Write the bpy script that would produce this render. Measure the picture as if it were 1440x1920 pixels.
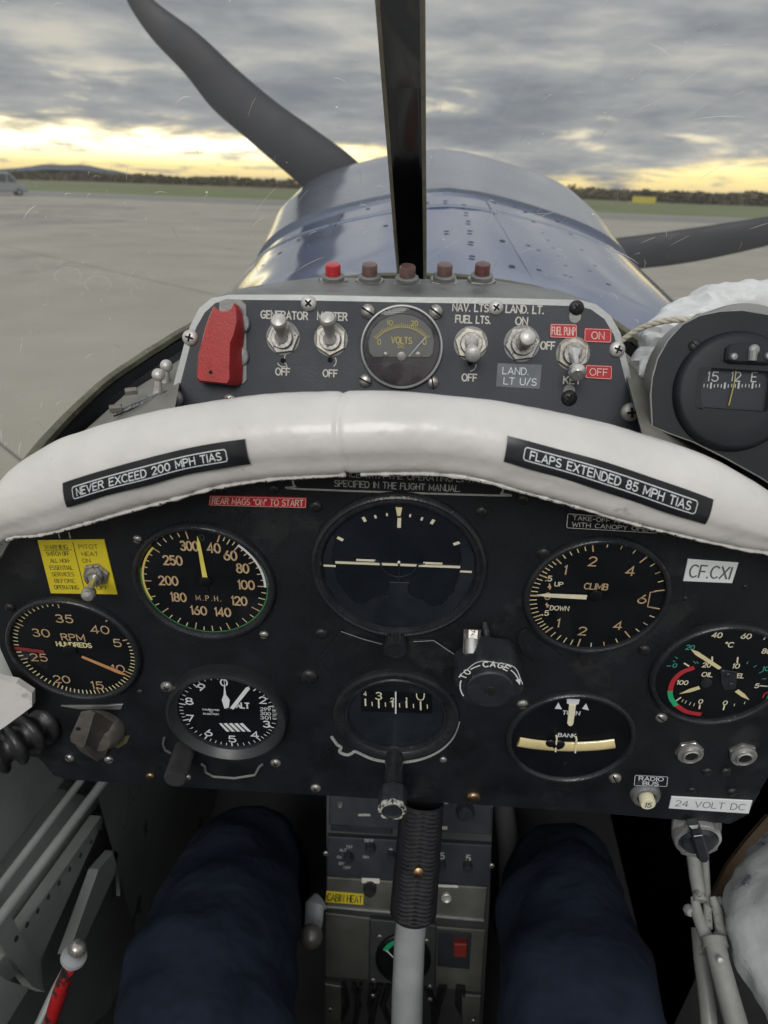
import bpy, math, random
from mathutils import Matrix, Vector, noise
R = math.radians
PI = math.pi
random.seed(7)
scene = bpy.context.scene
for o in list(bpy.data.objects):
    bpy.data.objects.remove(o)
COL = scene.collection

# ------------------------------------------------------------------ camera, sky, sun, exposure
# Everything in the aeroplane is built in the aeroplane's own frame (x right, y forward, z up, origin at the
# pilot's eye); the tail-wheel aeroplane stands nose up, so AIR turns that frame into the world.
FOC = 1413.3 / 1920.0                      # focal length in picture heights
PITCH, YAW, ROLL = R(32.037), R(1.852), R(1.509)
NOSE_UP, EYE_H = R(8.72), 2.05
AIR = Matrix.Translation((0, 0, EYE_H)) @ Matrix.Rotation(NOSE_UP, 4, 'X')

CF = Vector((-math.sin(YAW) * math.cos(PITCH), math.cos(YAW) * math.cos(PITCH), -math.sin(PITCH)))
_r = CF.cross(Vector((0, 0, 1))).normalized()
_u = _r.cross(CF)
CR = _r * math.cos(ROLL) + _u * math.sin(ROLL)
CU = -_r * math.sin(ROLL) + _u * math.cos(ROLL)

cam_data = bpy.data.cameras.new('camera')
cam = bpy.data.objects.new('camera', cam_data)
COL.objects.link(cam)
cam_data.sensor_fit = 'VERTICAL'
cam_data.sensor_height = 24.0
cam_data.lens = 24.0 * FOC
cam_data.clip_start = 0.01
cam_data.clip_end = 20000
cam_data.dof.use_dof = True
cam_data.dof.focus_distance = 0.46
cam_data.dof.aperture_fstop = 8.5
m3 = Matrix((CR, CU, -CF)).transposed()
cam.matrix_world = AIR @ m3.to_4x4()
scene.camera = cam

scene.view_settings.view_transform = 'Standard'
scene.view_settings.look = 'None'
scene.view_settings.exposure = 0.0
scene.view_settings.gamma = 1.0
scene.view_settings.use_curve_mapping = False
scene.cycles.max_bounces = 8
scene.cycles.transparent_max_bounces = 24
scene.cycles.caustics_reflective = False
scene.cycles.caustics_refractive = False
scene.cycles.sample_clamp_indirect = 6.0

SUN_EL, SUN_AZ = R(31), R(186)             # behind the pilot's left shoulder, through thick cloud
world = bpy.data.worlds.new('World')
scene.world = world
world.use_nodes = True


def build_world():
    nt = world.node_tree
    nt.nodes.clear()
    N, L = nt.nodes, nt.links

    def val(x):
        return x

    def math_(op, a, b=None, c=None, clamp=False):
        n = N.new('ShaderNodeMath')
        n.operation = op
        n.use_clamp = clamp
        for i, s in enumerate((a, b, c)):
            if s is None:
                continue
            if isinstance(s, (int, float)):
                n.inputs[i].default_value = s
            else:
                L.new(s, n.inputs[i])
        return n.outputs[0]

    def smooth(x, lo, hi, a=0.0, b=1.0):
        n = N.new('ShaderNodeMapRange')
        n.interpolation_type = 'SMOOTHSTEP'
        for k, s in (('Value', x), ('From Min', lo), ('From Max', hi), ('To Min', a), ('To Max', b)):
            if isinstance(s, (int, float)):
                n.inputs[k].default_value = s
            else:
                L.new(s, n.inputs[k])
        return n.outputs[0]

    def mix(f, a, b):
        n = N.new('ShaderNodeMix')
        n.data_type = 'RGBA'
        n.clamp_factor = True
        for i, s in ((0, f), (6, a), (7, b)):
            if isinstance(s, (int, float)):
                n.inputs[i].default_value = s
            elif isinstance(s, tuple):
                n.inputs[i].default_value = s
            else:
                L.new(s, n.inputs[i])
        return n.outputs[2]

    def noise_(vec, scale, detail, rough, dist=0.0):
        n = N.new('ShaderNodeTexNoise')
        n.inputs['Scale'].default_value = scale
        n.inputs['Detail'].default_value = detail
        n.inputs['Roughness'].default_value = rough
        n.inputs['Distortion'].default_value = dist
        L.new(vec, n.inputs['Vector'])
        return n.outputs[0]

    tc = N.new('ShaderNodeTexCoord')
    sep = N.new('ShaderNodeSeparateXYZ')
    L.new(tc.outputs['Generated'], sep.inputs[0])
    x, y, z = sep.outputs
    zc = math_('MAXIMUM', z, 0.0)
    den = math_('ADD', zc, 0.11)

    def comb(a, b, c):
        n = N.new('ShaderNodeCombineXYZ')
        for i, s in enumerate((a, b, c)):
            if isinstance(s, (int, float)):
                n.inputs[i].default_value = s
            else:
                L.new(s, n.inputs[i])
        return n.outputs[0]
    # a flat cloud deck seen in perspective
    vec = comb(math_('DIVIDE', x, den), math_('DIVIDE', y, den), 3.7)
    vec2 = comb(math_('MULTIPLY', x, 3.2), math_('MULTIPLY', y, 3.2), math_('MULTIPLY', z, 15.0))
    n1 = noise_(vec, 0.62, 7, 0.52, 0.4)
    n2 = noise_(vec2, 2.1, 7, 0.52, 0.25)
    n3 = noise_(vec, 2.1, 6, 0.6, 0.2)
    cl = math_('ADD', math_('MULTIPLY', n1, 0.36), math_('ADD', math_('MULTIPLY', n2, 0.42), math_('MULTIPLY', n3, 0.22)))
    lum = smooth(cl, 0.37, 0.66)
    grey = mix(lum, (0.205, 0.222, 0.250, 1), (0.50, 0.50, 0.485, 1))
    # thin warm places low down
    low = smooth(z, 0.30, 0.02)
    warm = math_('MULTIPLY', smooth(cl, 0.53, 0.66), low)
    grey = mix(math_('MULTIPLY', warm, 0.5), grey, (0.90, 0.80, 0.58, 1))
    # overcast sky grows lighter towards the zenith
    zen = smooth(z, 0.13, 0.62, 1.0, 2.0)
    sc_ = N.new('ShaderNodeVectorMath')
    sc_.operation = 'SCALE'
    L.new(grey, sc_.inputs[0])
    L.new(zen, sc_.inputs['Scale'])
    cloud = sc_.outputs[0]
    # the clear gap over the horizon, lit by the low sun: widest to the front left
    left = smooth(x, 0.15, -0.30)
    hi = math_('ADD', math_('MULTIPLY', left, 0.030), 0.036)
    zz = math_('SUBTRACT', z, math_('MULTIPLY', math_('SUBTRACT', n2, 0.5), 0.13))
    gap = smooth(zz, hi, math_('SUBTRACT', hi, 0.022))
    core = math_('MULTIPLY', smooth(zz, hi, math_('SUBTRACT', hi, 0.03)), smooth(z, 0.012, 0.045))
    front = smooth(y, -0.75, 0.1)
    gapcol = mix(math_('MULTIPLY', core, math_('ADD', math_('MULTIPLY', left, 0.75), 0.25)), (1.25, 1.0, 0.42, 1), (2.3, 2.15, 1.6, 1))
    gapcol = mix(smooth(z, 0.022, 0.0), gapcol, (0.86, 0.68, 0.36, 1))
    gap = math_('MULTIPLY', gap, front)
    gap = math_('MULTIPLY', gap, smooth(n3, 0.34, 0.50, 0.35, 1.0))
    # thin streaks of light a little higher on the right
    st = math_('MULTIPLY', smooth(n2, 0.56, 0.66), math_('MULTIPLY', smooth(z, 0.135, 0.075), smooth(z, 0.035, 0.055)))
    st = math_('MULTIPLY', st, front)
    cloud = mix(math_('MULTIPLY', st, 0.65), cloud, (1.15, 1.02, 0.70, 1))
    cloud = mix(gap, cloud, gapcol)
    # daylight above the cloud
    sky = N.new('ShaderNodeTexSky')
    sky.sky_type = 'NISHITA'
    sky.sun_disc = False
    sky.sun_elevation = SUN_EL
    sky.sun_rotation = SUN_AZ
    bg1 = N.new('ShaderNodeBackground')
    L.new(sky.outputs[0], bg1.inputs[0])
    bg1.inputs[1].default_value = 0.05
    bg2 = N.new('ShaderNodeBackground')
    L.new(cloud, bg2.inputs[0])
    bg2.inputs[1].default_value = 1.0
    ms = N.new('ShaderNodeMixShader')
    ms.inputs[0].default_value = 0.97
    L.new(bg1.outputs[0], ms.inputs[1])
    L.new(bg2.outputs[0], ms.inputs[2])
    out = N.new('ShaderNodeOutputWorld')
    L.new(ms.outputs[0], out.inputs[0])


build_world()
sun_data = bpy.data.lights.new('sun', 'SUN')
sun_data.energy = 1.5
sun_data.angle = R(25)
sun_data.color = (1.0, 0.985, 0.96)
sun = bpy.data.objects.new('sun', sun_data)
COL.objects.link(sun)
_d = Vector((math.sin(SUN_AZ) * math.cos(SUN_EL), math.cos(SUN_AZ) * math.cos(SUN_EL), math.sin(SUN_EL)))
sun.rotation_euler = _d.to_track_quat('Z', 'Y').to_euler()

# ------------------------------------------------------------------ rays through the photograph (1440 x 1920)
def ray(u, v):
    return CF + CR * ((u - 720) / 1413.3) + CU * ((960 - v) / 1413.3)


def at_d(u, v, d):
    return ray(u, v) * d


def at_y(u, v, y):
    r = ray(u, v)
    return r * (y / r.y)


def at_x(u, v, x):
    r = ray(u, v)
    return r * (x / r.x)


def depth(p):
    return p.dot(CF)


def pix(p):
    d = p.dot(CF)
    return (720 + 1413.3 * p.dot(CR) / d, 960 - 1413.3 * p.dot(CU) / d)


class Plane:
    def __init__(s, P0, rx, rz=0.0, ry=0.0):
        s.M = Matrix.Translation(P0) @ Matrix.Rotation(rz, 4, 'Z') @ Matrix.Rotation(rx, 4, 'X') @ Matrix.Rotation(ry, 4, 'Z')
        s.I = s.M.inverted()

    def uv(s, u, v, h=0.0):
        o = s.I @ Vector((0, 0, 0))
        d = (s.I @ ray(u, v)) - o
        t = (h - o.z) / d.z
        p = o + d * t
        return Vector((p.x, p.y))

    def at(s, x, y, h=0.0):
        return s.M @ Vector((x, y, h))


# ------------------------------------------------------------------ materials
def mat(name, col, rough=0.5, metal=0.0, var=0.12, vscale=60, bump=0.0, bscale=300, coat=0.0, spec=0.5, wear=None, bdist=0.001,
        wearscale=40, wearlo=0.62, coat_rough=0.05, detail=5, alpha=1.0, dist=0.0, sheen=0.0, rvar=0.15, vcol=None):
    m = bpy.data.materials.new(name)
    m.use_nodes = True
    nt = m.node_tree
    N, L = nt.nodes, nt.links
    b = N['Principled BSDF']
    b.inputs['Roughness'].default_value = rough
    b.inputs['Metallic'].default_value = metal
    b.inputs['Coat Weight'].default_value = coat
    b.inputs['Coat Roughness'].default_value = coat_rough
    b.inputs['Specular IOR Level'].default_value = spec
    b.inputs['Alpha'].default_value = alpha
    if sheen:
        b.inputs['Sheen Weight'].default_value = sheen
    tc = N.new('ShaderNodeTexCoord')
    n = N.new('ShaderNodeTexNoise')
    n.inputs['Scale'].default_value = vscale
    n.inputs['Detail'].default_value = detail
    n.inputs['Roughness'].default_value = 0.6
    n.inputs['Distortion'].default_value = dist
    L.new(tc.outputs['Object'], n.inputs['Vector'])
    cr = N.new('ShaderNodeMapRange')
    cr.inputs['From Min'].default_value = 0.3
    cr.inputs['From Max'].default_value = 0.7
    L.new(n.outputs[0], cr.inputs['Value'])
    mx = N.new('ShaderNodeMix')
    mx.data_type = 'RGBA'
    L.new(cr.outputs[0], mx.inputs[0])
    a = [c * (1 - var) for c in col]
    c2 = [min(1, c * (1 + var)) for c in col] if vcol is None else vcol
    mx.inputs[6].default_value = (*a, 1)
    mx.inputs[7].default_value = (*c2, 1)
    last = mx.outputs[2]
    if wear:
        w = N.new('ShaderNodeTexNoise')
        w.inputs['Scale'].default_value = wearscale
        w.inputs['Detail'].default_value = 8
        w.inputs['Roughness'].default_value = 0.7
        L.new(tc.outputs['Object'], w.inputs['Vector'])
        wr = N.new('ShaderNodeMapRange')
        wr.inputs['From Min'].default_value = wearlo
        wr.inputs['From Max'].default_value = wearlo + 0.05
        L.new(w.outputs[0], wr.inputs['Value'])
        m2 = N.new('ShaderNodeMix')
        m2.data_type = 'RGBA'
        L.new(wr.outputs[0], m2.inputs[0])
        L.new(last, m2.inputs[6])
        m2.inputs[7].default_value = (*wear, 1)
        last = m2.outputs[2]
    L.new(last, b.inputs['Base Color'])
    if rvar:
        rr = N.new('ShaderNodeMapRange')
        rr.inputs['From Min'].default_value = 0.3
        rr.inputs['From Max'].default_value = 0.7
        rr.inputs['To Min'].default_value = max(0.02, rough * (1 - rvar))
        rr.inputs['To Max'].default_value = min(1, rough * (1 + rvar))
        L.new(n.outputs[0], rr.inputs['Value'])
        L.new(rr.outputs[0], b.inputs['Roughness'])
    if bump:
        bn = N.new('ShaderNodeTexNoise')
        bn.inputs['Scale'].default_value = bscale
        bn.inputs['Detail'].default_value = 3
        L.new(tc.outputs['Object'], bn.inputs['Vector'])
        bp = N.new('ShaderNodeBump')
        bp.inputs['Strength'].default_value = bump
        bp.inputs['Distance'].default_value = bdist
        L.new(bn.outputs[0], bp.inputs['Height'])
        L.new(bp.outputs[0], b.inputs['Normal'])
    return m


def glass_mat(name, tint=(1, 1, 1), refl=0.05, rough=0.03, film=0.0):
    m = bpy.data.materials.new(name)
    m.use_nodes = True
    nt = m.node_tree
    N, L = nt.nodes, nt.links
    N.clear()
    out = N.new('ShaderNodeOutputMaterial')
    t = N.new('ShaderNodeBsdfTransparent')
    t.inputs[0].default_value = (*tint, 1)
    g = N.new('ShaderNodeBsdfGlossy')
    g.inputs['Roughness'].default_value = rough
    lw = N.new('ShaderNodeLayerWeight')
    lw.inputs['Blend'].default_value = 0.15
    mr = N.new('ShaderNodeMapRange')
    mr.inputs['To Min'].default_value = refl
    mr.inputs['To Max'].default_value = refl * 2 + 0.035
    L.new(lw.outputs['Fresnel'], mr.inputs['Value'])
    ms = N.new('ShaderNodeMixShader')
    L.new(mr.outputs[0], ms.inputs[0])
    L.new(t.outputs[0], ms.inputs[1])
    L.new(g.outputs[0], ms.inputs[2])
    if film:                                     # rubbed and dusty surface scatters a little light
        d = N.new('ShaderNodeBsdfTranslucent')
        d.inputs[0].default_value = (.95, .94, .9, 1)
        nz = N.new('ShaderNodeTexNoise')
        nz.inputs['Scale'].default_value = 6
        nz.inputs['Detail'].default_value = 6
        tc = N.new('ShaderNodeTexCoord')
        L.new(tc.outputs['Object'], nz.inputs['Vector'])
        mr2 = N.new('ShaderNodeMapRange')
        mr2.inputs['From Min'].default_value = .3
        mr2.inputs['From Max'].default_value = .7
        mr2.inputs['To Min'].default_value = film * .5
        mr2.inputs['To Max'].default_value = film * 1.6
        L.new(nz.outputs[0], mr2.inputs['Value'])
        m2 = N.new('ShaderNodeMixShader')
        L.new(mr2.outputs[0], m2.inputs[0])
        L.new(ms.outputs[0], m2.inputs[1])
        L.new(d.outputs[0], m2.inputs[2])
        L.new(m2.outputs[0], out.inputs[0])
    else:
        L.new(ms.outputs[0], out.inputs[0])
    return m


M = {}
M['panel'] = mat('panel_black_crackle', (0.0090, 0.0104, 0.0138), 0.48, var=0.45, vscale=28, bump=0.7, bscale=2300, rvar=0.35, spec=0.32, wear=(0.022, 0.023, 0.025), wearscale=11, wearlo=0.56)
M['bezel'] = mat('bezel_black', (0.021, 0.022, 0.025), 0.27, var=0.3, vscale=90, bump=0.25, bscale=700, wear=(0.20, 0.195, 0.18), wearscale=190, wearlo=0.665)
M['dial'] = mat('dial_black', (0.0045, 0.005, 0.0065), 0.45, var=0.25, vscale=30)
M['dial_blue'] = mat('dial_blue_black', (0.007, 0.009, 0.0135), 0.45, var=0.25, vscale=30)
M['navyface'] = mat('mask_blue_black', (0.013, 0.016, 0.021), 0.5, var=0.25, vscale=40)
M['lume'] = mat('aged_luminous_tan', (0.56, 0.385, 0.21), 0.7, var=0.22, vscale=260)
M['lumey'] = mat('luminous_cream', (0.78, 0.68, 0.36), 0.7, var=0.15, vscale=260)
M['cream'] = mat('luminous_pale_cream', (0.80, 0.74, 0.52), 0.7, var=0.08, vscale=200)
M['ball_tube'] = mat('inclinometer_liquid_cream', (0.72, 0.60, 0.30), 0.12, var=0.16, vscale=70, coat=0.8)
M['orange'] = mat('needle_orange_tan', (0.56, 0.27, 0.11), 0.6, var=0.2, vscale=120)
M['yellow_ndl'] = mat('needle_yellow', (0.80, 0.66, 0.14), 0.6, var=0.1, vscale=120)
M['white'] = mat('print_white', (0.80, 0.80, 0.78), 0.6, var=0.05)
M['engr'] = mat('engraved_white_fill', (0.62, 0.60, 0.54), 0.7, var=0.2, vscale=500)
M['engr_dim'] = mat('engraved_grey_fill', (0.34, 0.34, 0.32), 0.7, var=0.25, vscale=500)
M['green'] = mat('arc_green', (0.045, 0.22, 0.07), 0.6, var=0.15)
M['green2'] = mat('arc_bright_green', (0.02, 0.42, 0.17), 0.6, var=0.1)
M['teal'] = mat('mark_teal', (0.06, 0.33, 0.25), 0.6, var=0.1)
M['yellowarc'] = mat('arc_yellow', (0.74, 0.55, 0.12), 0.6, var=0.12)
M['redarc'] = mat('arc_red', (0.50, 0.03, 0.04), 0.6, var=0.12)
M['red_worn'] = mat('red_line_worn', (0.24, 0.03, 0.03), 0.7, var=0.3, vscale=300)
M['dkgrey'] = mat('marking_dark_grey', (0.03, 0.034, 0.042), 0.6, var=0.1)
M['swpanel'] = mat('switch_panel_grey', (0.048, 0.052, 0.062), 0.58, var=0.14, vscale=22, bump=0.15, bscale=900, rvar=0.3,
                   wear=(0.10, 0.105, 0.11), wearscale=75, wearlo=0.70)
M['alu'] = mat('aluminium_edge', (0.44, 0.45, 0.44), 0.48, metal=0.6, var=0.12, vscale=60, bump=0.1, bscale=300, rvar=0.2)
M['aludull'] = mat('aluminium_dull', (0.26, 0.265, 0.26), 0.55, metal=0.55, var=0.3, vscale=25, bump=0.3, bscale=300, rvar=0.4)
M['chrome'] = mat('nickel_plate', (0.66, 0.65, 0.63), 0.24, metal=0.75, var=0.12, vscale=150, rvar=0.5)
M['satin'] = mat('satin_nickel', (0.60, 0.58, 0.55), 0.38, metal=0.45, var=0.15, vscale=220, bump=0.2, bscale=1500, rvar=0.3)
M['steel'] = mat('screw_steel', (0.40, 0.385, 0.355), 0.36, metal=0.7, var=0.4, vscale=300, wear=(0.07, 0.06, 0.05), wearscale=260, wearlo=0.58)
M['brass'] = mat('screw_brass', (0.36, 0.24, 0.13), 0.4, metal=1.0, var=0.4, vscale=300, wear=(0.06, 0.04, 0.03), wearscale=260, wearlo=0.58)
M['blkscrew'] = mat('screw_painted_black', (0.022, 0.022, 0.022), 0.42, metal=0.2, var=0.3, vscale=300, wear=(0.20, 0.18, 0.15), wearscale=420, wearlo=0.62)
M['void'] = mat('recess_black', (0.004, 0.004, 0.004), 0.9, var=0.1)
M['coam'] = mat('coaming_white_leathercloth', (0.65, 0.63, 0.60), 0.42, var=0.12, vscale=13, bump=1.0, bscale=42, bdist=.0016, coat=0.35, coat_rough=0.16,
                wear=(0.42, 0.39, 0.34), wearscale=30, wearlo=0.615, rvar=0.4)
M['chip'] = mat('chipped_edge', (0.055, 0.045, 0.035), 0.8, var=0.4, vscale=200)
M['blklabel'] = mat('label_tape_black', (0.018, 0.019, 0.022), 0.20, var=0.3, vscale=45, rvar=0.6)
M['labeltext'] = mat('label_tape_white_letters', (0.72, 0.75, 0.77), 0.5, var=0.04)
M['redplac'] = mat('placard_red', (0.50, 0.022, 0.035), 0.42, var=0.12, vscale=120)
M['placedge'] = mat('placard_engraved_pink', (0.80, 0.58, 0.50), 0.6, var=0.1)
M['yelplac'] = mat('placard_yellow', (0.72, 0.58, 0.03), 0.42, var=0.06, vscale=60)
M['ink'] = mat('ink_black', (0.03, 0.028, 0.02), 0.6, var=0.1)
M['inkgrey'] = mat('ink_grey', (0.10, 0.11, 0.12), 0.6, var=0.1)
M['whiteplac'] = mat('placard_white', (0.78, 0.80, 0.80), 0.40, var=0.04, vscale=60)
M['greyplac'] = mat('placard_grey_tape', (0.16, 0.17, 0.185), 0.30, var=0.08, vscale=60, rvar=0.4)
M['red'] = mat('guard_red_paint', (0.42, 0.026, 0.024), 0.40, var=0.14, vscale=110, coat=0.25, bump=0.15, bscale=600,
               wear=(0.13, 0.05, 0.05), wearscale=95, wearlo=0.62)
M['redlens'] = mat('lens_red', (0.50, 0.02, 0.025), 0.25, var=0.1, coat=0.5)
M['brownlens'] = mat('lens_brown', (0.15, 0.085, 0.075), 0.33, var=0.2, vscale=200, coat=0.3)
M['voltface'] = mat('voltmeter_face_grey', (0.125, 0.122, 0.108), 0.5, var=0.1)
M['voltlow'] = mat('voltmeter_lower_brown', (0.028, 0.019, 0.021), 0.25, var=0.3, vscale=70, rvar=0.5)
M['voltink'] = mat('voltmeter_gold_ink', (0.58, 0.46, 0.10), 0.6, var=0.1)
M['rubber'] = mat('black_rubber', (0.019, 0.019, 0.021), 0.40, var=0.25, vscale=120, bump=0.3, bscale=500)
M['plastic'] = mat('black_plastic', (0.026, 0.028, 0.033), 0.32, var=0.2, vscale=120, rvar=0.3)
M['compass'] = mat('compass_dark_grey', (0.0125, 0.0145, 0.0185), 0.50, var=0.18, vscale=40, bump=0.12, bscale=1900, wear=(0.16, 0.17, 0.17), wearscale=120, wearlo=0.735, spec=0.3)
M['compedge'] = mat('compass_plate_edge', (0.25, 0.25, 0.24), 0.5, metal=0.3, var=0.3, vscale=150)
M['canbody'] = mat('instrument_can_grey', (0.24, 0.242, 0.236), 0.36, metal=0.3, var=0.14, vscale=30, rvar=0.3)
M['wrap'] = mat('crumpled_white_plastic', (0.74, 0.75, 0.75), 0.35, var=0.08, vscale=40, bump=0.6, bscale=110)
M['cable'] = mat('cable_cream', (0.56, 0.52, 0.42), 0.5, var=0.2, vscale=300, vcol=(0.68, 0.64, 0.52))
M['blue'] = mat('cowling_blue_paint', (0.020, 0.060, 0.190), 0.30, var=0.05, vscale=5, coat=1.0, coat_rough=0.07, bump=1.0, bscale=9, rvar=0.2, spec=1.0)
M['bluegrey'] = mat('cowling_faded_paint', (0.060, 0.080, 0.125), 0.32, var=0.06, vscale=5, coat=1.0, coat_rough=0.12, bump=0.9, bscale=6, rvar=0.2, spec=0.8)
M['rivet'] = mat('rivet_worn_blue', (0.010, 0.024, 0.075), 0.6, var=0.2, vscale=500)
M['pillar'] = mat('pillar_gloss_black', (0.006, 0.0065, 0.009), 0.15, var=0.3, vscale=30, coat=0.7, wear=(0.30, 0.30, 0.28), wearscale=55, wearlo=0.775)
M['pillaredge'] = mat('pillar_sealant_tan', (0.42, 0.39, 0.32), 0.6, var=0.2, vscale=60)
M['rim'] = mat('screen_rim_olive', (0.125, 0.125, 0.085), 0.5, metal=0.25, var=0.35, vscale=55, bump=0.5, bscale=200, wear=(0.32, 0.31, 0.26), wearscale=90, wearlo=0.62)
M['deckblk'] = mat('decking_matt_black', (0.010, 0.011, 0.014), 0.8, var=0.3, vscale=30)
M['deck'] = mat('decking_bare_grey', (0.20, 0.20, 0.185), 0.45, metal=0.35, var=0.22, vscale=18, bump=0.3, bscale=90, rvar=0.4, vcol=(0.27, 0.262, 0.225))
M['blade'] = mat('propeller_dark_grey', (0.015, 0.016, 0.023), 0.55, var=0.12, vscale=12)
M['spinner'] = mat('spinner_paint', (0.3, 0.3, 0.32), 0.4, var=0.1)
M['glass'] = glass_mat('instrument_glass', (0.97, 0.98, 1.0), 0.018, 0.03)
M['screen'] = glass_mat('windscreen_perspex', (0.985, 0.985, 0.975), 0.004, 0.05, 0.045)
M['scratch'] = mat('perspex_scratch', (0.85, 0.83, 0.76), 0.6, var=0.05, alpha=0.5)
M['wallgrey'] = mat('cockpit_grey_green', (0.46, 0.48, 0.455), 0.58, var=0.18, vscale=9, bump=0.2, bscale=200, wear=(0.05, 0.05, 0.045), wearscale=16, wearlo=0.66)
M['wallback'] = mat('cockpit_side_grey', (0.20, 0.212, 0.204), 0.65, var=0.25, vscale=9, wear=(0.06, 0.06, 0.06), wearscale=18, wearlo=0.60)
M['walldark'] = mat('cockpit_dark_grey', (0.040, 0.043, 0.042), 0.65, var=0.3, vscale=9)
M['lightgrey'] = mat('tube_light_grey', (0.30, 0.31, 0.315), 0.45, var=0.15, vscale=40, wear=(0.15, 0.12, 0.09), wearscale=70, wearlo=0.67)
M['leverpaint'] = mat('lever_grey_paint', (0.26, 0.262, 0.245), 0.42, var=0.15, vscale=60, wear=(0.10, 0.09, 0.08), wearscale=55, wearlo=0.61)
M['boxgrey'] = mat('box_brushed_grey', (0.155, 0.155, 0.140), 0.45, metal=0.45, var=0.25, vscale=20, rvar=0.3)
M['radio'] = mat('radio_face_grey', (0.026, 0.029, 0.036), 0.5, var=0.12, vscale=60)
M['handlered'] = mat('handle_red_chipped', (0.42, 0.015, 0.018), 0.35, var=0.15, vscale=80, wear=(0.03, 0.022, 0.02), wearscale=70, wearlo=0.505)
M['trouser'] = mat('navy_cotton', (0.0145, 0.0195, 0.034), 0.95, var=0.25, vscale=26, bump=0.8, bscale=17, bdist=.010, spec=0.15)
M['canvas'] = mat('pale_grey_cloth', (0.40, 0.41, 0.41), 0.7, var=0.12, vscale=14, bump=0.8, bscale=60, bdist=.002, wear=(0.17, 0.18, 0.20), wearscale=48, wearlo=0.575)
M['brownstrap'] = mat('brown_leather', (0.085, 0.050, 0.022), 0.6, var=0.25, vscale=40)
M['bare'] = mat('worn_metal_knob', (0.20, 0.185, 0.165), 0.40, metal=0.5, var=0.35, vscale=50, rvar=0.3)


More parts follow.
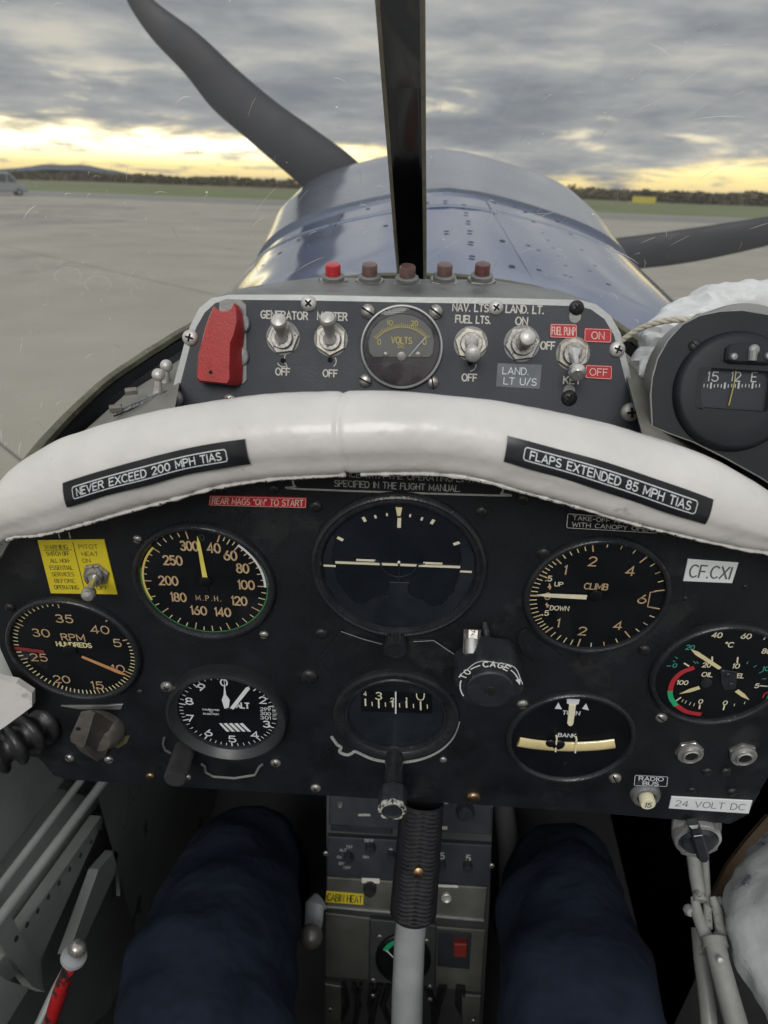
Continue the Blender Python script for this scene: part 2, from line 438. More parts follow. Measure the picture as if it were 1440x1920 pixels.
# ------------------------------------------------------------------ mesh builder
class MB:
    def __init__(s):
        s.v, s.f, s.m = [], [], []

    def add(s, V, F, T=None, m=0):
        k = len(s.v)
        if T is not None:
            V = [T @ Vector(p) for p in V]
        s.v += [tuple(p) for p in V]
        s.f += [tuple(i + k for i in f) for f in F]
        s.m += [m] * len(F)

    def lathe(s, prof, seg=40, T=None, m=0, a0=0.0, a1=2 * PI, lobes=None):
        V, F = [], []
        full = abs(a1 - a0 - 2 * PI) < 1e-6
        n = seg if full else seg + 1
        for r, z in prof:
            for i in range(n):
                a = a0 + (a1 - a0) * i / seg
                k = lobes(a, r, z) if lobes else 1.0
                V.append((r * k * math.cos(a), r * k * math.sin(a), z))
        for j in range(len(prof) - 1):
            for i in range(seg):
                i2 = (i + 1) % n if full else i + 1
                F.append((j * n + i, j * n + i2, (j + 1) * n + i2, (j + 1) * n + i))
        if prof[-1][0] > 1e-5 and s._cap and full:
            pass
        s.add(V, F, T, m)

    _cap = False

    def disc(s, r, z, seg=40, T=None, m=0, c=(0, 0)):
        V = [(c[0] + r * math.cos(2 * PI * i / seg), c[1] + r * math.sin(2 * PI * i / seg), z) for i in range(seg)]
        s.add(V, [tuple(range(seg))], T, m)

    def box(s, c, sz, T=None, m=0, ch=0.0):
        x, y, z = sz[0] / 2, sz[1] / 2, sz[2] / 2
        o = [(-x, -y), (x, -y), (x, y), (-x, y)]
        s.prism([(c[0] + a, c[1] + b) for a, b in o], c[2] - z, c[2] + z, T, m, ch)

    def prism(s, o, z0, z1, T=None, m=0, ch=0.0, bottom=True):
        n = len(o)
        area = sum(o[i][0] * o[(i + 1) % n][1] - o[(i + 1) % n][0] * o[i][1] for i in range(n))
        if area < 0:
            o = o[::-1]
        rings = [(o, z0)]
        if ch > 0:
            rings += [(o, z1 - ch), (inset(o, ch), z1)]
        else:
            rings += [(o, z1)]
        V = []
        for oo, z in rings:
            V += [(p[0], p[1], z) for p in oo]
        F = []
        for j in range(len(rings) - 1):
            for i in range(n):
                k = (i + 1) % n
                F.append((j * n + i, j * n + k, (j + 1) * n + k, (j + 1) * n + i))
        F.append(tuple((len(rings) - 1) * n + i for i in range(n)))
        if bottom:
            F.append(tuple(range(n - 1, -1, -1)))
        s.add(V, F, T, m)

    def tube(s, pts, r, seg=12, T=None, m=0, caps=True, flat=None):
        pts = [Vector(p) for p in pts]
        n = len(pts)
        rs = r if isinstance(r, (list, tuple)) else [r] * n
        V, F = [], []
        prev = None
        for i, p in enumerate(pts):
            t = (pts[min(i + 1, n - 1)] - pts[max(i - 1, 0)]).normalized()
            if prev is None:
                a = Vector((0, 0, 1)) if abs(t.z) < 0.9 else Vector((1, 0, 0))
                prev = t.cross(a).normalized()
            prev = (prev - t * prev.dot(t)).normalized()
            b = t.cross(prev)
            for k in range(seg):
                an = 2 * PI * k / seg
                V.append(p + (prev * math.cos(an) + b * math.sin(an) * (flat or 1.0)) * rs[i])
        for i in range(n - 1):
            for k in range(seg):
                k2 = (k + 1) % seg
                F.append((i * seg + k, i * seg + k2, (i + 1) * seg + k2, (i + 1) * seg + k))
        if caps:
            F.append(tuple(range(seg - 1, -1, -1)))
            F.append(tuple((n - 1) * seg + k for k in range(seg)))
        s.add(V, F, T, m)

    def ball(s, c, r, seg=20, T=None, m=0, sz=1.0):
        prof = [(max(1e-6, r * math.sin(PI * i / 10)), -r * sz * math.cos(PI * i / 10)) for i in range(11)]
        s.lathe(prof, seg, (T or Matrix()) @ Matrix.Translation(c), m)

    def grid(s, P, T=None, m=0, close=False):
        nr, nc = len(P), len(P[0])
        V = [p for row in P for p in row]
        F = []
        for j in range(nr - 1):
            for i in range(nc - 1 + (1 if close else 0)):
                i2 = (i + 1) % nc
                F.append((j * nc + i, j * nc + i2, (j + 1) * nc + i2, (j + 1) * nc + i))
        s.add(V, F, T, m)

    # ribbons: pts are 2D, f maps (x, y) -> 3D
    def ribbon(s, pts, w, f, m=0, closed=False):
        pts = [Vector(p) for p in pts]
        q = [pts[0]]
        for p in pts[1:]:
            if (p - q[-1]).length > 1e-7:
                q.append(p)
        pts = q
        n = len(pts)
        if n < 2:
            return
        V = []
        for i in range(n):
            if closed:
                a, b = pts[(i - 1) % n], pts[(i + 1) % n]
            else:
                a, b = pts[max(i - 1, 0)], pts[min(i + 1, n - 1)]
            d1 = (pts[i] - a).normalized() if (pts[i] - a).length > 1e-9 else (b - pts[i]).normalized()
            d2 = (b - pts[i]).normalized() if (b - pts[i]).length > 1e-9 else d1
            t = (d1 + d2)
            t = t.normalized() if t.length > 1e-6 else d1
            nn = Vector((-t.y, t.x))
            k = 1 / max(0.45, nn.dot(Vector((-d1.y, d1.x))))
            p = pts[i]
            if not closed:
                if i == 0:
                    p = p - d2 * w * 0.35
                if i == n - 1:
                    p = p + d1 * w * 0.35
            V.append(f(*(p - nn * w / 2 * k)))
            V.append(f(*(p + nn * w / 2 * k)))
        F = [(2 * i, 2 * i + 2, 2 * i + 3, 2 * i + 1) for i in range(n - 1)]
        if closed:
            F.append((2 * n - 2, 0, 1, 2 * n - 1))
        s.add(V, F, None, m)

    def poly(s, pts, f, m=0):
        V = [f(*p) for p in pts]
        s.add(V, [tuple(range(len(V)))], None, m)

    def build(s, name, mats, parent=None, sharp=0.6, label=None, stuff=False):
        me = bpy.data.meshes.new(name)
        me.from_pydata(s.v, [], s.f)
        if not isinstance(mats, (list, tuple)):
            mats = [mats]
        for x in mats:
            me.materials.append(M[x] if isinstance(x, str) else x)
        me.polygons.foreach_set('material_index', s.m)
        me.polygons.foreach_set('use_smooth', [True] * len(s.f))
        me.update()
        try:
            me.set_sharp_from_angle(angle=sharp)
        except Exception:
            pass
        o = bpy.data.objects.new(name, me)
        COL.objects.link(o)
        if parent is not None:
            o.parent = parent
        if label:
            o['label'] = label
        if stuff:
            o['kind'] = 'stuff'
        return o


def inset(o, d):
    n = len(o)
    r = []
    for i in range(n):
        a, p, b = Vector(o[i - 1]), Vector(o[i]), Vector(o[(i + 1) % n])
        d1, d2 = (p - a).normalized(), (b - p).normalized()
        n1, n2 = Vector((-d1.y, d1.x)), Vector((-d2.y, d2.x))
        nn = (n1 + n2)
        nn = nn.normalized() if nn.length > 1e-6 else n1
        k = d / max(0.4, nn.dot(n1))
        r.append(tuple(p + nn * k))
    return r


def rrect(x0, y0, x1, y1, r, k=4):
    P = []
    for cx, cy, a in ((x1 - r, y0 + r, -90), (x1 - r, y1 - r, 0), (x0 + r, y1 - r, 90), (x0 + r, y0 + r, 180)):
        for i in range(k + 1):
            t = R(a + 90 * i / k)
            P.append((cx + r * math.cos(t), cy + r * math.sin(t)))
    return P


def smoothpts(P, n=6):
    """Catmull-Rom through tuples of any length"""
    out = []
    L = len(P)
    for i in range(L - 1):
        p0, p1, p2, p3 = P[max(i - 1, 0)], P[i], P[i + 1], P[min(i + 2, L - 1)]
        for k in range(n):
            t = k / n
            out.append(tuple(0.5 * ((2 * b) + (-a + c) * t + (2 * a - 5 * b + 4 * c - d) * t * t + (-a + 3 * b - 3 * c + d) * t ** 3)
                             for a, b, c, d in zip(p0, p1, p2, p3)))
    out.append(tuple(P[-1]))
    return out


# ------------------------------------------------------------------ stroke lettering
def A_(cx, cy, rx, ry, a0, a1, n=10):
    return [(cx + rx * math.cos(R(a0 + (a1 - a0) * i / n)), cy + ry * math.sin(R(a0 + (a1 - a0) * i / n))) for i in range(n + 1)]


GL = {
    'A': (.70, [[(0, 0), (.35, 1), (.70, 0)], [(.11, .32), (.59, .32)]]),
    'B': (.60, [[(0, 0), (0, 1)], [(0, 1), (.32, 1)] + A_(.32, .77, .24, .23, 90, -90) + [(0, .54)], [(.3, .54)] + A_(.32, .27, .28, .27, 90, -90) + [(0, 0)]]),
    'C': (.66, [A_(.38, .5, .38, .5, 48, 312, 16)]),
    'D': (.64, [[(0, 0), (0, 1), (.24, 1)] + A_(.24, .5, .40, .5, 90, -90, 12) + [(0, 0)]]),
    'E': (.54, [[(.54, 1), (0, 1), (0, 0), (.54, 0)], [(0, .52), (.46, .52)]]),
    'F': (.52, [[(.52, 1), (0, 1), (0, 0)], [(0, .52), (.44, .52)]]),
    'G': (.70, [A_(.38, .5, .38, .5, 48, 345, 16) + [(.72, .46), (.42, .46)]]),
    'H': (.62, [[(0, 0), (0, 1)], [(.62, 0), (.62, 1)], [(0, .52), (.62, .52)]]),
    'I': (.06, [[(.03, 0), (.03, 1)]]),
    'J': (.45, [[(.45, 1), (.45, .25)] + A_(.22, .25, .23, .25, 0, -160)]),
    'K': (.60, [[(0, 0), (0, 1)], [(.56, 1), (0, .42)], [(.18, .60), (.60, 0)]]),
    'L': (.50, [[(0, 1), (0, 0), (.50, 0)]]),
    'M': (.76, [[(0, 0), (0, 1), (.38, .25), (.76, 1), (.76, 0)]]),
    'N': (.64, [[(0, 0), (0, 1), (.64, 0), (.64, 1)]]),
    'O': (.76, [A_(.38, .5, .38, .5, 90, 450, 20)]),
    'P': (.58, [[(0, 0), (0, 1), (.30, 1)] + A_(.30, .75, .28, .25, 90, -90) + [(0, .50)]]),
    'Q': (.76, [A_(.38, .5, .38, .5, 90, 450, 20), [(.48, .22), (.74, -.04)]]),
    'R': (.62, [[(0, 0), (0, 1), (.32, 1)] + A_(.32, .76, .26, .24, 90, -90) + [(0, .52)], [(.32, .52), (.62, 0)]]),
    'S': (.58, [A_(.30, .745, .26, .255, 35, 268, 10) + A_(.29, .25, .29, .25, 85, -150, 10)]),
    'T': (.62, [[(0, 1), (.62, 1)], [(.31, 1), (.31, 0)]]),
    'U': (.62, [[(0, 1), (0, .31)] + A_(.31, .31, .31, .31, 180, 360, 12) + [(.62, 1)]]),
    'V': (.66, [[(0, 1), (.33, 0), (.66, 1)]]),
    'W': (.92, [[(0, 1), (.23, 0), (.46, .8), (.69, 0), (.92, 1)]]),
    'X': (.64, [[(0, 0), (.64, 1)], [(0, 1), (.64, 0)]]),
    'Y': (.64, [[(0, 1), (.32, .48), (.64, 1)], [(.32, .48), (.32, 0)]]),
    'Z': (.58, [[(0, 1), (.58, 1), (0, 0), (.58, 0)]]),
    '0': (.60, [A_(.30, .5, .30, .5, 90, 450, 18)]),
    '1': (.16, [[(.0, .84), (.12, 1), (.12, 0)]]),
    '2': (.56, [A_(.28, .72, .27, .28, 165, -30, 10) + [(.02, 0), (.56, 0)]]),
    '3': (.56, [A_(.27, .755, .24, .245, 150, -90, 10) + A_(.27, .26, .28, .26, 90, -155, 12)]),
    '4': (.60, [[(.44, 0), (.44, 1), (0, .28), (.60, .28)]]),
    '5': (.56, [[(.50, 1), (.10, 1), (.05, .56)] + A_(.27, .32, .28, .32, 135, -150, 12)]),
    '6': (.58, [[(.44, 1), (.10, .50)] + A_(.29, .30, .285, .30, 150, -215, 16)]),
    '7': (.54, [[(0, 1), (.54, 1), (.16, 0)]]),
    '8': (.58, [A_(.29, .76, .23, .24, 90, 450, 14), A_(.29, .26, .28, .26, 90, 450, 14)]),
    '9': (.58, [[(.14, 0), (.48, .50)] + A_(.29, .70, .285, .30, -30, 325, 16)]),
    '.': (.08, [[(.02, 0), (.06, .05)]]),
    ',': (.10, [[(.08, .05), (.02, -.14)]]),
    '-': (.34, [[(0, .48), (.34, .48)]]),
    '/': (.42, [[(0, -.05), (.42, 1.05)]]),
    '"': (.22, [[(.03, 1), (.03, .72)], [(.19, 1), (.19, .72)]]),
    '^': (.26, [A_(.13, .86, .12, .13, 90, 450, 10)]),
    ' ': (.34, []),
}


def layout(t, gap=0.20):
    """polylines of unit cap height, centred on 0"""
    x, out = 0.0, []
    for c in t:
        w, S = GL[c]
        for L in S:
            out.append([(x + a, b) for a, b in L])
        x += w + gap
    x -= gap
    return [[(a - x / 2, b - 0.5) for a, b in L] for L in out], x


_zi = [0]


def text(mb, t, cx, cy, h, w=None, stroke=0.14, f=None, z=0.0, rot=0.0, m=0, gap=0.20, width=None, slant=0.0, squash=1.0, rough=0.0):
    """h: cap height; width: force total width; f maps (x, y, dz) -> 3D"""
    L, tw = layout(t, gap)
    sx = h * squash if width is None else width / max(tw, .05)
    c, s_ = math.cos(rot), math.sin(rot)
    for pl in L:
        _zi[0] = (_zi[0] + 1) % 5
        dz = _zi[0] * 0.000012
        P = []
        for a, b in pl:
            a, b = (a + slant * b) * sx, b * h
            if rough:
                a += random.uniform(-rough, rough) * h
                b += random.uniform(-rough, rough) * h
            P.append((cx + a * c - b * s_, cy + a * s_ + b * c))
        mb.ribbon(P, stroke * h, (lambda x, y: f(x, y, dz)) if f else (lambda x, y: (x, y, z + dz)), m)


# ------------------------------------------------------------------ things
AIRTHINGS = []


def tag(o, label, cat, group=None, kind=None):
    if label:
        o['label'] = label
    if cat:
        o['category'] = cat
    if group:
        o['group'] = group
    if kind:
        o['kind'] = kind
    return o


def thing(name, label, cat, T=None, group=None, air=True):
    o = bpy.data.objects.new(name, None)
    o.empty_display_size = 0.02
    COL.objects.link(o)
    o.matrix_basis = T if T is not None else Matrix()
    tag(o, label, cat, group)
    if air:
        AIRTHINGS.append(o)
    return o


def copy_tree(o, parent=None, T=None, label=None):
    c = o.copy()
    COL.objects.link(c)
    c.parent = parent
    if T is not None:
        c.matrix_basis = T
    if label:
        c['label'] = label
    if parent is None:
        AIRTHINGS.append(c)
    for ch in [x for x in ALLCH.get(o.name, [])]:
        copy_tree(ch, c)
    return c


ALLCH = {}


def index_children():
    ALLCH.clear()
    for o in bpy.data.objects:
        if o.parent:
            ALLCH.setdefault(o.parent.name, []).append(o)


def TR(x, y, z=0.0):
    return Matrix.Translation((x, y, z))

# ================================================================== THE SETTING: airfield
def ground_at(u, v):
    d = AIR.to_3x3() @ ray(u, v)
    o = Vector((0, 0, EYE_H))
    t = -o.z / d.z
    return o + d * t


def world_dir(u, v):
    return (AIR.to_3x3() @ ray(u, v)).normalized()


def flat(name, pts, z, m, kind='structure'):
    b = MB()
    b.add([(p[0], p[1], z) for p in pts], [tuple(range(len(pts)))])
    o = b.build(name, m)
    tag(o, None, None, None, kind)
    return o


M['field'] = mat('dry_field', (0.15, 0.135, 0.075), 0.95, var=0.25, vscale=0.02, rvar=0)
M['verge'] = mat('verge_grass', (0.125, 0.148, 0.058), 0.95, var=0.22, vscale=0.05, rvar=0)
M['concrete'] = mat('apron_concrete', (0.30, 0.278, 0.228), 0.85, var=0.10, vscale=0.35, rvar=0, bump=0.2, bscale=40, detail=9,
                    vcol=(0.35, 0.328, 0.275), wear=(0.225, 0.213, 0.185), wearscale=0.06, wearlo=0.53)
M['asphalt'] = mat('taxiway_asphalt', (0.20, 0.192, 0.175), 0.9, var=0.12, vscale=0.12, rvar=0, bump=0.2, bscale=30)
M['edgepale'] = mat('pale_edge_strip', (0.42, 0.40, 0.34), 0.9, var=0.15, vscale=0.3, rvar=0)
M['joint'] = mat('joint_sealant', (0.11, 0.105, 0.09), 0.9, var=0.2, vscale=2, rvar=0)
M['woods'] = mat('tree_line_foliage', (0.098, 0.086, 0.050), 0.95, var=0.4, vscale=0.25, rvar=0)
M['hill'] = mat('far_hill_haze_blue', (0.085, 0.105, 0.125), 0.95, var=0.15, vscale=0.004, rvar=0)  # blue-grey holds the distance haze in the colour; no air is built

flat('ground', [(-9000, -3000), (9000, -3000), (9000, 9000), (-9000, 9000)], -0.012, 'field')
gl, gr = ground_at(50, 357.5), ground_at(1440, 411)
ed = (gr - gl).normalized()
nn_ = Vector((-ed.y, ed.x, 0))
if nn_.y < 0:
    nn_ = -nn_
ml = ground_at(420, 350)


def strip(a, b, off0, off1):
    p, q = gl - ed * a, gr + ed * b
    return [p + nn_ * off0, q + nn_ * off0, q + nn_ * off1, p + nn_ * off1]


flat('verge', strip(1500, 300, -2, 150), -0.008, 'verge')
flat('apron', strip(900, 300, -700, 0), -0.004, 'concrete')
flat('edge_strip', strip(900, 300, -2.2, -0.9), 0.0, 'edgepale')
flat('taxiway', strip(900, 300, -24, -2.4), 0.0, 'asphalt')
# sealed joints between the concrete slabs
jb = MB()
ja, jc = ground_at(0, 832), ground_at(45, 868)
jd = (jc - ja).normalized()
jn = Vector((-jd.y, jd.x, 0))
for k in range(-6, 9):
    p = ja + jn * 6.1 * k
    jb.add([(p + jd * -60 + jn * .011).to_tuple(), (p + jd * 80 + jn * .011).to_tuple(), (p + jd * 80 - jn * .011).to_tuple(), (p - jd * 60 - jn * .011).to_tuple()], [(0, 1, 2, 3)])
for v in range(len(jb.v)):
    jb.v[v] = (jb.v[v][0], jb.v[v][1], 0.0)
tag(jb.build('slab_joints', 'joint'), None, None, None, 'structure')

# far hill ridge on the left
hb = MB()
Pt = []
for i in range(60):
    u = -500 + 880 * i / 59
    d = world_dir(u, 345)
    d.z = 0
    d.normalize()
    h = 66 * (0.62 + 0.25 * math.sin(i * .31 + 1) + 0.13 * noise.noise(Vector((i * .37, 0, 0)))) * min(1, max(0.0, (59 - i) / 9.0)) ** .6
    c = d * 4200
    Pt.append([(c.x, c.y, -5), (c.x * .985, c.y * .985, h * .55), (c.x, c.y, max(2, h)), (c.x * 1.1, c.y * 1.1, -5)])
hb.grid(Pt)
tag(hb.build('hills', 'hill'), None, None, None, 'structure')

# the wood at the far side of the field: thousands of leaf clumps on short stems
wb = MB()
rnd = random.Random(3)
for i in range(520):
    t = i / 519
    u = -420 + 2300 * t + rnd.uniform(-4, 4)
    d = world_dir(u, 345)
    d.z = 0
    d.normalize()
    dist = 470 - 190 * min(1, max(0, (u - 200) / 1100)) + rnd.uniform(-12, 25)
    c = d * dist
    H = (6.6 + 1.8 * noise.noise(Vector((u * .013, 3, 1))) + 1.2 * noise.noise(Vector((u * .05, 7, 2))) + rnd.uniform(-.5, .6)) * (0.48 if dist < 330 else 0.62)
    wd = rnd.uniform(2.6, 4.2)
    wb.tube([(c.x, c.y, -.1), (c.x, c.y, H * .5)], [.16, .08], 4, caps=False)
    for k in range(58):
        a, rr, zz = rnd.uniform(0, 6.28), rnd.random() ** .5 * wd, rnd.uniform(0.03, 1)
        rr *= math.sin(PI * min(.97, zz * .8 + .17)) * .95 + .2
        p = Vector((c.x + rr * math.cos(a), c.y + rr * math.sin(a), H * zz))
        sz = rnd.uniform(.5, 1.2)
        q = [p + Vector((rnd.uniform(-sz, sz), rnd.uniform(-sz, sz), rnd.uniform(-sz, sz) * .8)) for _ in range(4)]
        wb.add(q, [(0, 1, 2), (1, 2, 3)])
tag(wb.build('tree_line', 'woods'), 'brown green line of distant trees along the far edge of the airfield', 'trees', None, 'stuff')

# yellow taxiway sign
sp = ground_at(1206, 385)
sd = Vector((sp.x, sp.y, 0)).normalized()
T = Matrix.Translation(sp) @ Matrix.Rotation(math.atan2(sd.y, sd.x) - PI / 2, 4, 'Z')
M['signyel'] = mat('sign_yellow', (0.42, 0.34, 0.04), 0.5, var=0.08, vscale=3)
dsg = Vector((sp.x, sp.y, 0)).length
k = dsg / 1500.0
t_ = thing('airfield_sign', 'yellow sign board standing in the grass verge at the right', 'sign', T, air=False)
b = MB(); b.prism(rrect(-20 * k, 3 * k, 20 * k, 14 * k, 1.2 * k), -.12, .12, Matrix.Rotation(PI / 2, 4, 'X'), 0, .03); b.build('board', 'signyel', t_)
for sx in (-14, 14):
    b = MB(); b.box((sx * k, 0, 1.6 * k), (.12, .12, 3.4 * k)); b.build('leg', 'walldark', t_)

# grey van parked far off on the left
vp = ground_at(6, 366)
vd = Vector((vp.x, vp.y, 0)).normalized()
T = Matrix.Translation(vp) @ Matrix.Rotation(math.atan2(vd.y, vd.x) - PI / 2 + .15, 4, 'Z')
M['vanpaint'] = mat('van_silver_paint', (0.20, 0.215, 0.23), 0.35, var=0.06, vscale=2, coat=0.6)
M['vanglass'] = mat('van_window', (0.03, 0.04, 0.05), 0.1, var=0.1, vscale=2, coat=1)
M['tyre'] = mat('tyre', (0.02, 0.02, 0.02), 0.8, var=0.1)
M['tail'] = mat('lamp_glass', (0.45, 0.42, 0.38), 0.2, var=0.1)
van = thing('parked_van', 'silver grey van with pale roof parked on the far apron', 'van', T, air=False)
RX = Matrix.Rotation(PI / 2, 4, 'X')
b = MB()
out = [(-2.4, .35), (2.35, .35), (2.45, .55), (2.42, .95), (2.2, 1.12), (1.55, 1.25), (.85, 2.25), (.6, 2.38), (-2.2, 2.42), (-2.4, 2.3), (-2.5, 1.2)]
b.prism(out, -.95, .95, RX, 0, .10)
b.build('body', 'vanpaint', van)
b = MB(); b.prism([(.55, 1.35), (1.38, 1.35), (.8, 2.12), (.55, 2.12)], -.97, .97, RX); b.build('window', 'vanglass', van)
b = MB(); b.prism([(-.9, 1.35), (.40, 1.35), (.40, 2.12), (-.9, 2.12)], -.97, .97, RX); b.build('window', 'vanglass', van)
b = MB(); b.prism([(-2.2, 1.35), (-1.05, 1.35), (-1.05, 2.12), (-2.2, 2.12)], -.97, .97, RX); b.build('window', 'vanglass', van)
b = MB(); b.add([(1.60, -.8, 1.29), (1.60, .8, 1.29), (.94, .75, 2.2), (.94, -.75, 2.2)], [(0, 1, 2, 3)], TR(.02, 0, .02)); b.build('windscreen', 'vanglass', van)
for sx in (-1.6, 1.55):
    for sy in (-.9, .9):
        b = MB(); b.lathe([(.0001, -.12), (.2, -.12), (.33, -.11), (.35, -.06), (.35, .06), (.33, .11), (.2, .12), (.0001, .12)], 20, Matrix.Translation((sx, sy, .35)) @ RX); w_ = b.build('wheel', 'tyre', van)
        b = MB(); b.lathe([(.0001, -.13), (.19, -.13), (.2, -.10), (.2, .10), (.19, .13), (.0001, .13)], 16, Matrix.Translation((sx, sy, .35)) @ RX); b.build('hub', 'vanpaint', w_)
for sy in (-.7, .7):
    b = MB(); b.box((2.42, sy, .82), (.08, .3, .18), None, 0, .03); b.build('headlight', 'tail', van)

# ================================================================== THE AEROPLANE'S NOSE
NX = 0.048                                  # centre line of the nose as measured from the eye


def nose_par(y):
    top = -.165 + (-.172 + .165) * (y - .45) / .21 if y < .66 else (-.172 - .032 * (y - .66) / .64 if y < 1.3 else -.204 - .012 * (y - 1.3) / .65)
    w = .335 - .010 * min(1, max(0, (y - .7) / .6)) + .038 * min(1, max(0, (y - 1.3) / .4))
    return top, w, .28


def nose_drop(x, y, w, h):
    """how far the skin has fallen below the crest at x from the centre line"""
    k = min(1, max(0, (y - .65) / .7))
    sl, n = .20 + .05 * k, 3.4 + 2.0 * k
    q = min(.99999, abs(x / w))
    return sl * (math.sqrt(x * x + .0036) - .06) + (h - sl * w * .85) * (1 - (1 - q ** n) ** (1 / n))


def nose_z(x, y, lift=0.0):
    top, w, h = nose_par(y)
    cx = NX * min(1, max(0, (y - .40) / .30))
    return top - nose_drop(x - cx, y, w, h) + lift


def hit_nose(u, v):
    r = ray(u, v)
    y = .3
    while y < 2.2:
        p = r * (y / r.y)
        top, w, h = nose_par(y)
        if abs(p.x - NX) < w and p.z < nose_z(p.x, y):
            return p
        y += .002
    return None


plane_ = thing('light_aircraft', 'dark blue low nosed light aircraft seen from its own front cockpit', 'aircraft', TR(0, 0.66, -.6))
PI_ = plane_.matrix_basis.inverted()


def pb(b, name, m, parent=None, **k):
    """build a part of the aeroplane given in eye coordinates"""
    b.v = [tuple(PI_ @ Vector(p)) for p in b.v]
    return b.build(name, m, parent or plane_, **k)


def skin(y0, y1, ny, lift, lip0=0.0):
    P = []
    for j in range(ny + 1):
        y = y0 + (y1 - y0) * j / ny
        top, w, h = nose_par(y)
        cx = NX * min(1, max(0, (y - .40) / .30))
        row = []
        row.append((cx - w - lift, y, top - .95))
        for i in range(81):
            a = PI - PI * i / 80
            ca = math.copysign(abs(math.cos(a)) ** .6, math.cos(a))
            x = cx + (w + lift) * ca
            z = top + lift - nose_drop(w * ca, y, w, h)
            # slight oil-canning of hand-beaten sheet
            z += .0016 * noise.noise(Vector((x * 7, y * 5, 1.3)))
            row.append((x, y, z))
        row.append((cx + w + lift, y, top - .95))
        P.append(row)
    return P


deck_skin = pb(MB(), 'decking', 'blue')      # its mesh is filled in once the screen rim is known
b = MB()
P = skin(1.30, 1.93, 34, .006)
# rounded nose bowl
for k, (dy, s_) in enumerate(((.04, .97), (.075, .90), (.10, .78), (.115, .55), (.12, .25))):
    base = P[34]
    cz = -.55
    P.append([(NX + (x - NX) * s_, y + dy, cz + (z - cz) * s_) for x, y, z in base])
lipr = [(x, y - .002, z - .010) for x, y, z in P[0]]
b.grid([lipr] + P)
cowl = pb(b, 'engine_cowling', 'bluegrey')
# panel seams on the decking (joints under the rivet rows) as narrow raised straps


def on_nose(x, y, lift):
    return (x, y, nose_z(x, y, lift))


for (xa, xb) in ((.105, .115), (-.125, -.115)):
    b = MB()
    P = []
    for j in range(30):
        y = .60 + .70 * j / 29
        P.append([on_nose(xa, y, .0002), on_nose(xa, y, .0008), on_nose(xb, y, .0008), on_nose(xb, y, .0002)])
    b.grid(P)
    pb(b, 'seam', 'blue')
b = MB()
P = []
for i in range(60):
    x = NX - .30 + .60 * i / 59
    y = 1.12
    P.append([on_nose(x, y, .0001), on_nose(x, y + .002, .0008), on_nose(x, y + .022, .0008), on_nose(x, y + .024, .0002)])
b.grid(P)
pb(b, 'seam', 'blue')
# rivets
rv = MB()
rv.lathe([(.0034, 0), (.0031, .0005), (.0021, .0009), (.0001, .0010)], 12)
rv_me = None
rpx = [(870, 385), (874, 400), (878, 416), (881, 434), (883, 455), (885, 482), (925, 380), (965, 388), (1005, 400), (905, 495), (960, 500), (1010, 508), (1060, 518), (800, 380), (835, 378), (1090, 470), (1115, 500), (1140, 535), (1070, 440), (1045, 415),
       (985, 398), (1000, 417), (1017, 438), (1027, 452), (1037, 467), (1047, 482), (1060, 500), (1070, 522), (1083, 543),
       (837, 435), (942, 452), (990, 462), (1010, 471), (930, 402), (1105, 510),
       (723, 424), (712, 448), (694, 487),
       (650, 449), (585, 464), (493, 499), (560, 480), (618, 520), (515, 512), (640, 405), (600, 425), (560, 450), (525, 475), (690, 392), (770, 388)]
rsh = None
for (u, v) in rpx:
    p = hit_nose(u, v)
    if p is None:
        continue
    e = .002
    nrm = Vector((-(nose_z(p.x + e, p.y) - nose_z(p.x - e, p.y)) / (2 * e), -(nose_z(p.x, p.y + e) - nose_z(p.x, p.y - e)) / (2 * e), 1)).normalized()
    if rsh is None:
        o = rv.build('rivet', 'rivet', deck_skin)
        rsh = o.data
    else:
        o = bpy.data.objects.new('rivet', rsh)
        COL.objects.link(o)
        o.parent = deck_skin
    o.matrix_basis = PI_ @ Matrix.Translation((p.x, p.y, nose_z(p.x, p.y, .0002))) @ nrm.to_track_quat('Z', 'Y').to_matrix().to_4x4()

# propeller at rest
hub = at_y(800, 490, 2.10)
prop = thing('propeller', 'dark grey two bladed propeller in front of the blue nose', 'propeller', Matrix.Translation(hub))
PH = prop.matrix_basis.inverted()


def blade(edgeA, edgeB, y):
    """leading and trailing edges given down the blade; a lens section between them, twisted"""
    b = MB()
    A = smoothpts(edgeA, 5)
    B = smoothpts(edgeB, 5)
    P = []
    n = len(A)
    for i in range(n):
        a, c = at_y(*A[i], y), at_y(*B[i], y)
        tw = -.12
        ch = (a - c).length
        th = ch * .07 + .004
        row = []
        for k in range(16):
            an = 2 * PI * k / 16
            s_ = .5 - .5 * math.cos(an)
            p = a.lerp(c, s_)
            row.append((p.x, p.y + (s_ - .5) * ch * tw + math.sin(an) * th, p.z))
        P.append(row)
    b.grid(P, PH, 0, True)
    b.add([p for p in P[0]], [tuple(range(16))], PH)
    return b


blade([(268, -60), (276, -30), (288, 0), (370, 62), (446, 132), (520, 194), (592, 245), (672, 306), (745, 392), (812, 474)],
      [(244, -62), (238, -28), (240, 4), (284, 70), (348, 138), (400, 203), (464, 259), (556, 338), (660, 422), (790, 505)], 2.10).build('blade', 'blade', prop)
blade([(1590, 398), (1500, 396), (1430, 408), (1300, 428), (1165, 446), (1000, 462), (900, 470), (812, 478)],
      [(1588, 412), (1500, 440), (1430, 462), (1300, 490), (1190, 504), (1050, 516), (920, 514), (795, 504)], 2.10).build('blade', 'blade', prop)
b = MB(); b.lathe([(.11, -.12), (.115, -.06), (.11, .02), (.085, .11), (.04, .17), (.0001, .19)], 40, Matrix.Rotation(-PI / 2, 4, 'X')); b.build('spinner', 'spinner', prop)

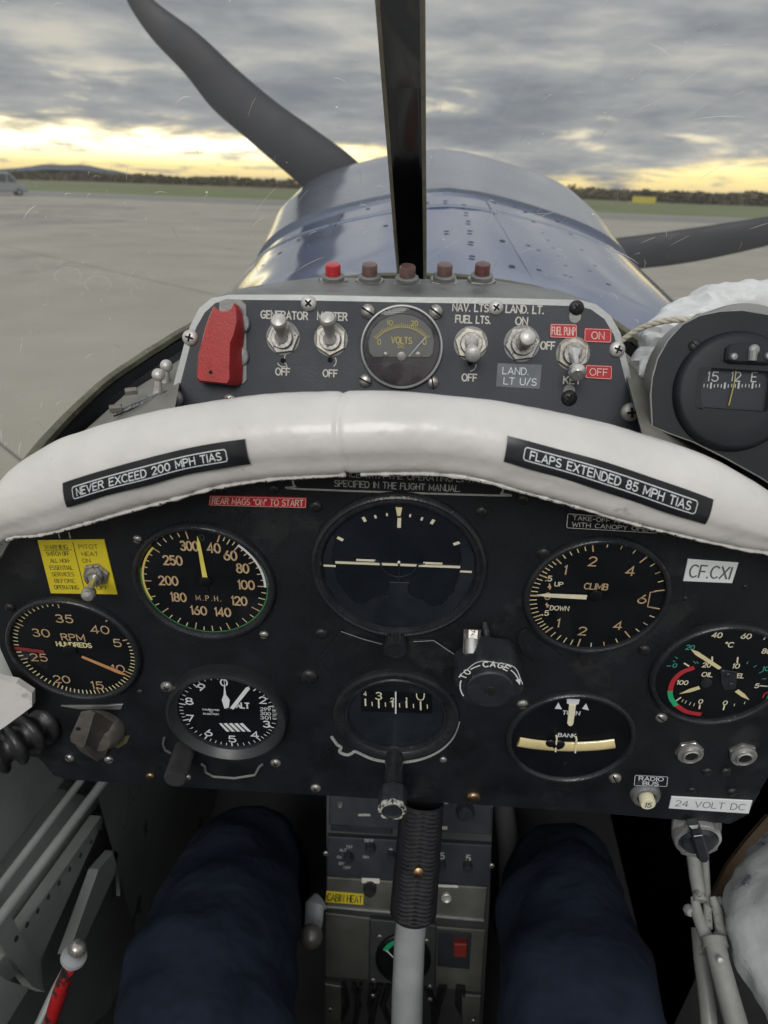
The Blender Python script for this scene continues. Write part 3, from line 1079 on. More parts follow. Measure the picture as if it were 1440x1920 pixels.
# ================================================================== WINDSCREEN AND DECK ROUND THE COCKPIT
rimpx = [(-70, 1040), (-20, 962), (50, 868), (120, 788), (200, 713), (290, 652), (345, 619), (420, 577), (520, 545), (620, 526), (700, 518), (770, 516), (850, 518),
         (930, 527), (1010, 543), (1100, 577), (1180, 625), (1235, 674), (1300, 740), (1400, 850)]
rimy = [.36, .40, .44, .50, .55, .59, .61, .635, .655, .665, .67, .67, .667, .66, .648, .62, .585, .545, .50, .43]
rim = [at_y(u, v, y) for (u, v), y in zip(rimpx, rimy)]
RIM = [Vector(p) for p in smoothpts([tuple(p) for p in rim], 6)]
def rim_at(x):
    x = max(min(x, RIM[-1].x), RIM[0].x)
    for p, q in zip(RIM, RIM[1:]):
        if p.x <= x <= q.x:
            return p.lerp(q, (x - p.x) / max(1e-6, q.x - p.x))
    return RIM[-1]


P = []
for j in range(41):
    t = j / 40
    row = []
    for i in range(101):
        a = PI - PI * i / 100
        ca = math.copysign(abs(math.cos(a)) ** .6, math.cos(a))
        # find the start of this strip of skin on the rim
        x = ca * .345 + .03
        for _ in range(6):
            r_ = rim_at(x)
            top, w, h = nose_par(r_.y)
            cx = NX * min(1, max(0, (r_.y - .40) / .30))
            x = cx + w * ca
        y = r_.y + (1.315 - r_.y) * t
        top, w, h = nose_par(y)
        cx = NX * min(1, max(0, (y - .40) / .30))
        z = top - nose_drop(w * ca, y, w, h)
        x1 = cx + w * ca
        inside = max(0.0, min(1.0, (min(x - RIM[0].x, RIM[-1].x - x)) / .03 + 1))
        z += (r_.z - nose_z(r_.x, r_.y)) * (1 - t) ** 3 * inside * (abs(ca) < .93)
        z += .0016 * noise.noise(Vector((x1 * 7, y * 5, 1.3))) * min(1, t * 6)
        if i == 0:
            row += [(x1 - .05, y, z - .7), (x1 - .05, y, z - .05)]
        row.append((x1, y, z))
    row += [(x1 + .05, y, z - .05), (x1 + .05, y, z - .7)]
    P.append(row)
b = MB(); b.grid(P)
_t = pb(b, 'decking_tmp', 'blue')
deck_skin.data = _t.data
bpy.data.objects.remove(_t)
b = MB()
P = []
nR = len(RIM)
for i, p in enumerate(RIM):
    t = (RIM[min(i + 1, nR - 1)] - RIM[max(i - 1, 0)]).normalized()
    out = t.cross(Vector((0, 0, 1))).normalized()
    if out.dot(p - Vector((.03, .2, p.z))) < 0:
        out = -out
    # a rounded strip with a raised inner lip
    n_ = Vector((0, 0, 1))
    j = .0006 * noise.noise(p * 60)
    P.append([tuple(p + out * a + n_ * (c_ + j)) for a, c_ in ((.0045, -.004), (.0045, .0005), (.003, .0016), (0, .0016), (-.0018, .0004), (-.0018, -.004))])
b.grid(P)
pb(b, 'screen_rim', 'rim')

inn = []
for p in RIM:
    q = Vector((p.x * .985, p.y - .004, p.z - .055))
    inn.append(q)
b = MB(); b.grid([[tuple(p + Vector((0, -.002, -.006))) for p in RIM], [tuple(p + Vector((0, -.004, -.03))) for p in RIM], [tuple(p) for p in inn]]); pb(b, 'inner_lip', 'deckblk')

# grey decking sheet between screen and coaming, each side
lb = [(-60, 1050), (0, 975), (60, 905), (125, 836), (175, 793), (233, 741), (300, 700), (345, 668)]
lc = [(-60, 1120), (0, 1060), (60, 1000), (125, 930), (180, 890), (230, 870), (280, 860), (312, 855)]
La = [at_y(u, v, .42 + .02 * i) for i, (u, v) in enumerate(lb)]
Lc = [at_y(u, v, .345) for (u, v) in lc]
b = MB()
rows = [[tuple(a + Vector((-.05, .03, .012))) for i, a in enumerate(La)], [tuple(a) for a in La], [tuple(p) for p in Lc]]
b.grid(rows[1:])
pb(b, 'deck_sheet', 'deck')
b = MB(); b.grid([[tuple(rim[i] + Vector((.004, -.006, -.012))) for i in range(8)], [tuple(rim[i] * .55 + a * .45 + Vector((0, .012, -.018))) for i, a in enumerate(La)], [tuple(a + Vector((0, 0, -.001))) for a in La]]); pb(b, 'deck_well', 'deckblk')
rb = [(1160, 650), (1185, 672), (1212, 700), (1260, 755), (1340, 840), (1440, 960)]
rc = [(1222, 880), (1240, 890), (1260, 905), (1290, 925), (1360, 980), (1440, 1040)]
Ra = [at_y(u, v, .56 - .025 * i) for i, (u, v) in enumerate(rb)]
Rc = [at_y(u, v, .345) for (u, v) in rc]
b = MB(); b.grid([[tuple(a) for a in Ra], [tuple(p) for p in Rc]]); pb(b, 'deck_sheet', 'deck')
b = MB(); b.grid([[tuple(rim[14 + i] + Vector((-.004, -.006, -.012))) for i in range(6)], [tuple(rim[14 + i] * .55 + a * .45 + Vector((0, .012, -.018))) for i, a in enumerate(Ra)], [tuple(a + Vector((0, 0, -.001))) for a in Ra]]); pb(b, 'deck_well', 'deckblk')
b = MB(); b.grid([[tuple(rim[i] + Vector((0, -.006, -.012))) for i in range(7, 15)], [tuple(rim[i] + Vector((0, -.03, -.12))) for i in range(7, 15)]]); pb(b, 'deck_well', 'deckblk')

# centre pillar
pil = thing('windscreen_pillar', 'glossy black centre pillar of the windscreen leaning back over the buttons', 'pillar', Matrix.Translation(at_y(772, 530, .650)))
PP = pil.matrix_basis.inverted()
stl = [(748, 560, .655), (745, 525, .650), (737, 430, .60), (727, 300, .535), (715, 150, .465), (703, 0, .395), (690, -160, .335), (670, -420, .26)]
rows, rl, rr_ = [], [], []
for i, (u, v, y) in enumerate(stl):
    ur = {0: 799, 1: 800, 2: 800, 3: 799, 4: 798.5, 5: 798, 6: 797, 7: 795}[i]
    a, c = at_y(u, v, y), at_y(ur, v, y)
    ax = (c - a).normalized()
    w = (c - a).length
    fw = Vector((0, .55, .83))
    rows.append((a, ax, w, fw))
for nm, x0, x1, m_, d0, d1 in (('pillar_strip', .10, .885, 'pillar', 0, 1), ('sealant_edge', .0, .105, 'pillaredge', .25, .9), ('sealant_edge', .88, 1.0, 'pillaredge', .25, .9)):
    b = MB()
    P = []
    for a, ax, w, fw in rows:
        nrm = ax.cross(fw).normalized()
        if nrm.y > 0:
            nrm = -nrm
        th = .008
        l, r_ = a + ax * w * x0, a + ax * w * x1
        if m_ == 'pillar':
            sec = [l - nrm * th, l + nrm * .001, l + nrm * .003 + ax * .0022, l + nrm * .0042 + ax * w * .28, l.lerp(r_, .62) + nrm * .0042, r_ + nrm * .003 - ax * .0022, r_ + nrm * .001, r_ - nrm * th]
        else:
            sec = [l - nrm * th * .9, l - nrm * .0005, (l + r_) / 2 + nrm * .0012, r_ - nrm * .0005, r_ - nrm * th * .9]
        P.append([tuple(PP @ p) for p in sec])
    b.grid(P, None, 0, True)
    b.build(nm, m_, pil, sharp=.9)

# windscreen panes from the rim up to a bow over the pilot's head, and their scratches
TOP = rows[-1][0] + Vector((.004, 0, 0))
wsc = thing('windscreen', 'scratched clear perspex windscreen on both sides of the black centre pillar', 'windscreen', Matrix.Translation((NX, .66, -.18)))
WI = wsc.matrix_basis.inverted()
bowL = []
for i in range(nR):
    t = (i / (nR - 1) - .5) * 2
    # the pillar sits about the middle of the rim run
    bowL.append(Vector((.03 + .30 * math.sin(t * PI / 2) * 1.0, .265 - .10 * t * t, .11 - .30 * abs(t) ** 2.2)))
mid = min(range(nR), key=lambda i: abs(pix(RIM[i])[0] - 772))


def pane_pt(i, s_):
    """i: index along the rim (float), s_: 0 at rim, 1 at bow"""
    i = max(0, min(nR - 1.001, i))
    k = int(i)
    f_ = i - k
    a = RIM[k].lerp(RIM[k + 1], f_)
    c = bowL[k].lerp(bowL[k + 1], f_)
    p = a.lerp(c, s_)
    out = Vector((p.x - .03, .35, .5)).normalized()
    return p + out * (.05 * s_ * (1 - s_) * 4 * .5) + Vector((0, 0, .003))


for (i0, i1) in ((0, mid - 1), (mid + 1, nR - 1)):
    b = MB()
    P = []
    for j in range(13):
        P.append([tuple(WI @ pane_pt(i0 + (i1 - i0) * k / 30, j / 12)) for k in range(31)])
    b.grid(P)
    pane = b.build('pane', 'screen', wsc)
    # hairline scratches and dust in the surface
    sb = MB()
    rnd = random.Random(11 + i0)
    for k in range(260):
        ci, cs = rnd.uniform(i0 + 1, i1 - 1), rnd.random() ** 1.3 * .75 + .03
        if rnd.random() < .38:
            sz = rnd.uniform(.00018, .00050) * (1 if rnd.random() < .9 else 1.9)
            p = pane_pt(ci, cs) + Vector((0, -.0008, 0))
            q = [p + CR * sz * math.cos(a) + CU * sz * .8 * math.sin(a) for a in (0, 1.3, 2.4, 3.6, 5)]
            sb.add([WI @ x for x in q], [(0, 1, 2, 3, 4)])
        else:
            L_ = rnd.uniform(.12, .7) * (2.6 if rnd.random() < .10 else 1)
            an = rnd.uniform(0, 3.14)
            pts = [pane_pt(ci + L_ * math.cos(an) * (t - .5) * 2, min(.98, max(.01, cs + L_ * .035 * math.sin(an) * (t - .5) * 2 + .004 * math.sin(t * 3)))) + Vector((0, -.0008, 0)) for t in (0, .25, .5, .75, 1)]
            w = rnd.uniform(.00007, .00022)
            V = []
            for t_i, p in enumerate(pts):
                tt = (pts[min(t_i + 1, 4)] - pts[max(t_i - 1, 0)]).normalized()
                s2 = tt.cross(CF).normalized() * w * (1 if 0 < t_i < 4 else .3)
                V += [WI @ (p - s2), WI @ (p + s2)]
            sb.add(V, [(2 * i, 2 * i + 2, 2 * i + 3, 2 * i + 1) for i in range(4)])
    sb.build('scratches', 'scratch', wsc, stuff=True)
# faint ring-shaped rub marks low on the left pane
sb = MB()


def on_pane(u, v):
    r = ray(u, v)
    best = None
    for i in range(0, nR * 2):
        for s_ in range(0, 50):
            p = pane_pt(i / 2, s_ / 50)
            q = r * (p.dot(r) / r.dot(r))
            d = (p - q).length
            if best is None or d < best[0]:
                best = (d, p)
    return r * (best[1].dot(r) / r.dot(r)) - ray(u, v) * .0015


for (cu, cv, ru, rvv) in ((128, 518, 26, 17), (183, 533, 24, 16)):
    c0 = on_pane(cu, cv)
    dd = depth(c0)
    ring_ = [tuple((cu + (ru + random.uniform(-2, 2)) * math.cos(a / 14 * 2 * PI + 2.4), cv + rvv * math.sin(a / 14 * 2 * PI + 2.4))) for a in range(11)]
    sb.ribbon(ring_, 2.2, lambda x, y: WI @ at_d(x, y, dd))
for k in range(26):
    cu, cv = random.uniform(60, 290), random.uniform(440, 560)
    dd = depth(c0)
    pts = [(cu, cv)]
    for q in range(4):
        pts.append((pts[-1][0] + random.uniform(-9, 9), pts[-1][1] + random.uniform(-8, 8)))
    sb.ribbon(pts, 1.1, lambda x, y: WI @ at_d(x, y, dd))
sb.build('rub_marks', mat('rub_mark', (0.75, 0.74, 0.7), 0.6, alpha=0.10), wsc, stuff=True)
b = MB(); b.tube([WI @ p for p in bowL], .009, 10); b.build('bow', 'pillar', wsc)

# ================================================================== COCKPIT: white padded coaming
CY = .317
cpx = [(-160, 1120, 1200), (-70, 1002, 1088), (0, 922, 1026), (60, 864, 1012), (130, 822, 992), (200, 797, 969), (300, 770, 941), (400, 752, 913), (500, 741, 897), (600, 735, 890), (700, 733, 886),
       (800, 737, 886), (900, 748, 897), (1000, 765, 924), (1100, 785, 952), (1200, 813, 983), (1300, 850, 1009), (1400, 903, 1033), (1470, 945, 1052), (1560, 1020, 1110), (1640, 1110, 1190)]
cc = []
for i, (u, a, c) in enumerate(cpx):
    m_ = (a + c) / 2
    p = at_y(u, m_, CY)
    u0, a0, c0 = cpx[max(i - 1, 0)]
    u1, a1, c1 = cpx[min(i + 1, len(cpx) - 1)]
    sl = math.atan2((a1 + c1 - a0 - c0) / 2, u1 - u0)
    r_ = (c - a) / 2 * math.cos(sl) * depth(p) / 1413.3
    cc.append((p.x, p.y, p.z, r_ * 1.0))
CC = smoothpts(cc, 8)
nC = len(CC)


def coam_sec(th):
    """the roll is squared off towards its lower rear edge"""
    th = (th + PI) % (2 * PI) - PI
    if -PI / 2 <= th <= 0:
        n = 4.2
        k = (abs(math.cos(th)) ** n + abs(math.sin(th)) ** n) ** (-1 / n)
        m = min(1, -th / .5) * min(1, (th + PI / 2) / .5)
        return (k - 1) * m * .95 + 1 - .20 * math.sin(-th)
    if th < -PI / 2:
        return .80 + .20 * min(1, (-PI / 2 - th) / 1.0)
    return 1.0


def coam(s, th, lift=0.0):
    """s: 0..nC-1 along, th: angle round the section, 0 = towards the pilot, 90 = up"""
    s = max(0, min(nC - 1.001, s))
    k = int(s)
    f_ = s - k
    a, c = CC[k], CC[k + 1]
    p = Vector([a[i] * (1 - f_) + c[i] * f_ for i in range(3)])
    r_ = a[3] * (1 - f_) + c[3] * f_
    k0, k1 = max(k - 1, 0), min(k + 2, nC - 1)
    t = (Vector(CC[k1][:3]) - Vector(CC[k0][:3])).normalized()
    up = Vector((0, -1, 0)).cross(t).normalized()
    if up.z < 0:
        up = -up
    return p + (up * math.sin(th) + Vector((0, -1, 0)) * math.cos(th)) * (r_ * coam_sec(th) + lift)


coaming = thing('cockpit_coaming', 'white padded coaming roll arching over the black instrument panel', 'coaming', Matrix.Translation((0, CY, -.2)))
CI = coaming.matrix_basis.inverted()
b = MB()
P = []
NS, NT = 420, 56
for i in range(NS + 1):
    s = (nC - 1) * i / NS
    row = []
    for k in range(NT):
        th = 2 * PI * k / NT
        q = coam(s, th)
        n1 = noise.noise(q * 22) * .0008 + noise.noise(q * 70) * .00030 + noise.noise(q * 170) * .00012
        low_ = max(0, math.sin(-th)) ** 8
        n1 += low_ * (noise.noise(Vector((s * .55, 0, 4))) * .0007 + noise.noise(Vector((s * 2.3, 2, 4))) * .0005)
        # the leathercloth is joined near the middle
        sm = (s - nC * .470 + .35 * math.sin(th * 3))
        n1 -= .0010 * math.exp(-(sm * 2.6) ** 2)
        row.append(tuple(CI @ coam(s, th, n1)))
    P.append(row)
b.grid(P, None, 0, True)
b.build('padding', 'coam', coaming, sharp=3)
# turned and chipped lower edge of the covering
b = MB()
rnd = random.Random(5)
for k in range(260):
    s = rnd.uniform(8, nC - 9)
    th = R(-rnd.uniform(44, 60))
    L_, w = rnd.uniform(.04, .40) ** 1.3, rnd.uniform(.0003, .0013)
    pts = [coam(s + L_ * (t - .5), th + rnd.uniform(-.05, .05), .0010) for t in (0, .35, .7, 1)]
    dn = Vector((0, 0, -1)) * w
    V = []
    for p in pts:
        V += [CI @ p, CI @ (p + dn * rnd.uniform(.4, 1.5))]
    b.add(V, [(2 * i, 2 * i + 2, 2 * i + 3, 2 * i + 1) for i in range(3)])
b.build('chips', 'chip', coaming, stuff=True)
# raised paint ridge wandering along the bottom
b = MB()
for (s0, s1) in ((16, nC * .47), (nC * .485, nC - 18)):
    pts = []
    n = 120
    for i in range(n):
        s = s0 + (s1 - s0) * i / (n - 1)
        pts.append(CI @ coam(s, R(-50) + .10 * noise.noise(Vector((s * .8, 9, 0))) + .05 * noise.noise(Vector((s * 3, 1, 0))), .0004))
    b.tube(pts, [.0011 + .0006 * noise.noise(Vector((i * .35, s0, 0))) for i in range(n)], 7)
b.build('edge_piping', 'coam', coaming)
# little blisters and a tear
b = MB()
for (u, v, r1) in ((662, 828, 4), (655, 838, 3), (668, 845, 3), (163, 850, 3), (566, 885, 6), (1040, 873, 2), (905, 861, 2)):
    pass

# find (s, th) under a photo point
_cg = []
for i in range(0, (nC - 1) * 3):
    for k in range(-72, 76, 2):
        p = coam(i / 3, R(k))
        _cg.append((pix(p), i / 3, R(k)))


def coam_uv(u, v):
    g = min(_cg, key=lambda e: (e[0][0] - u) ** 2 + (e[0][1] - v) ** 2)
    s, th = g[1], g[2]
    for _ in range(12):
        p0 = pix(coam(s, th)); p1 = pix(coam(s + .05, th)); p2 = pix(coam(s, th + .01))
        a, c = (p1[0] - p0[0]) / .05, (p2[0] - p0[0]) / .01
        d, e = (p1[1] - p0[1]) / .05, (p2[1] - p0[1]) / .01
        det = a * e - c * d
        if abs(det) < 1e-9:
            break
        du, dv = u - p0[0], v - p0[1]
        s += (du * e - c * dv) / det * .8
        th += (a * dv - d * du) / det * .8
    return s, th


def coam_label(name, label, quad, cat, txt, box):
    """quad: photo corners tl, tr, br, bl"""
    Q = [coam_uv(*q) for q in quad]
    o = thing(name, label, cat, Matrix.Translation(coam(*Q[0])))
    OI = o.matrix_basis.inverted()

    def f(x, y, dz=0.0, base=.0012):
        # x 0..1 left to right, y 0..1 bottom to top
        s = (Q[0][0] * (1 - x) + Q[1][0] * x) * y + (Q[3][0] * (1 - x) + Q[2][0] * x) * (1 - y)
        th = (Q[0][1] * (1 - x) + Q[1][1] * x) * y + (Q[3][1] * (1 - x) + Q[2][1] * x) * (1 - y)
        return OI @ coam(s, th, base + dz + .0003 * math.sin(x * 17))
    b = MB()
    P = [[tuple(f(x / 40, y / 10)) for x in range(41)] for y in range(11)]
    b.grid(P)
    # the tape's own thickness
    for edge in ([(x / 40, 0) for x in range(41)], [(x / 40, 1) for x in range(41)]):
        b.grid([[tuple(f(*e)) for e in edge], [tuple(f(*e, 0, .0)) for e in edge]])
    b.build('tape', 'blklabel', o)
    b = MB()
    asp = box[4]                              # width / height of the tape
    g = lambda x, y, dz=0: f(x, y * 1.0, dz, .00150)
    # work in units of tape height, then squeeze back
    def gg(x, y, dz=0.0):
        return f(x / asp, y, dz, .00150)
    x0, y0, x1, y1 = box[0] * asp, box[1], box[2] * asp, box[3]
    rp = rrect(x0, y0, x1, y1, .10, 4)
    rp2 = []
    for i in range(len(rp)):
        a, c = rp[i], rp[(i + 1) % len(rp)]
        n = max(1, int(math.hypot(c[0] - a[0], c[1] - a[1]) / .2))
        for k in range(n):
            rp2.append((a[0] + (c[0] - a[0]) * k / n, a[1] + (c[1] - a[1]) * k / n))
    b.ribbon(rp2, .035, gg, 0, True)
    text(b, txt, (x0 + x1) / 2, (y0 + y1) / 2, (y1 - y0) * .60, stroke=.16, f=gg, width=(x1 - x0) * .93, gap=.22)
    b.build('lettering', 'labeltext', o)
    return o


coam_label('placard', 'black speed limit tape lettered never exceed on the left of the white coaming', [(120, 905), (460, 823), (470, 868), (127, 949)], 'placard',
           'NEVER EXCEED 200 MPH TIAS', (.075, .30, .895, .74, 7.6))
coam_label('placard', 'black speed limit tape lettered flaps extended on the right of the white coaming', [(951, 818), (1336, 936), (1322, 981), (944, 863)], 'placard',
           'FLAPS EXTENDED 85 MPH TIAS', (.085, .30, .925, .76, 8.2))

# ================================================================== MAIN INSTRUMENT PANEL
PY = .3394
MP = Plane(Vector((0, PY, 0)), PI / 2)
panel = thing('instrument_panel', 'black crackle painted main instrument panel under the white coaming', 'panel', MP.M @ TR(0, -.26))
PIv = panel.matrix_basis.inverted()


def pl(u, v, h=0.0):
    """photo point -> panel plane coordinates"""
    return MP.uv(u, v, h)


OFF = Matrix.Translation((0, .26, 0))       # panel children are given in MP coordinates
pout = [(-20, 1058), (0, 1046), (20, 1010), (60, 940), (130, 905), (300, 860), (500, 825), (700, 812), (900, 825), (1100, 868), (1300, 930), (1420, 985), (1500, 1030), (1580, 1120), (1580, 1300),
        (1500, 1400), (1452, 1440), (1422, 1490), (1400, 1530), (1370, 1546), (1300, 1541), (1100, 1524), (887, 1510), (592, 1492), (280, 1473), (130, 1463), (100, 1455), (82, 1432), (60, 1370), (42, 1310), (24, 1272), (0, 1220), (-20, 1160), (-28, 1110)]
pxy = [tuple(pl(*p)) for p in pout]
b = MB()
b.prism(pxy, -.0035, 0, OFF, 0, .0008)
b.build('panel_plate', 'panel', panel)
b = MB()
low = [pl(*p) for p in pout if p[1] > 1420 and p[0] < 1440]
b.tube([OFF @ Vector((p.x, p.y, -.0035)) for p in low], .0022, 8)
b.build('bottom_lip', 'panel', panel)


def make_screw(name, r, kind, m, parent, T):
    b = MB()
    b.lathe([(r * 1.0, 0), (r * .98, r * .18), (r * .85, r * .38), (r * .6, r * .52), (r * .3, r * .58), (.00001, r * .60)], 24)
    ang = 0
    if kind == 'P':
        for a in (0, PI / 2):
            c, s_ = math.cos(a), math.sin(a)
            b.box((0, 0, r * .60), (r * 1.0, r * .22, r * .12), Matrix.Rotation(a, 4, 'Z'), 1)
        b.box((0, 0, r * .605), (r * .42, r * .42, r * .12), Matrix.Rotation(PI / 4, 4, 'Z'), 1)
    elif kind == 'S':
        b.box((0, 0, r * .50), (r * 1.9, r * .24, r * .24), None, 1)
    elif kind == 'H':
        b.disc(r * .45, r * .605, 16, None, 1)
    o = b.build(name, [m, 'void'], parent)
    o.matrix_basis = T
    return o


_scr = {}


def screw(u, v, rpx, kind, m, parent, plane, back, h=0.0, name='screw'):
    """rpx: radius in photo pixels"""
    p = plane.uv(u, v, h)
    d = depth(plane.at(p.x, p.y, h))
    r_ = rpx * d / 1413.3
    key = (kind, m, round(rpx))
    T = back @ Matrix.Translation((p.x, p.y, h)) @ Matrix.Rotation(random.uniform(0, PI), 4, 'Z')
    if key in _scr:
        src, r0 = _scr[key]
        o = bpy.data.objects.new(name, src)
        COL.objects.link(o)
        o.parent = parent
        o.matrix_basis = T @ Matrix.Diagonal((r_ / r0, r_ / r0, r_ / r0, 1))
        return o
    o = make_screw(name, r_, kind, m, parent, T)
    _scr[key] = (o.data, r_)
    return o


for (u, v, r_, k, m_) in ((592, 949, 12, 'P', 'blkscrew'), (903, 959, 12, 'P', 'blkscrew'), (19, 1139, 10, 'P', 'blkscrew'), (258, 1011, 9, 'S', 'steel'), (495, 1190, 9, 'S', 'steel'),
                         (603, 1187, 12, 'P', 'blkscrew'), (580, 1267, 17, 'P', 'blkscrew'), (1020, 1037, 13, 'S', 'blkscrew'), (1209, 1218, 12, 'S', 'blkscrew'), (313, 1287, 12, 'P', 'steel'),
                         (517, 1430, 10, 'P', 'steel'), (282, 1455, 9, 'P', 'brass'), (592, 1477, 10, 'P', 'steel'), (887, 1494, 14, 'P', 'brass'), (980, 1320, 11, 'S', 'steel'), (1153, 1458, 12, 'S', 'steel'),
                         (1240, 1345, 11, 'S', 'steel'), (645, 1274, 6, '', 'steel'), (838, 1283, 6, '', 'steel'), (831, 1424, 7, '', 'steel'), (131, 1421, 9, 'S', 'steel'), (204, 1424, 9, 'S', 'steel'),
                         (352, 1457, 7, 'P', 'steel'), (1297, 1481, 8, 'P', 'blkscrew'), (1372, 1484, 10, 'S', 'blkscrew'), (1326, 1446, 10, '', 'blkscrew'), (1361, 1446, 10, '', 'blkscrew'),
                         (1285, 1122, 5, 'H', 'blkscrew'), (514, 917, 10, 'P', 'blkscrew'), (981, 936, 11, 'P', 'blkscrew'), (263, 1297, 7, 'H', 'blkscrew'), (1397, 1100, 5, 'H', 'blkscrew'), (420, 917, 8, 'S', 'blkscrew'), (1031, 1371, 4, 'H', 'blkscrew')):
    screw(u, v, r_, k, m_, panel, MP, OFF)

# engraved placard cut by the coaming
b = MB()


def pt_px(b_, t, u, v, wpx, hmm, m=0, stroke=.15, h=.0004, plane=MP, back=OFF, gap=.2, rot=0.0, slant=0.0, rough=0.0):
    """lettering at a photo point; wpx: width in photo pixels"""
    c = plane.uv(u, v, h)
    e1, e2 = plane.uv(u - wpx / 2, v, h), plane.uv(u + wpx / 2, v, h)
    f = lambda x, y, dz=0.0: back @ Vector((x, y, h + dz))
    text(b_, t, c.x, c.y, hmm, stroke=stroke, f=f, width=(e2 - e1).length, m=m, gap=gap, rot=rot, slant=slant, rough=rough)


pt_px(b, 'COMPLIANCE WITH THE OPERATING LIMITS', 741, 893, 320, .0032, stroke=.13, rough=.03)
pt_px(b, 'SPECIFIED IN THE FLIGHT MANUAL.', 745, 911, 236, .0036, stroke=.14, rough=.04)
pp = [pl(u, v, .0004) for u, v in ((549, 880), (549, 902), (553, 912), (566, 917), (930, 929), (940, 925), (944, 915), (944, 898))]
b.ribbon([tuple(p) for p in smoothpts([tuple(p) for p in pp], 4)], .0011, lambda x, y: OFF @ Vector((x, y, .0004)))
pt_px(b, 'T I', 118, 1003, 26, .004, stroke=.2)
b.build('lettering', 'engr_dim', panel)


def placard(name, label, quad, mat_, txts, tm, plane=MP, th=.0008, border=None, cat='placard', bm=None, stroke=.13, r=.0006, hh=.0002):
    """quad: photo corners tl, tr, br, bl; txts: (string, x, y, width, height) in fractions of the plate"""
    h = hh + th
    q = [plane.uv(*p, h) for p in quad]
    c = (q[0] + q[1] + q[2] + q[3]) / 4
    o = thing(name, label, cat, plane.M @ TR(c.x, c.y, 0))
    loc = [tuple(p - c) for p in q]
    b = MB()
    b.prism([loc[3], loc[2], loc[1], loc[0]], hh, h, None, 0, th * .3)
    b.build('plate', mat_, o)

    def f(x, y, dz=0.0):
        a = Vector(loc[3]).lerp(Vector(loc[2]), x)
        d = Vector(loc[0]).lerp(Vector(loc[1]), x)
        p = a.lerp(d, y)
        return Vector((p.x, p.y, h + .00012 + dz))
    b = MB()
    W = ((q[1] - q[0]).length + (q[2] - q[3]).length) / 2
    H = ((q[3] - q[0]).length + (q[2] - q[1]).length) / 2
    fm = lambda x, y, dz=0.0: f(x / W, y / H, dz)
    for (s, x, y, w, hgt) in txts:
        if s.startswith('|'):
            b.ribbon([(x * W, y * H), (w * W, hgt * H)], .0004, fm)
        else:
            text(b, s, x * W, y * H, hgt * H, stroke=stroke, f=fm, width=w * W)
    if border:
        b.ribbon(rrect(border * H, border * H, W - border * H, H - border * H, .1 * H, 3), .035 * H if not bm else bm, fm, 0, True)
    b.build('lettering', tm, o)
    return o


placard('placard', 'red plate about rear mags under the left half of the coaming', [(393, 929), (575, 934), (574, 953), (391, 948)], 'redplac', [('REAR MAGS "ON" TO START', .5, .5, .93, .58)], 'placedge', border=.07)
placard('placard', 'small black take-off and canopy label tucked under the right of the coaming', [(1063, 961), (1236, 975), (1234, 1001), (1060, 991)], 'blklabel',
        [('TAKE-OFF AND LAND', .5, .72, .86, .26), ('WITH CANOPY OPEN', .5, .30, .86, .27)], 'engr', border=.06)
placard('placard', 'white registration plate reading CF CXI on the right of the panel', [(1290, 1049), (1385, 1056), (1373, 1094), (1281, 1090)], 'whiteplac', [('CF.CXI', .5, .5, .82, .56)], 'inkgrey', stroke=.12)
placard('placard', 'small radio bus tag above the round circuit breaker', [(1190, 1453), (1253, 1456), (1251, 1475), (1188, 1473)], 'blklabel',
        [('RADIO', .5, .72, .72, .34), ('BUS', .5, .27, .46, .34)], 'labeltext', border=.03, stroke=.17)
placard('placard', 'white 24 volt DC label on the bottom edge of the panel', [(1259, 1494), (1411, 1502), (1404, 1526), (1254, 1516)], 'whiteplac', [('24 VOLT DC', .5, .5, .86, .46)], 'inkgrey', stroke=.09)
placard('placard', 'yellow pitot heat warning placard at the upper left of the panel', [(70, 1014), (195, 1012), (220, 1115), (95, 1113)], 'yelplac',
        [('WARNING', .26, .885, .34, .075), ('|', .06, .83, .48, .83), ('SWITCH OFF', .26, .765, .34, .075), ('ALL NON-', .27, .635, .30, .07), ('ESSENTIAL', .26, .505, .34, .075), ('SERVICES', .26, .38, .33, .07),
         ('BEFORE', .26, .255, .30, .07), ('OPERATING', .26, .13, .36, .075), ('|', .525, .04, .525, .96), ('PITOT', .74, .885, .28, .07), ('HEAT', .74, .755, .24, .07), ('ON', .66, .635, .12, .07), ('OFF', .80, .13, .17, .07)],
        'ink', stroke=.11)

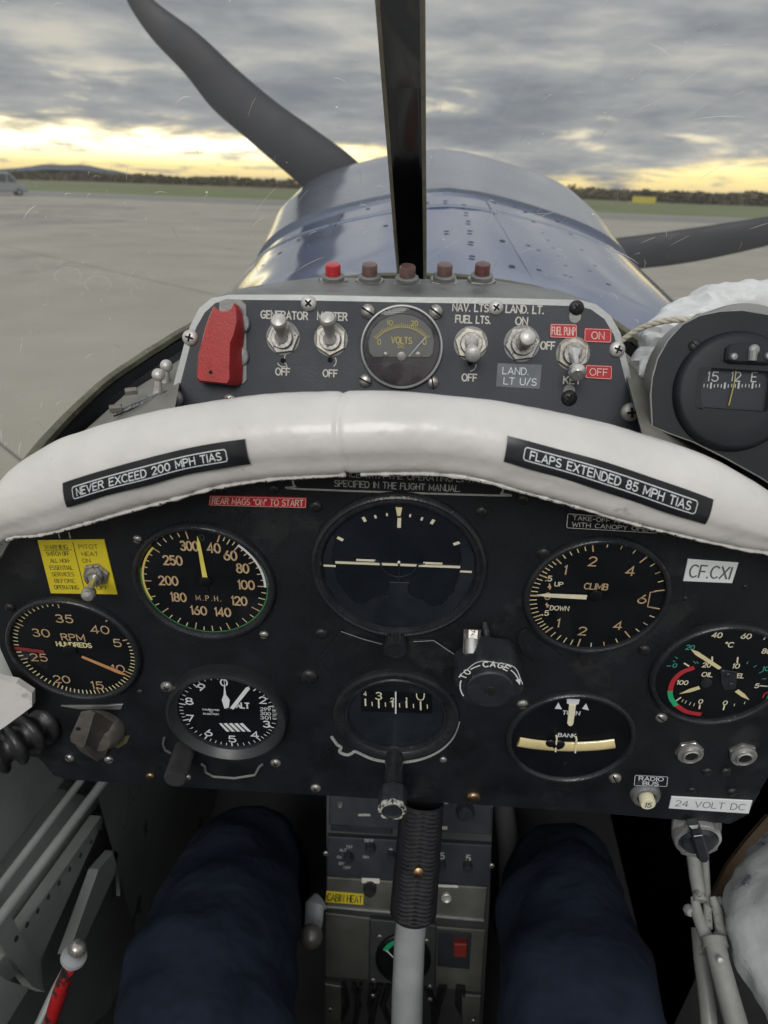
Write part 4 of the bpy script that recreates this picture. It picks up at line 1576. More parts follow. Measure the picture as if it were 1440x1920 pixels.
# ------------------------------------------------------------------ round instruments
class Gauge:
    def __init__(s, name, label, u, v, rmm, cat='gauge', bez='bezel', prof=None, inner=.88, height=.0035, dial='dial', h=.0012, plane=MP, group='round instruments in the panel', glass=True, ch=None):
        s.plane, s.h, s.R = plane, h, rmm
        c = plane.uv(u, v, height * .6 if ch is None else ch)
        s.c = c
        s.o = thing(name, label, cat, plane.M @ TR(c.x, c.y, 0), group)
        if prof is None:
            ri = rmm * inner
            prof = [(rmm, 0), (rmm, height * .55), (rmm * .985, height * .85), (rmm * .965, height), (rmm * .93, height), (rmm * .915, height * .8), (ri + .0006, height * .72), (ri, height * .55), (ri - .0002, h)]
        b = MB()
        b.lathe(prof, 72)
        b.build('bezel', bez, s.o)
        s.ri = prof[-1][0]
        b = MB()
        b.disc(s.ri + .0004, h, 64)
        s.dial = b.build('dial', dial, s.o)
        s.mk = {}
        if glass:
            b = MB()
            zg = min(height * .60, .0062)
            b.lathe([(s.ri + .0003, zg), (s.ri * .5, zg + .0002), (.00001, zg + .0003)], 48)
            s.glassb = b
        else:
            s.glassb = None

    def b(s, m):
        return s.mk.setdefault(m, MB())

    def loc(s, u, v, h=None):
        p = s.plane.uv(u, v, s.h if h is None else h)
        return p - s.c

    def f(s, x, y, dz=0.0):
        return Vector((x, y, s.h + .00035 + dz))

    def t(s, t, u, v, wpx, hmm, m='lume', stroke=.15, rot=0.0, gap=.2, h=None, slant=0.0, rough=0.0):
        c = s.loc(u, v)
        e = (s.loc(u + wpx / 2, v) - s.loc(u - wpx / 2, v)).length
        text(s.b(m), t, c.x, c.y, hmm, stroke=stroke, f=s.f, width=e, rot=rot, gap=gap, slant=slant, rough=rough)

    def line(s, u0, v0, u1, v1, w, m='lume', dz=0.0):
        a, c = s.loc(u0, v0), s.loc(u1, v1)
        s.b(m).ribbon([tuple(a), tuple(c)], w, lambda x, y: s.f(x, y, dz))

    def ang(s, u, v):
        p = s.loc(u, v)
        return math.atan2(p.y, p.x)

    def tick(s, a, r0, r1, w, m='lume', dz=0.0):
        c, q = math.cos(a), math.sin(a)
        s.b(m).ribbon([(r0 * c, r0 * q), (r1 * c, r1 * q)], w, lambda x, y: s.f(x, y, dz))

    def arc(s, a0, a1, r, w, m, dz=.00005):
        n = max(6, int(abs(a1 - a0) * 16))
        s.b(m).ribbon([(r * math.cos(a0 + (a1 - a0) * i / n), r * math.sin(a0 + (a1 - a0) * i / n)) for i in range(n + 1)], w, lambda x, y: s.f(x, y, dz))

    def needle(s, tail, tip, w0, w1, m, z=.0012, name='needle', point=.18, th=.0003):
        a, c = s.loc(*tail, s.h + z), s.loc(*tip, s.h + z)
        d = (c - a)
        L = d.length
        d = d / L
        n = Vector((-d.y, d.x))
        k = L * (1 - point)
        pts = [a - n * w0 / 2, a + d * k - n * w1 / 2, c, a + d * k + n * w1 / 2, a + n * w0 / 2]
        b = MB()
        b.prism([tuple(p) for p in pts], s.h + z, s.h + z + th)
        return b.build(name, m, s.o)

    def hub(s, u, v, r, m='dial', z=.0018):
        p = s.loc(u, v, s.h + z)
        b = MB()
        b.lathe([(r, s.h + .0002), (r, s.h + z - .0003), (r * .8, s.h + z), (.00001, s.h + z)], 24, TR(p.x, p.y))
        b.build('hub', m, s.o)

    def done(s):
        for m, b in s.mk.items():
            b.build('markings', m, s.o)
        if s.glassb:
            s.glassb.build('glass', 'glass', s.o)


def spread(angles_frac, n):
    """list of (fraction, angle) knots -> n+1 angles"""
    out = []
    for i in range(n + 1):
        t = i / n
        for (t0, a0), (t1, a1) in zip(angles_frac, angles_frac[1:]):
            if t <= t1 + 1e-9:
                out.append(a0 + (a1 - a0) * (t - t0) / (t1 - t0))
                break
    return out


def unwrap(A, sgn=-1):
    out = [A[0]]
    for a in A[1:]:
        while sgn * (a - out[-1]) < 0:
            a += sgn * 2 * PI
        while sgn * (a - out[-1]) > 2 * PI:
            a -= sgn * 2 * PI
        out.append(a)
    return out


# --- airspeed indicator
g = Gauge('airspeed_indicator', 'airspeed dial in MPH with white and green arcs at the upper left of the panel', 382, 1096, .0410, inner=.895, height=.0048)
for s_, u, v, w in (('300', 355, 1023, 32), ('40', 401, 1027, 23), ('60', 432, 1041, 23), ('80', 455, 1065, 22), ('100', 462, 1096, 29), ('120', 449, 1126, 27), ('140', 418, 1147, 28),
                    ('160', 373, 1144, 28), ('180', 335, 1119, 27), ('200', 316, 1088, 34), ('250', 324, 1050, 34)):
    g.t(s_, u, v, w, .0060, stroke=.17, gap=.17)
g.t('0', 379, 1007, 8, .0035, m='dkgrey', stroke=.2)
g.t('M.P.H.', 391, 1121, 46, .0035, stroke=.12, gap=.5)
r1 = g.ri * .97
K = unwrap([g.ang(*p) for p in ((411, 1006), (446, 1024), (475, 1053), (491, 1099), (477, 1140), (425, 1168), (370, 1160), (321, 1136), (294, 1089), (295, 1032), (350, 1001))])
vals = [40, 60, 80, 100, 120, 140, 160, 180, 200, 250, 300]
for i, (a, v_) in enumerate(zip(K, vals)):
    g.tick(a, r1 * .87, r1, .0007, 'lume')
    if i + 1 < len(K):
        n = 4 if v_ < 200 else 5
        for k in range(1, n):
            g.tick(a + (K[i + 1] - a) * k / n, r1 * (.90 if k == n / 2 else .93), r1, .0005, 'lumey')
g.arc(K[1], K[3], r1 * .985, .0013, 'white')
g.arc(K[1] - .5, K[8] - .25, r1 * 1.025, .0009, 'green', .00008)
g.arc(K[7] - .30, K[9], r1 * .99, .0012, 'yellowarc', .00012)
g.needle((384.5, 1083), (370, 1004), .0028, .0018, 'yellow_ndl')
g.needle((388, 1112), (384.5, 1083), .0016, .0026, 'dial', name='needle_tail', point=.01)
g.hub(385, 1092, .0035)
g.done()

# --- engine speed
g = Gauge('tachometer', 'engine speed dial in hundreds of RPM at the far left of the panel', 138, 1221, .0412, inner=.925, height=.0050)
for s_, u, v, w in (('35', 120.6, 1159.5, 31), ('30', 77, 1186, 31), ('25', 73, 1232, 30), ('20', 116, 1273, 29), ('15', 183, 1284, 21), ('10', 222, 1253, 22), ('5', 220, 1205, 14), ('40', 187.5, 1180, 33)):
    g.t(s_, u, v, w, .0058, stroke=.14, rough=.01)
g.t('RPM', 137, 1194.5, 42, .0050, stroke=.15)
g.t('HUNDREDS', 139, 1208, 64, .0034, m='lumey', stroke=.22)
r1 = g.ri * .985
K = unwrap([g.ang(*p) for p in ((238, 1199), (247, 1263), (190, 1304), (107, 1291), (45, 1235), (41, 1172), (112, 1141))])
for i, a in enumerate(K):
    g.tick(a, r1 * .88, r1, .0008, 'lume')
    if i + 1 < len(K):
        for k in range(1, 10):
            g.tick(a + (K[i + 1] - a) * k / 10, r1 * .925, r1, .0007, 'lumey')
a40 = unwrap([K[-1], g.ang(197, 1166)])[1]
g.tick(a40, r1 * .90, r1 * .96, .0008, 'lume')
for k in range(1, 4):
    a = K[-1] + (a40 - K[-1]) * k / 4
    p = (r1 * .95 * math.cos(a), r1 * .95 * math.sin(a))
    g.b('lumey').disc(.0005, g.h + .0003, 8, None, 0, p)
g.line(25, 1214, 80, 1221, .0028, 'red_worn', .0001)
g.needle((153.6, 1231), (243, 1268), .0018, .0026, 'orange', point=.22)
g.needle((118, 1217), (153.6, 1231), .0030, .0018, 'dial', name='needle_tail', point=.01)
g.hub(130, 1222, .0042)
g.done()

# --- attitude indicator
RA = .0490
prof = [(RA, 0), (RA, .002), (RA * .985, .0034), (RA * .955, .0042), (RA * .93, .0036), (RA * .915, .0046), (RA * .89, .0044), (RA * .875, .0030), (RA * .865, .0012)]
g = Gauge('attitude_indicator', 'large artificial horizon with cream horizon bar in the middle of the panel', 747, 1068, RA, prof=prof, height=.0040, dial='dial_blue', h=.0010)
# blue-black mask round the gyro opening
A0 = [(629, 1006), (622, 1045), (632, 1090), (652, 1118), (668, 1132), (682, 1134), (692, 1127), (702, 1121), (714, 1119), (722, 1115), (729, 1101), (762, 1102), (770, 1117), (778, 1122), (790, 1124), (800, 1133), (815, 1138),
      (832, 1132), (850, 1110), (862, 1075), (866, 1045), (860, 1012)]
inn_ = [g.loc(*p) for p in A0]
ring_o, ring_i = [], []
angs = [math.atan2(p.y, p.x) for p in inn_]
b = MB()
V, F = [], []
for p in inn_:
    a = math.atan2(p.y, p.x)
    V.append((p.x, p.y, g.h + .0004))
    V.append((g.ri * math.cos(a), g.ri * math.sin(a), g.h + .0004))
n = len(inn_)
b.add(V, [(2 * i, 2 * i + 1, 2 * i + 3, 2 * i + 2) for i in range(n - 1)])
b.build('mask', 'navyface', g.o)
b = MB()
b.tube([(p.x, p.y, g.h + .0004) for p in inn_], .0004, 6)
b.build('mask_edge', 'bezel', g.o)
C0 = g.loc(748, 985)


def blk(b, u, v, wpx, hmm, rot, z):
    p = g.loc(u, v, g.h + z)
    w = (g.loc(u + wpx / 2, v) - g.loc(u - wpx / 2, v)).length
    b.box((0, 0, 0), (w, hmm, .0003), TR(p.x, p.y, g.h + z) @ Matrix.Rotation(rot, 4, 'Z'), 0, .0001)


b = MB()
for u, v, w, h_, r_ in ((683, 974, 6, .0030, .45), (704, 969, 4, .0020, .3), (725.5, 965, 3.4, .0018, .12), (769, 967, 3.4, .0018, -.12), (791, 973, 4, .0020, -.3), (811, 978.5, 6, .0030, -.45),
                       (638, 1010.5, 6, .0036, 1.05), (856, 1019, 6, .0036, -1.12)):
    blk(b, u, v, w, h_, r_, .0006)
blk(b, 618, 1061, 23, .0012, 0.0, .0007)
blk(b, 873.6, 1072, 22, .0012, 0.0, .0007)
b.build('bank_marks', 'cream', g.o)
b = MB()
p = g.loc(748, 950), g.loc(748, 966)
w = .0030
b.prism([(p[0].x - .0017, p[0].y), (p[0].x + .0017, p[0].y), (p[1].x + .0009, p[1].y), (p[1].x - .0009, p[1].y)], g.h + .0005, g.h + .0008)
b.build('bank_index', 'lumey', g.o)
b = MB(); blk(b, 748.5, 980.5, 7, .0062, 0, .0006); b.build('bank_pointer', 'cream', g.o)
a_, c_ = g.loc(629, 1053.5), g.loc(863, 1062.5)
b = MB()
dv = (c_ - a_)
rt = math.atan2(dv.y, dv.x)
mid_ = (a_ + c_) / 2
b.box((0, 0, 0), (dv.length, .0014, .0004), TR(mid_.x, mid_.y, g.h + .0004) @ Matrix.Rotation(rt, 4, 'Z'))
b.build('horizon_bar', 'cream', g.o)
b = MB(); blk(b, 686, 1050.7, 36, .0013, rt * .6, .0014); blk(b, 811.5, 1056.3, 36, .0013, rt * .6, .0014); b.build('miniature_wings', 'cream', g.o)
b = MB()
for pts in ([(702, 1051), (712, 1053), (717, 1066), (727, 1076), (740, 1081), (747, 1082), (757, 1081), (770, 1076), (779, 1068), (784, 1058), (797, 1056)], [(748, 1057), (748, 1090)]):
    q = [g.loc(*p_, g.h + .0012) for p_ in pts]
    b.tube([(p_.x, p_.y, g.h + .0012) for p_ in q], .0006, 6)
q = [g.loc(*p_, g.h + .0008) for p_ in ((730, 1091), (767, 1092), (764, 1101), (768, 1118), (780, 1122), (716, 1120), (728, 1117), (731, 1100))]
b.prism([tuple(p_) for p_ in q], g.h + .0005, g.h + .0010, None, 0, .0002)
b.build('miniature_bracket', 'navyface', g.o)
b = MB(); p_ = g.loc(748, 1054, g.h + .0016); b.ball((p_.x, p_.y, g.h + .0016), .00085, 12); b.build('miniature_dot', 'cream', g.o)
g.t('GYRO', 748, 1117, 34, .0022, 'dkgrey', stroke=.16)
g.t('HORIZON', 748, 1126, 54, .0022, 'dkgrey', stroke=.16)
for i, ch in enumerate('AN-5736-1'):
    t_ = i / 8
    g.t(ch, 812 + 61 * t_ - 10 * t_ * t_, 1158 - 30 * t_ - 38 * t_ * t_, 9, .0032, 'dkgrey', stroke=.12, rot=.35 + 1.0 * t_)
g.t('TULSA OKLA', 745, 1168, 78, .0018, 'dkgrey', stroke=.14)
g.done()

# --- rate of climb
g = Gauge('climb_indicator', 'rate of climb dial with its needle pointing left at the upper right of the panel', 1119, 1122, .0408, inner=.925, height=.0045)
for s_, u, v, w, m_ in (('2', 1111, 1052, 14, 'lume'), ('1', 1060.5, 1068, 4, 'lume'), ('4', 1182, 1070, 15, 'lume'), ('6', 1204, 1122.5, 15, 'lume'), ('4', 1158.7, 1172, 14, 'lume'), ('2', 1092, 1182.5, 14, 'lume'), ('1', 1047, 1167.5, 4, 'lume')):
    g.t(s_, u, v, w, .0058, m=m_, stroke=.14)
g.t('.5', 1029, 1084, 11, .0034, m='cream', stroke=.17)
g.t('.5', 1023, 1148.7, 11, .0034, m='cream', stroke=.17)
g.t('UP', 1047.7, 1094.7, 15, .0028, m='cream', stroke=.17)
g.t('DOWN', 1049, 1139.7, 35, .0030, m='cream', stroke=.17)
g.t('0', 1026.7, 1117, 11, .0048, stroke=.10)
g.t('CLIMB', 1117.5, 1099, 44, .0040, stroke=.16)
for (u0, v0, u1, v1) in ((1031, 1104, 1030, 1094), (1025, 1130, 1026, 1138)):
    g.line(u0, v0, u1, v1, .0007, 'lume')
for tri in (((1026, 1101), (1034, 1101), (1031, 1094)), ((1021.5, 1132), (1030, 1133), (1027, 1138.5))):
    q = [g.loc(*p_) for p_ in tri]
    g.b('lume').add([(p_.x, p_.y, g.h + .0004) for p_ in q], [(0, 1, 2)])
r1 = g.ri * .98
KU = unwrap([g.ang(*p) for p in ((1000, 1116), (1019, 1080), (1050, 1054), (1112, 1034), (1197, 1056), (1233, 1107))])
KD = unwrap([g.ang(*p) for p in ((1000, 1116), (1012, 1153), (1034, 1177), (1086, 1203), (1174, 1186), (1226, 1139))], 1)
g.tick(KU[0], r1 * .86, r1, .0011, 'lume')
for K in (KU, KD):
    sub = (5, 5, 5, 4, 4)
    for i in range(5):
        n = sub[i]
        for k in range(1, n):
            a = K[i] + (K[i + 1] - K[i]) * k / n
            g.tick(a, r1 * (.90 if i < 3 else .925), r1, .00055, 'lumey' if i < 3 else ('lumey' if k % 2 else 'lume'))
        g.tick(K[i + 1], r1 * .86, r1, .0008, 'lume')
q = [g.loc(*p_) for p_ in ((1231, 1108), (1219, 1110), (1214, 1137), (1227, 1140))]
g.b('lume').ribbon([tuple(p_) for p_ in q], .0006, g.f)
g.needle((1100, 1119.5), (1006, 1115), .0030, .0024, 'cream', point=.2)
g.needle((1145, 1120), (1100, 1119.5), .0014, .0026, 'dial', name='needle_tail', point=.01)
g.hub(1117.5, 1118.7, .0038)
g.done()

# --- altimeter: a deeper satin bezel
RB = .0363
prof = [(RB * 1.06, 0), (RB * 1.06, .006), (RB * 1.055, .0090), (RB * 1.04, .0102), (RB * 1.0, .0105), (RB * .90, .0060), (RB * .885, .0056), (RB * .88, .0030)]
M['bezsatin'] = mat('bezel_satin_grey', (0.026, 0.027, 0.029), 0.40, var=0.15, vscale=60)
g = Gauge('altimeter', 'altimeter with white hands over black dial at the lower left of the panel', 427.5, 1335, RB * 1.06, prof=prof, height=.0175, h=.0030, bez='bezsatin', ch=.0030)
for s_, u, v, w in (('9', 378, 1288, 12), ('8', 355, 1314, 13), ('7', 357, 1346, 12), ('6', 391, 1373, 13), ('5', 435.6, 1385, 13), ('4', 478, 1377, 13), ('3', 500, 1357, 12), ('2', 493, 1312, 12), ('0', 420, 1279, 12)):
    g.t(s_, u, v, w, .0056, 'white', stroke=.17)
g.t('ALT', 455, 1322, 24, .0046, 'white', stroke=.22)
g.t('CALIBRATED', 395.5, 1330, 31, .0013, 'white', stroke=.2)
g.t('TO', 396, 1334, 6, .0012, 'white', stroke=.2)
g.t('20,000 FEET', 396, 1338, 30, .0013, 'white', stroke=.2)
r1 = g.ri * .975
Kp = [(420, 1271), (481, 1290), (522, 1322), (508, 1362), (489, 1388), (436, 1402), (381, 1388), (343, 1350), (335, 1318), (365, 1284)]
K = unwrap([g.ang(*p) for p in Kp] + [g.ang(*Kp[0]) - .001])
for i in range(10):
    g.tick(K[i], r1 * .88, r1, .0008, 'white')
    for k in range(1, 5):
        g.tick(K[i] + (K[i + 1] - K[i]) * k / 5, r1 * .93, r1, .00045, 'white')
q = [g.loc(*p_) for p_ in ((487, 1326), (516, 1326), (516, 1348), (487, 1348))]
g.b('dial').add([(p_.x, p_.y, g.h + .00015) for p_ in q], [(0, 1, 2, 3)])
for s_, v in (('299', 1329), ('300', 1337), ('301', 1345)):
    g.t(s_, 498, v, 19, .0027, 'white', stroke=.16)
for k in range(7):
    g.line(511, 1326 + k * 3.3, 517 if k % 2 else 520, 1326.2 + k * 3.3, .0003, 'white')
g.line(519, 1337, 528, 1336.5, .0010, 'white')
for k in range(5):
    x = 414 + k * 10
    q = [g.loc(*p_) for p_ in ((x - 5 + (2 if k == 0 else 0), 1356), (x + 1, 1355), (x + 17, 1371), (x + 11, 1371))]
    g.b('white').add([(p_.x, p_.y, g.h + .0003) for p_ in q], [(0, 1, 2, 3)])
# hands
z = .0012
q = [g.loc(*p_, g.h + z) for p_ in ((421, 1328), (416, 1312), (419.5, 1302), (421, 1276), (424, 1302), (431, 1312), (429, 1327))]
b = MB(); b.prism([tuple(p_) for p_ in q], g.h + z, g.h + z + .0003); b.build('hand', 'white', g.o)
q = [g.loc(*p_, g.h + .0020) for p_ in ((429, 1330), (461, 1289), (466, 1287), (469, 1291), (436, 1332))]
b = MB(); b.prism([tuple(p_) for p_ in q], g.h + .0020, g.h + .0023); b.build('hand', 'white', g.o)
g.hub(431, 1334, .0026, z=.0026)
g.done()

# --- direction indicator in the middle
RD = .0402
prof = [(RD, 0), (RD, .0030), (RD * .985, .0048), (RD * .94, .0056), (RD * .86, .0050), (RD * .81, .0034), (RD * .795, .0042), (RD * .765, .0040), (RD * .75, .0012)]
g = Gauge('direction_indicator', 'direction indicator with a strip of numbers above its dark face, centre of panel', 742, 1343, RD, prof=prof, height=.0045, dial='navyface', h=.0008)
q = [g.loc(*p_) for p_ in ((677, 1300), (700, 1289), (742, 1285), (785, 1289), (810, 1304), (810, 1337), (677, 1333))]
b = MB(); b.prism([tuple(p_) for p_ in q], g.h + .0001, g.h + .0004); b.build('card_window', 'dial', g.o)
g.h += .0003
g.t('3', 710, 1304, 11, .0060, 'cream', stroke=.14)
q = [(781, 1300), (781.5, 1306), (784, 1310.5), (788.5, 1312), (793, 1311), (795, 1307), (795.5, 1300)]
g.b('cream').ribbon([tuple(g.loc(*p_)) for p_ in q], .0007, g.f)
g.t('2', 735.5, 1311.5, 6, .0034, 'cream', stroke=.18)
g.t('1', 762, 1311, 2.5, .0030, 'cream', stroke=.18)
g.t('4', 684.7, 1300, 5, .0034, 'cream', stroke=.16)
for i, x in enumerate((685, 697.5, 710, 722.5, 736, 749, 762, 775, 788.5, 801)):
    yy = 1313 + (x - 685) * .048
    big = i % 2 == 0
    g.line(x, yy + (-3 if big else 2), x + .5, yy + 9 + (3 if i in (2, 8) else 0), .0010 if big else .0006, 'cream')
g.line(742, 1296, 742, 1336, .0009, 'white', .0004)
g.done()
# pale gasket strip and broken lugs round its lower edge
b = MB()
dl = [g.loc(*p_, 0) for p_ in ((622, 1380), (632, 1394), (640, 1400), (637, 1408), (650, 1414), (660, 1411), (668, 1408), (700, 1422), (742, 1428), (785, 1423), (822, 1407), (848, 1382), (860, 1352))]
b.tube([(p_.x, p_.y, .0006) for p_ in [Vector(q_) for q_ in smoothpts([tuple(x) for x in dl], 4)]], .0011, 8)
b.build('gasket', 'engr_dim', g.o)

# --- turn and bank
g = Gauge('turn_indicator', 'turn and bank dial with a curved cream ball tube, lower right of the panel', 1070, 1387, .0412, inner=.915, height=.0040)
g.t('TURN', 1071, 1336, 32, .0032, 'white', stroke=.18)
g.t('BANK', 1063, 1378, 33, .0032, 'white', stroke=.18)
for tri in (((1040, 1328), (1053.5, 1329), (1046.6, 1316)), ((1091, 1328), (1104, 1331), (1098.7, 1318))):
    q = [g.loc(*p_) for p_ in tri]
    g.b('white').add([(p_.x, p_.y, g.h + .0004) for p_ in q], [(0, 1, 2)])
q = [g.loc(*p_, g.h + .001) for p_ in ((1063, 1311), (1087, 1312), (1085, 1320), (1079, 1322), (1068, 1321), (1063, 1319))]
b = MB(); b.prism([tuple(p_) for p_ in q], g.h + .0006, g.h + .0010); b.build('turn_index', 'white', g.o)
q = [g.loc(*p_, g.h + .0014) for p_ in ((1067, 1321), (1080, 1322), (1075, 1357), (1072, 1361), (1067, 1361), (1063.5, 1356))]
b = MB(); b.prism([tuple(p_) for p_ in q], g.h + .0012, g.h + .0016, None, 0, .0001); b.build('turn_needle', 'cream', g.o)
b = MB()
mids = [(972, 1388.5), (1000, 1393), (1030, 1396), (1063, 1397.5), (1095, 1397), (1125, 1395), (1152, 1391.5)]
q = [Vector(x) for x in smoothpts([tuple(g.loc(*p_, g.h)) for p_ in mids], 5)]
b.tube([(p_.x, p_.y, g.h + .0010) for p_ in q], .0043, 14, None, 0, True, .38)
tube_ = b.build('ball_tube', 'ball_tube', g.o)
b = MB()
q = [g.loc(*p_, g.h) for p_ in ((1028, 1397), (1036, 1397.5), (1056, 1398))]
p_ = g.loc(1047, 1398, g.h + .003)
b.ball((p_.x, p_.y, g.h + .0022), .0043, 20, None, 0, .35)
p_ = g.loc(1033, 1397.5, g.h + .003)
b.ball((p_.x, p_.y, g.h + .0018), .0036, 20, None, 0, .3)
b.build('ball', 'dial', g.o)
b = MB()
for x, y in ((1043, 1397), (1080, 1399)):
    a, c = g.loc(x + 1, y - 13, g.h + .003), g.loc(x - 1.5, y + 12, g.h + .003)
    b.tube([(a.x, a.y, g.h + .0008), (a.x, a.y, g.h + .0030), (c.x, c.y, g.h + .0030), (c.x, c.y, g.h + .0008)], .0006, 8)
b.build('centre_wires', 'cream', g.o)
g.t('8', 1060, 1430, 5, .0022, 'dkgrey')
g.done()

# --- triple engine gauge
g = Gauge('engine_gauge', 'triple engine gauge with oil and fuel needles at the far right of the panel', 1349, 1269, .0405, inner=.925, height=.0048)
for s_, u, v, w, m_, h_ in (('40', 1344.5, 1190, 18, 'cream', .0036), ('60', 1399, 1192, 18, 'cream', .0036), ('^C', 1367, 1208, 15, 'cream', .0036), ('20', 1294, 1213, 15, 'teal', .0034), ('0', 1265, 1247, 7, 'teal', .0030),
                           ('100', 1279.6, 1279, 20, 'cream', .0033), ('OIL', 1326, 1264, 20, 'cream', .0033), ('20', 1325, 1246, 15, 'cream', .0034), ('10', 1380, 1248, 12, 'cream', .0034), ('FUEL', 1381, 1266, 27, 'cream', .0033),
                           ('5', 1419, 1285, 7, 'cream', .0033), ('0', 1313.5, 1314.5, 7, 'cream', .0034), ('0', 1359.5, 1317, 7, 'cream', .0034), ('80', 1437, 1220, 16, 'cream', .0036), ('10', 1436, 1253, 12, 'teal', .0032)):
    g.t(s_, u, v, w, h_, m_, stroke=.19)
for (a0, b0, a1, b1, w, m_) in ((1335, 1231, 1335, 1240, .0009, 'cream'), (1383, 1232, 1382, 1242, .0009, 'cream'), (1312, 1321, 1311, 1328, .0009, 'cream'), (1358, 1322, 1356, 1330, .0009, 'cream'),
                               (1283, 1243, 1291, 1248, .0010, 'cream'), (1425, 1285, 1438, 1286, .0008, 'cream'), (1268, 1313, 1276, 1307, .0009, 'cream'), (1250, 1248, 1257, 1248, .0006, 'teal'),
                               (1300, 1239, 1304, 1243, .0005, 'teal'), (1306, 1240, 1309, 1243, .0005, 'teal'), (1400, 1244, 1402, 1240, .0005, 'teal'), (1413, 1250, 1418, 1247, .0005, 'teal'), (1423, 1261, 1430, 1258, .0005, 'teal'),
                               (1429, 1272, 1436, 1272, .0005, 'teal'), (1266, 1231, 1270, 1234, .0005, 'teal'), (1262, 1238, 1265, 1240, .0005, 'teal'), (1278, 1315, 1281, 1311, .0004, 'cream'), (1284, 1318, 1287, 1313, .0004, 'cream'),
                               (1292, 1321, 1295, 1316, .0004, 'cream'), (1300, 1323, 1302, 1318, .0004, 'cream'), (1376, 1323, 1377, 1319, .0004, 'cream'), (1395, 1319, 1397, 1315, .0004, 'cream'), (1432, 1198, 1435, 1194, .0008, 'cream')):
    g.line(a0, b0, a1, b1, w, m_)


def pxarc(g, pts, w, m, dz=.0001):
    q = smoothpts([tuple(g.loc(*p_)) for p_ in pts], 6)
    g.b(m).ribbon(q, w, lambda x, y: g.f(x, y, dz))


pxarc(g, [(1298, 1252), (1278, 1260), (1262, 1276), (1256, 1296)], .0031, 'redarc')
pxarc(g, [(1256, 1297), (1258, 1308), (1266, 1320)], .0031, 'green2', .00015)
pxarc(g, [(1267, 1321), (1286, 1333), (1311, 1338)], .0031, 'redarc')
pxarc(g, [(1425, 1326), (1439, 1313), (1447, 1294)], .0031, 'green2')
pxarc(g, [(1430, 1307), (1433, 1300), (1440, 1296)], .0009, 'redarc')
g.needle((1350, 1253), (1295, 1217), .0022, .0026, 'lumey', point=.2)
g.needle((1311.5, 1288.6), (1274, 1300.5), .0026, .0026, 'lumey', point=.5)
g.needle((1381, 1294.5), (1405, 1312), .0026, .0026, 'lumey', point=.5)
q = [g.loc(*p_) for p_ in ((1350, 1253), (1382, 1258), (1378, 1290), (1358, 1292), (1351, 1280))]
b = MB(); b.prism([tuple(p_) for p_ in q], g.h + .0006, g.h + .0012, None, 0, .0003); b.build('movement_cover', 'plastic', g.o)
for u, v in ((1357, 1262), (1366, 1268), (1372, 1286), (1325, 1282)):
    g.hub(u, v, .0019 if u != 1325 else .0034, 'plastic')
g.done()

# bracket plates behind the attitude indicator and the little recess beside the cage knob
b = MB()
q = [pl(*p_) for p_ in ((640, 1180), (690, 1196), (722, 1203), (768, 1202), (776, 1196), (813, 1195), (850, 1220), (900, 1262), (860, 1300), (640, 1290), (600, 1230))]
b.prism([tuple(p_) for p_ in q], .0002, .0016, OFF, 0, .0005)
b.build('mounting_plate', 'panel', panel)
b = MB()
q = [pl(*p_) for p_ in ((870, 1175), (905, 1160), (925, 1180), (955, 1210), (968, 1238), (960, 1260), (900, 1240), (862, 1215))]
b.prism([tuple(p_) for p_ in q], .0002, .0006, OFF)
b.build('recess', 'void', panel)
b = MB()
q = [pl(*p_) for p_ in ((776, 1199), (813, 1197), (850, 1222), (868, 1237))]
b.ribbon([tuple(p_) for p_ in q], .0005, lambda x, y: OFF @ Vector((x, y, .0019)))
q = [pl(*p_) for p_ in ((640, 1180), (680, 1194), (716, 1204))]
b.ribbon([tuple(p_) for p_ in q], .0004, lambda x, y: OFF @ Vector((x, y, .0019)))
b.build('worn_edge', 'engr_dim', panel)
# lug of the climb indicator
b = MB()
q = [pl(*p_) for p_ in ((985, 1175), (972, 1184), (968, 1200), (978, 1222), (1000, 1236), (1030, 1240), (1052, 1228), (1030, 1210), (1005, 1195))]
b.prism([tuple(p_) for p_ in q], .0002, .0018, OFF, 0, .0006)
b.build('lug', 'panel', panel)
b = MB()
q = [pl(*p_) for p_ in ((1086, 1226), (1104, 1226), (1103, 1238), (1100, 1245), (1094, 1248), (1088, 1244))]
b.prism([tuple(p_) for p_ in q], .0002, .0005, OFF)
b.build('slot', 'void', panel)
# pale clips under the tachometer and the altimeter
b = MB()
q = [pl(*p_) for p_ in ((115, 1321), (150, 1327), (228, 1328), (232, 1318), (222, 1318), (200, 1320))]
b.prism([tuple(p_) for p_ in q], .0003, .0015, OFF, 0, .0004)
b.build('clip', 'aludull', panel)
b = MB()
q = [pl(*p_, .002) for p_ in ((377, 1432), (384, 1437), (386, 1448), (400, 1456), (440, 1459), (478, 1453), (486, 1438), (492, 1433))]
b.tube([OFF @ Vector((p_.x, p_.y, .002)) for p_ in q], .0009, 8)
b.build('clip', 'aludull', panel)
b = MB()
q = [pl(*p_, .001) for p_ in ((308, 1383), (306, 1395), (310, 1406), (320, 1412))]
b.tube([OFF @ Vector((p_.x, p_.y, .001)) for p_ in q], .0009, 8)
b.build('clip', 'aludull', panel)
b = MB()
q = [pl(*p_) for p_ in ((210, 1397), (228, 1380), (244, 1378), (238, 1392), (222, 1402))]
b.prism([tuple(p_) for p_ in q], .0002, .0005, OFF)
b.build('paint_chip', mat('bare_primer', (0.09, 0.085, 0.04), .6), panel)

# ================================================================== KNOBS AND SWITCHES ON THE MAIN PANEL
def on_panel(name, label, cat, u, v, h=0.0, group=None, plane=MP):
    p = plane.uv(u, v, h)
    return thing(name, label, cat, plane.M @ TR(p.x, p.y, 0), group), p


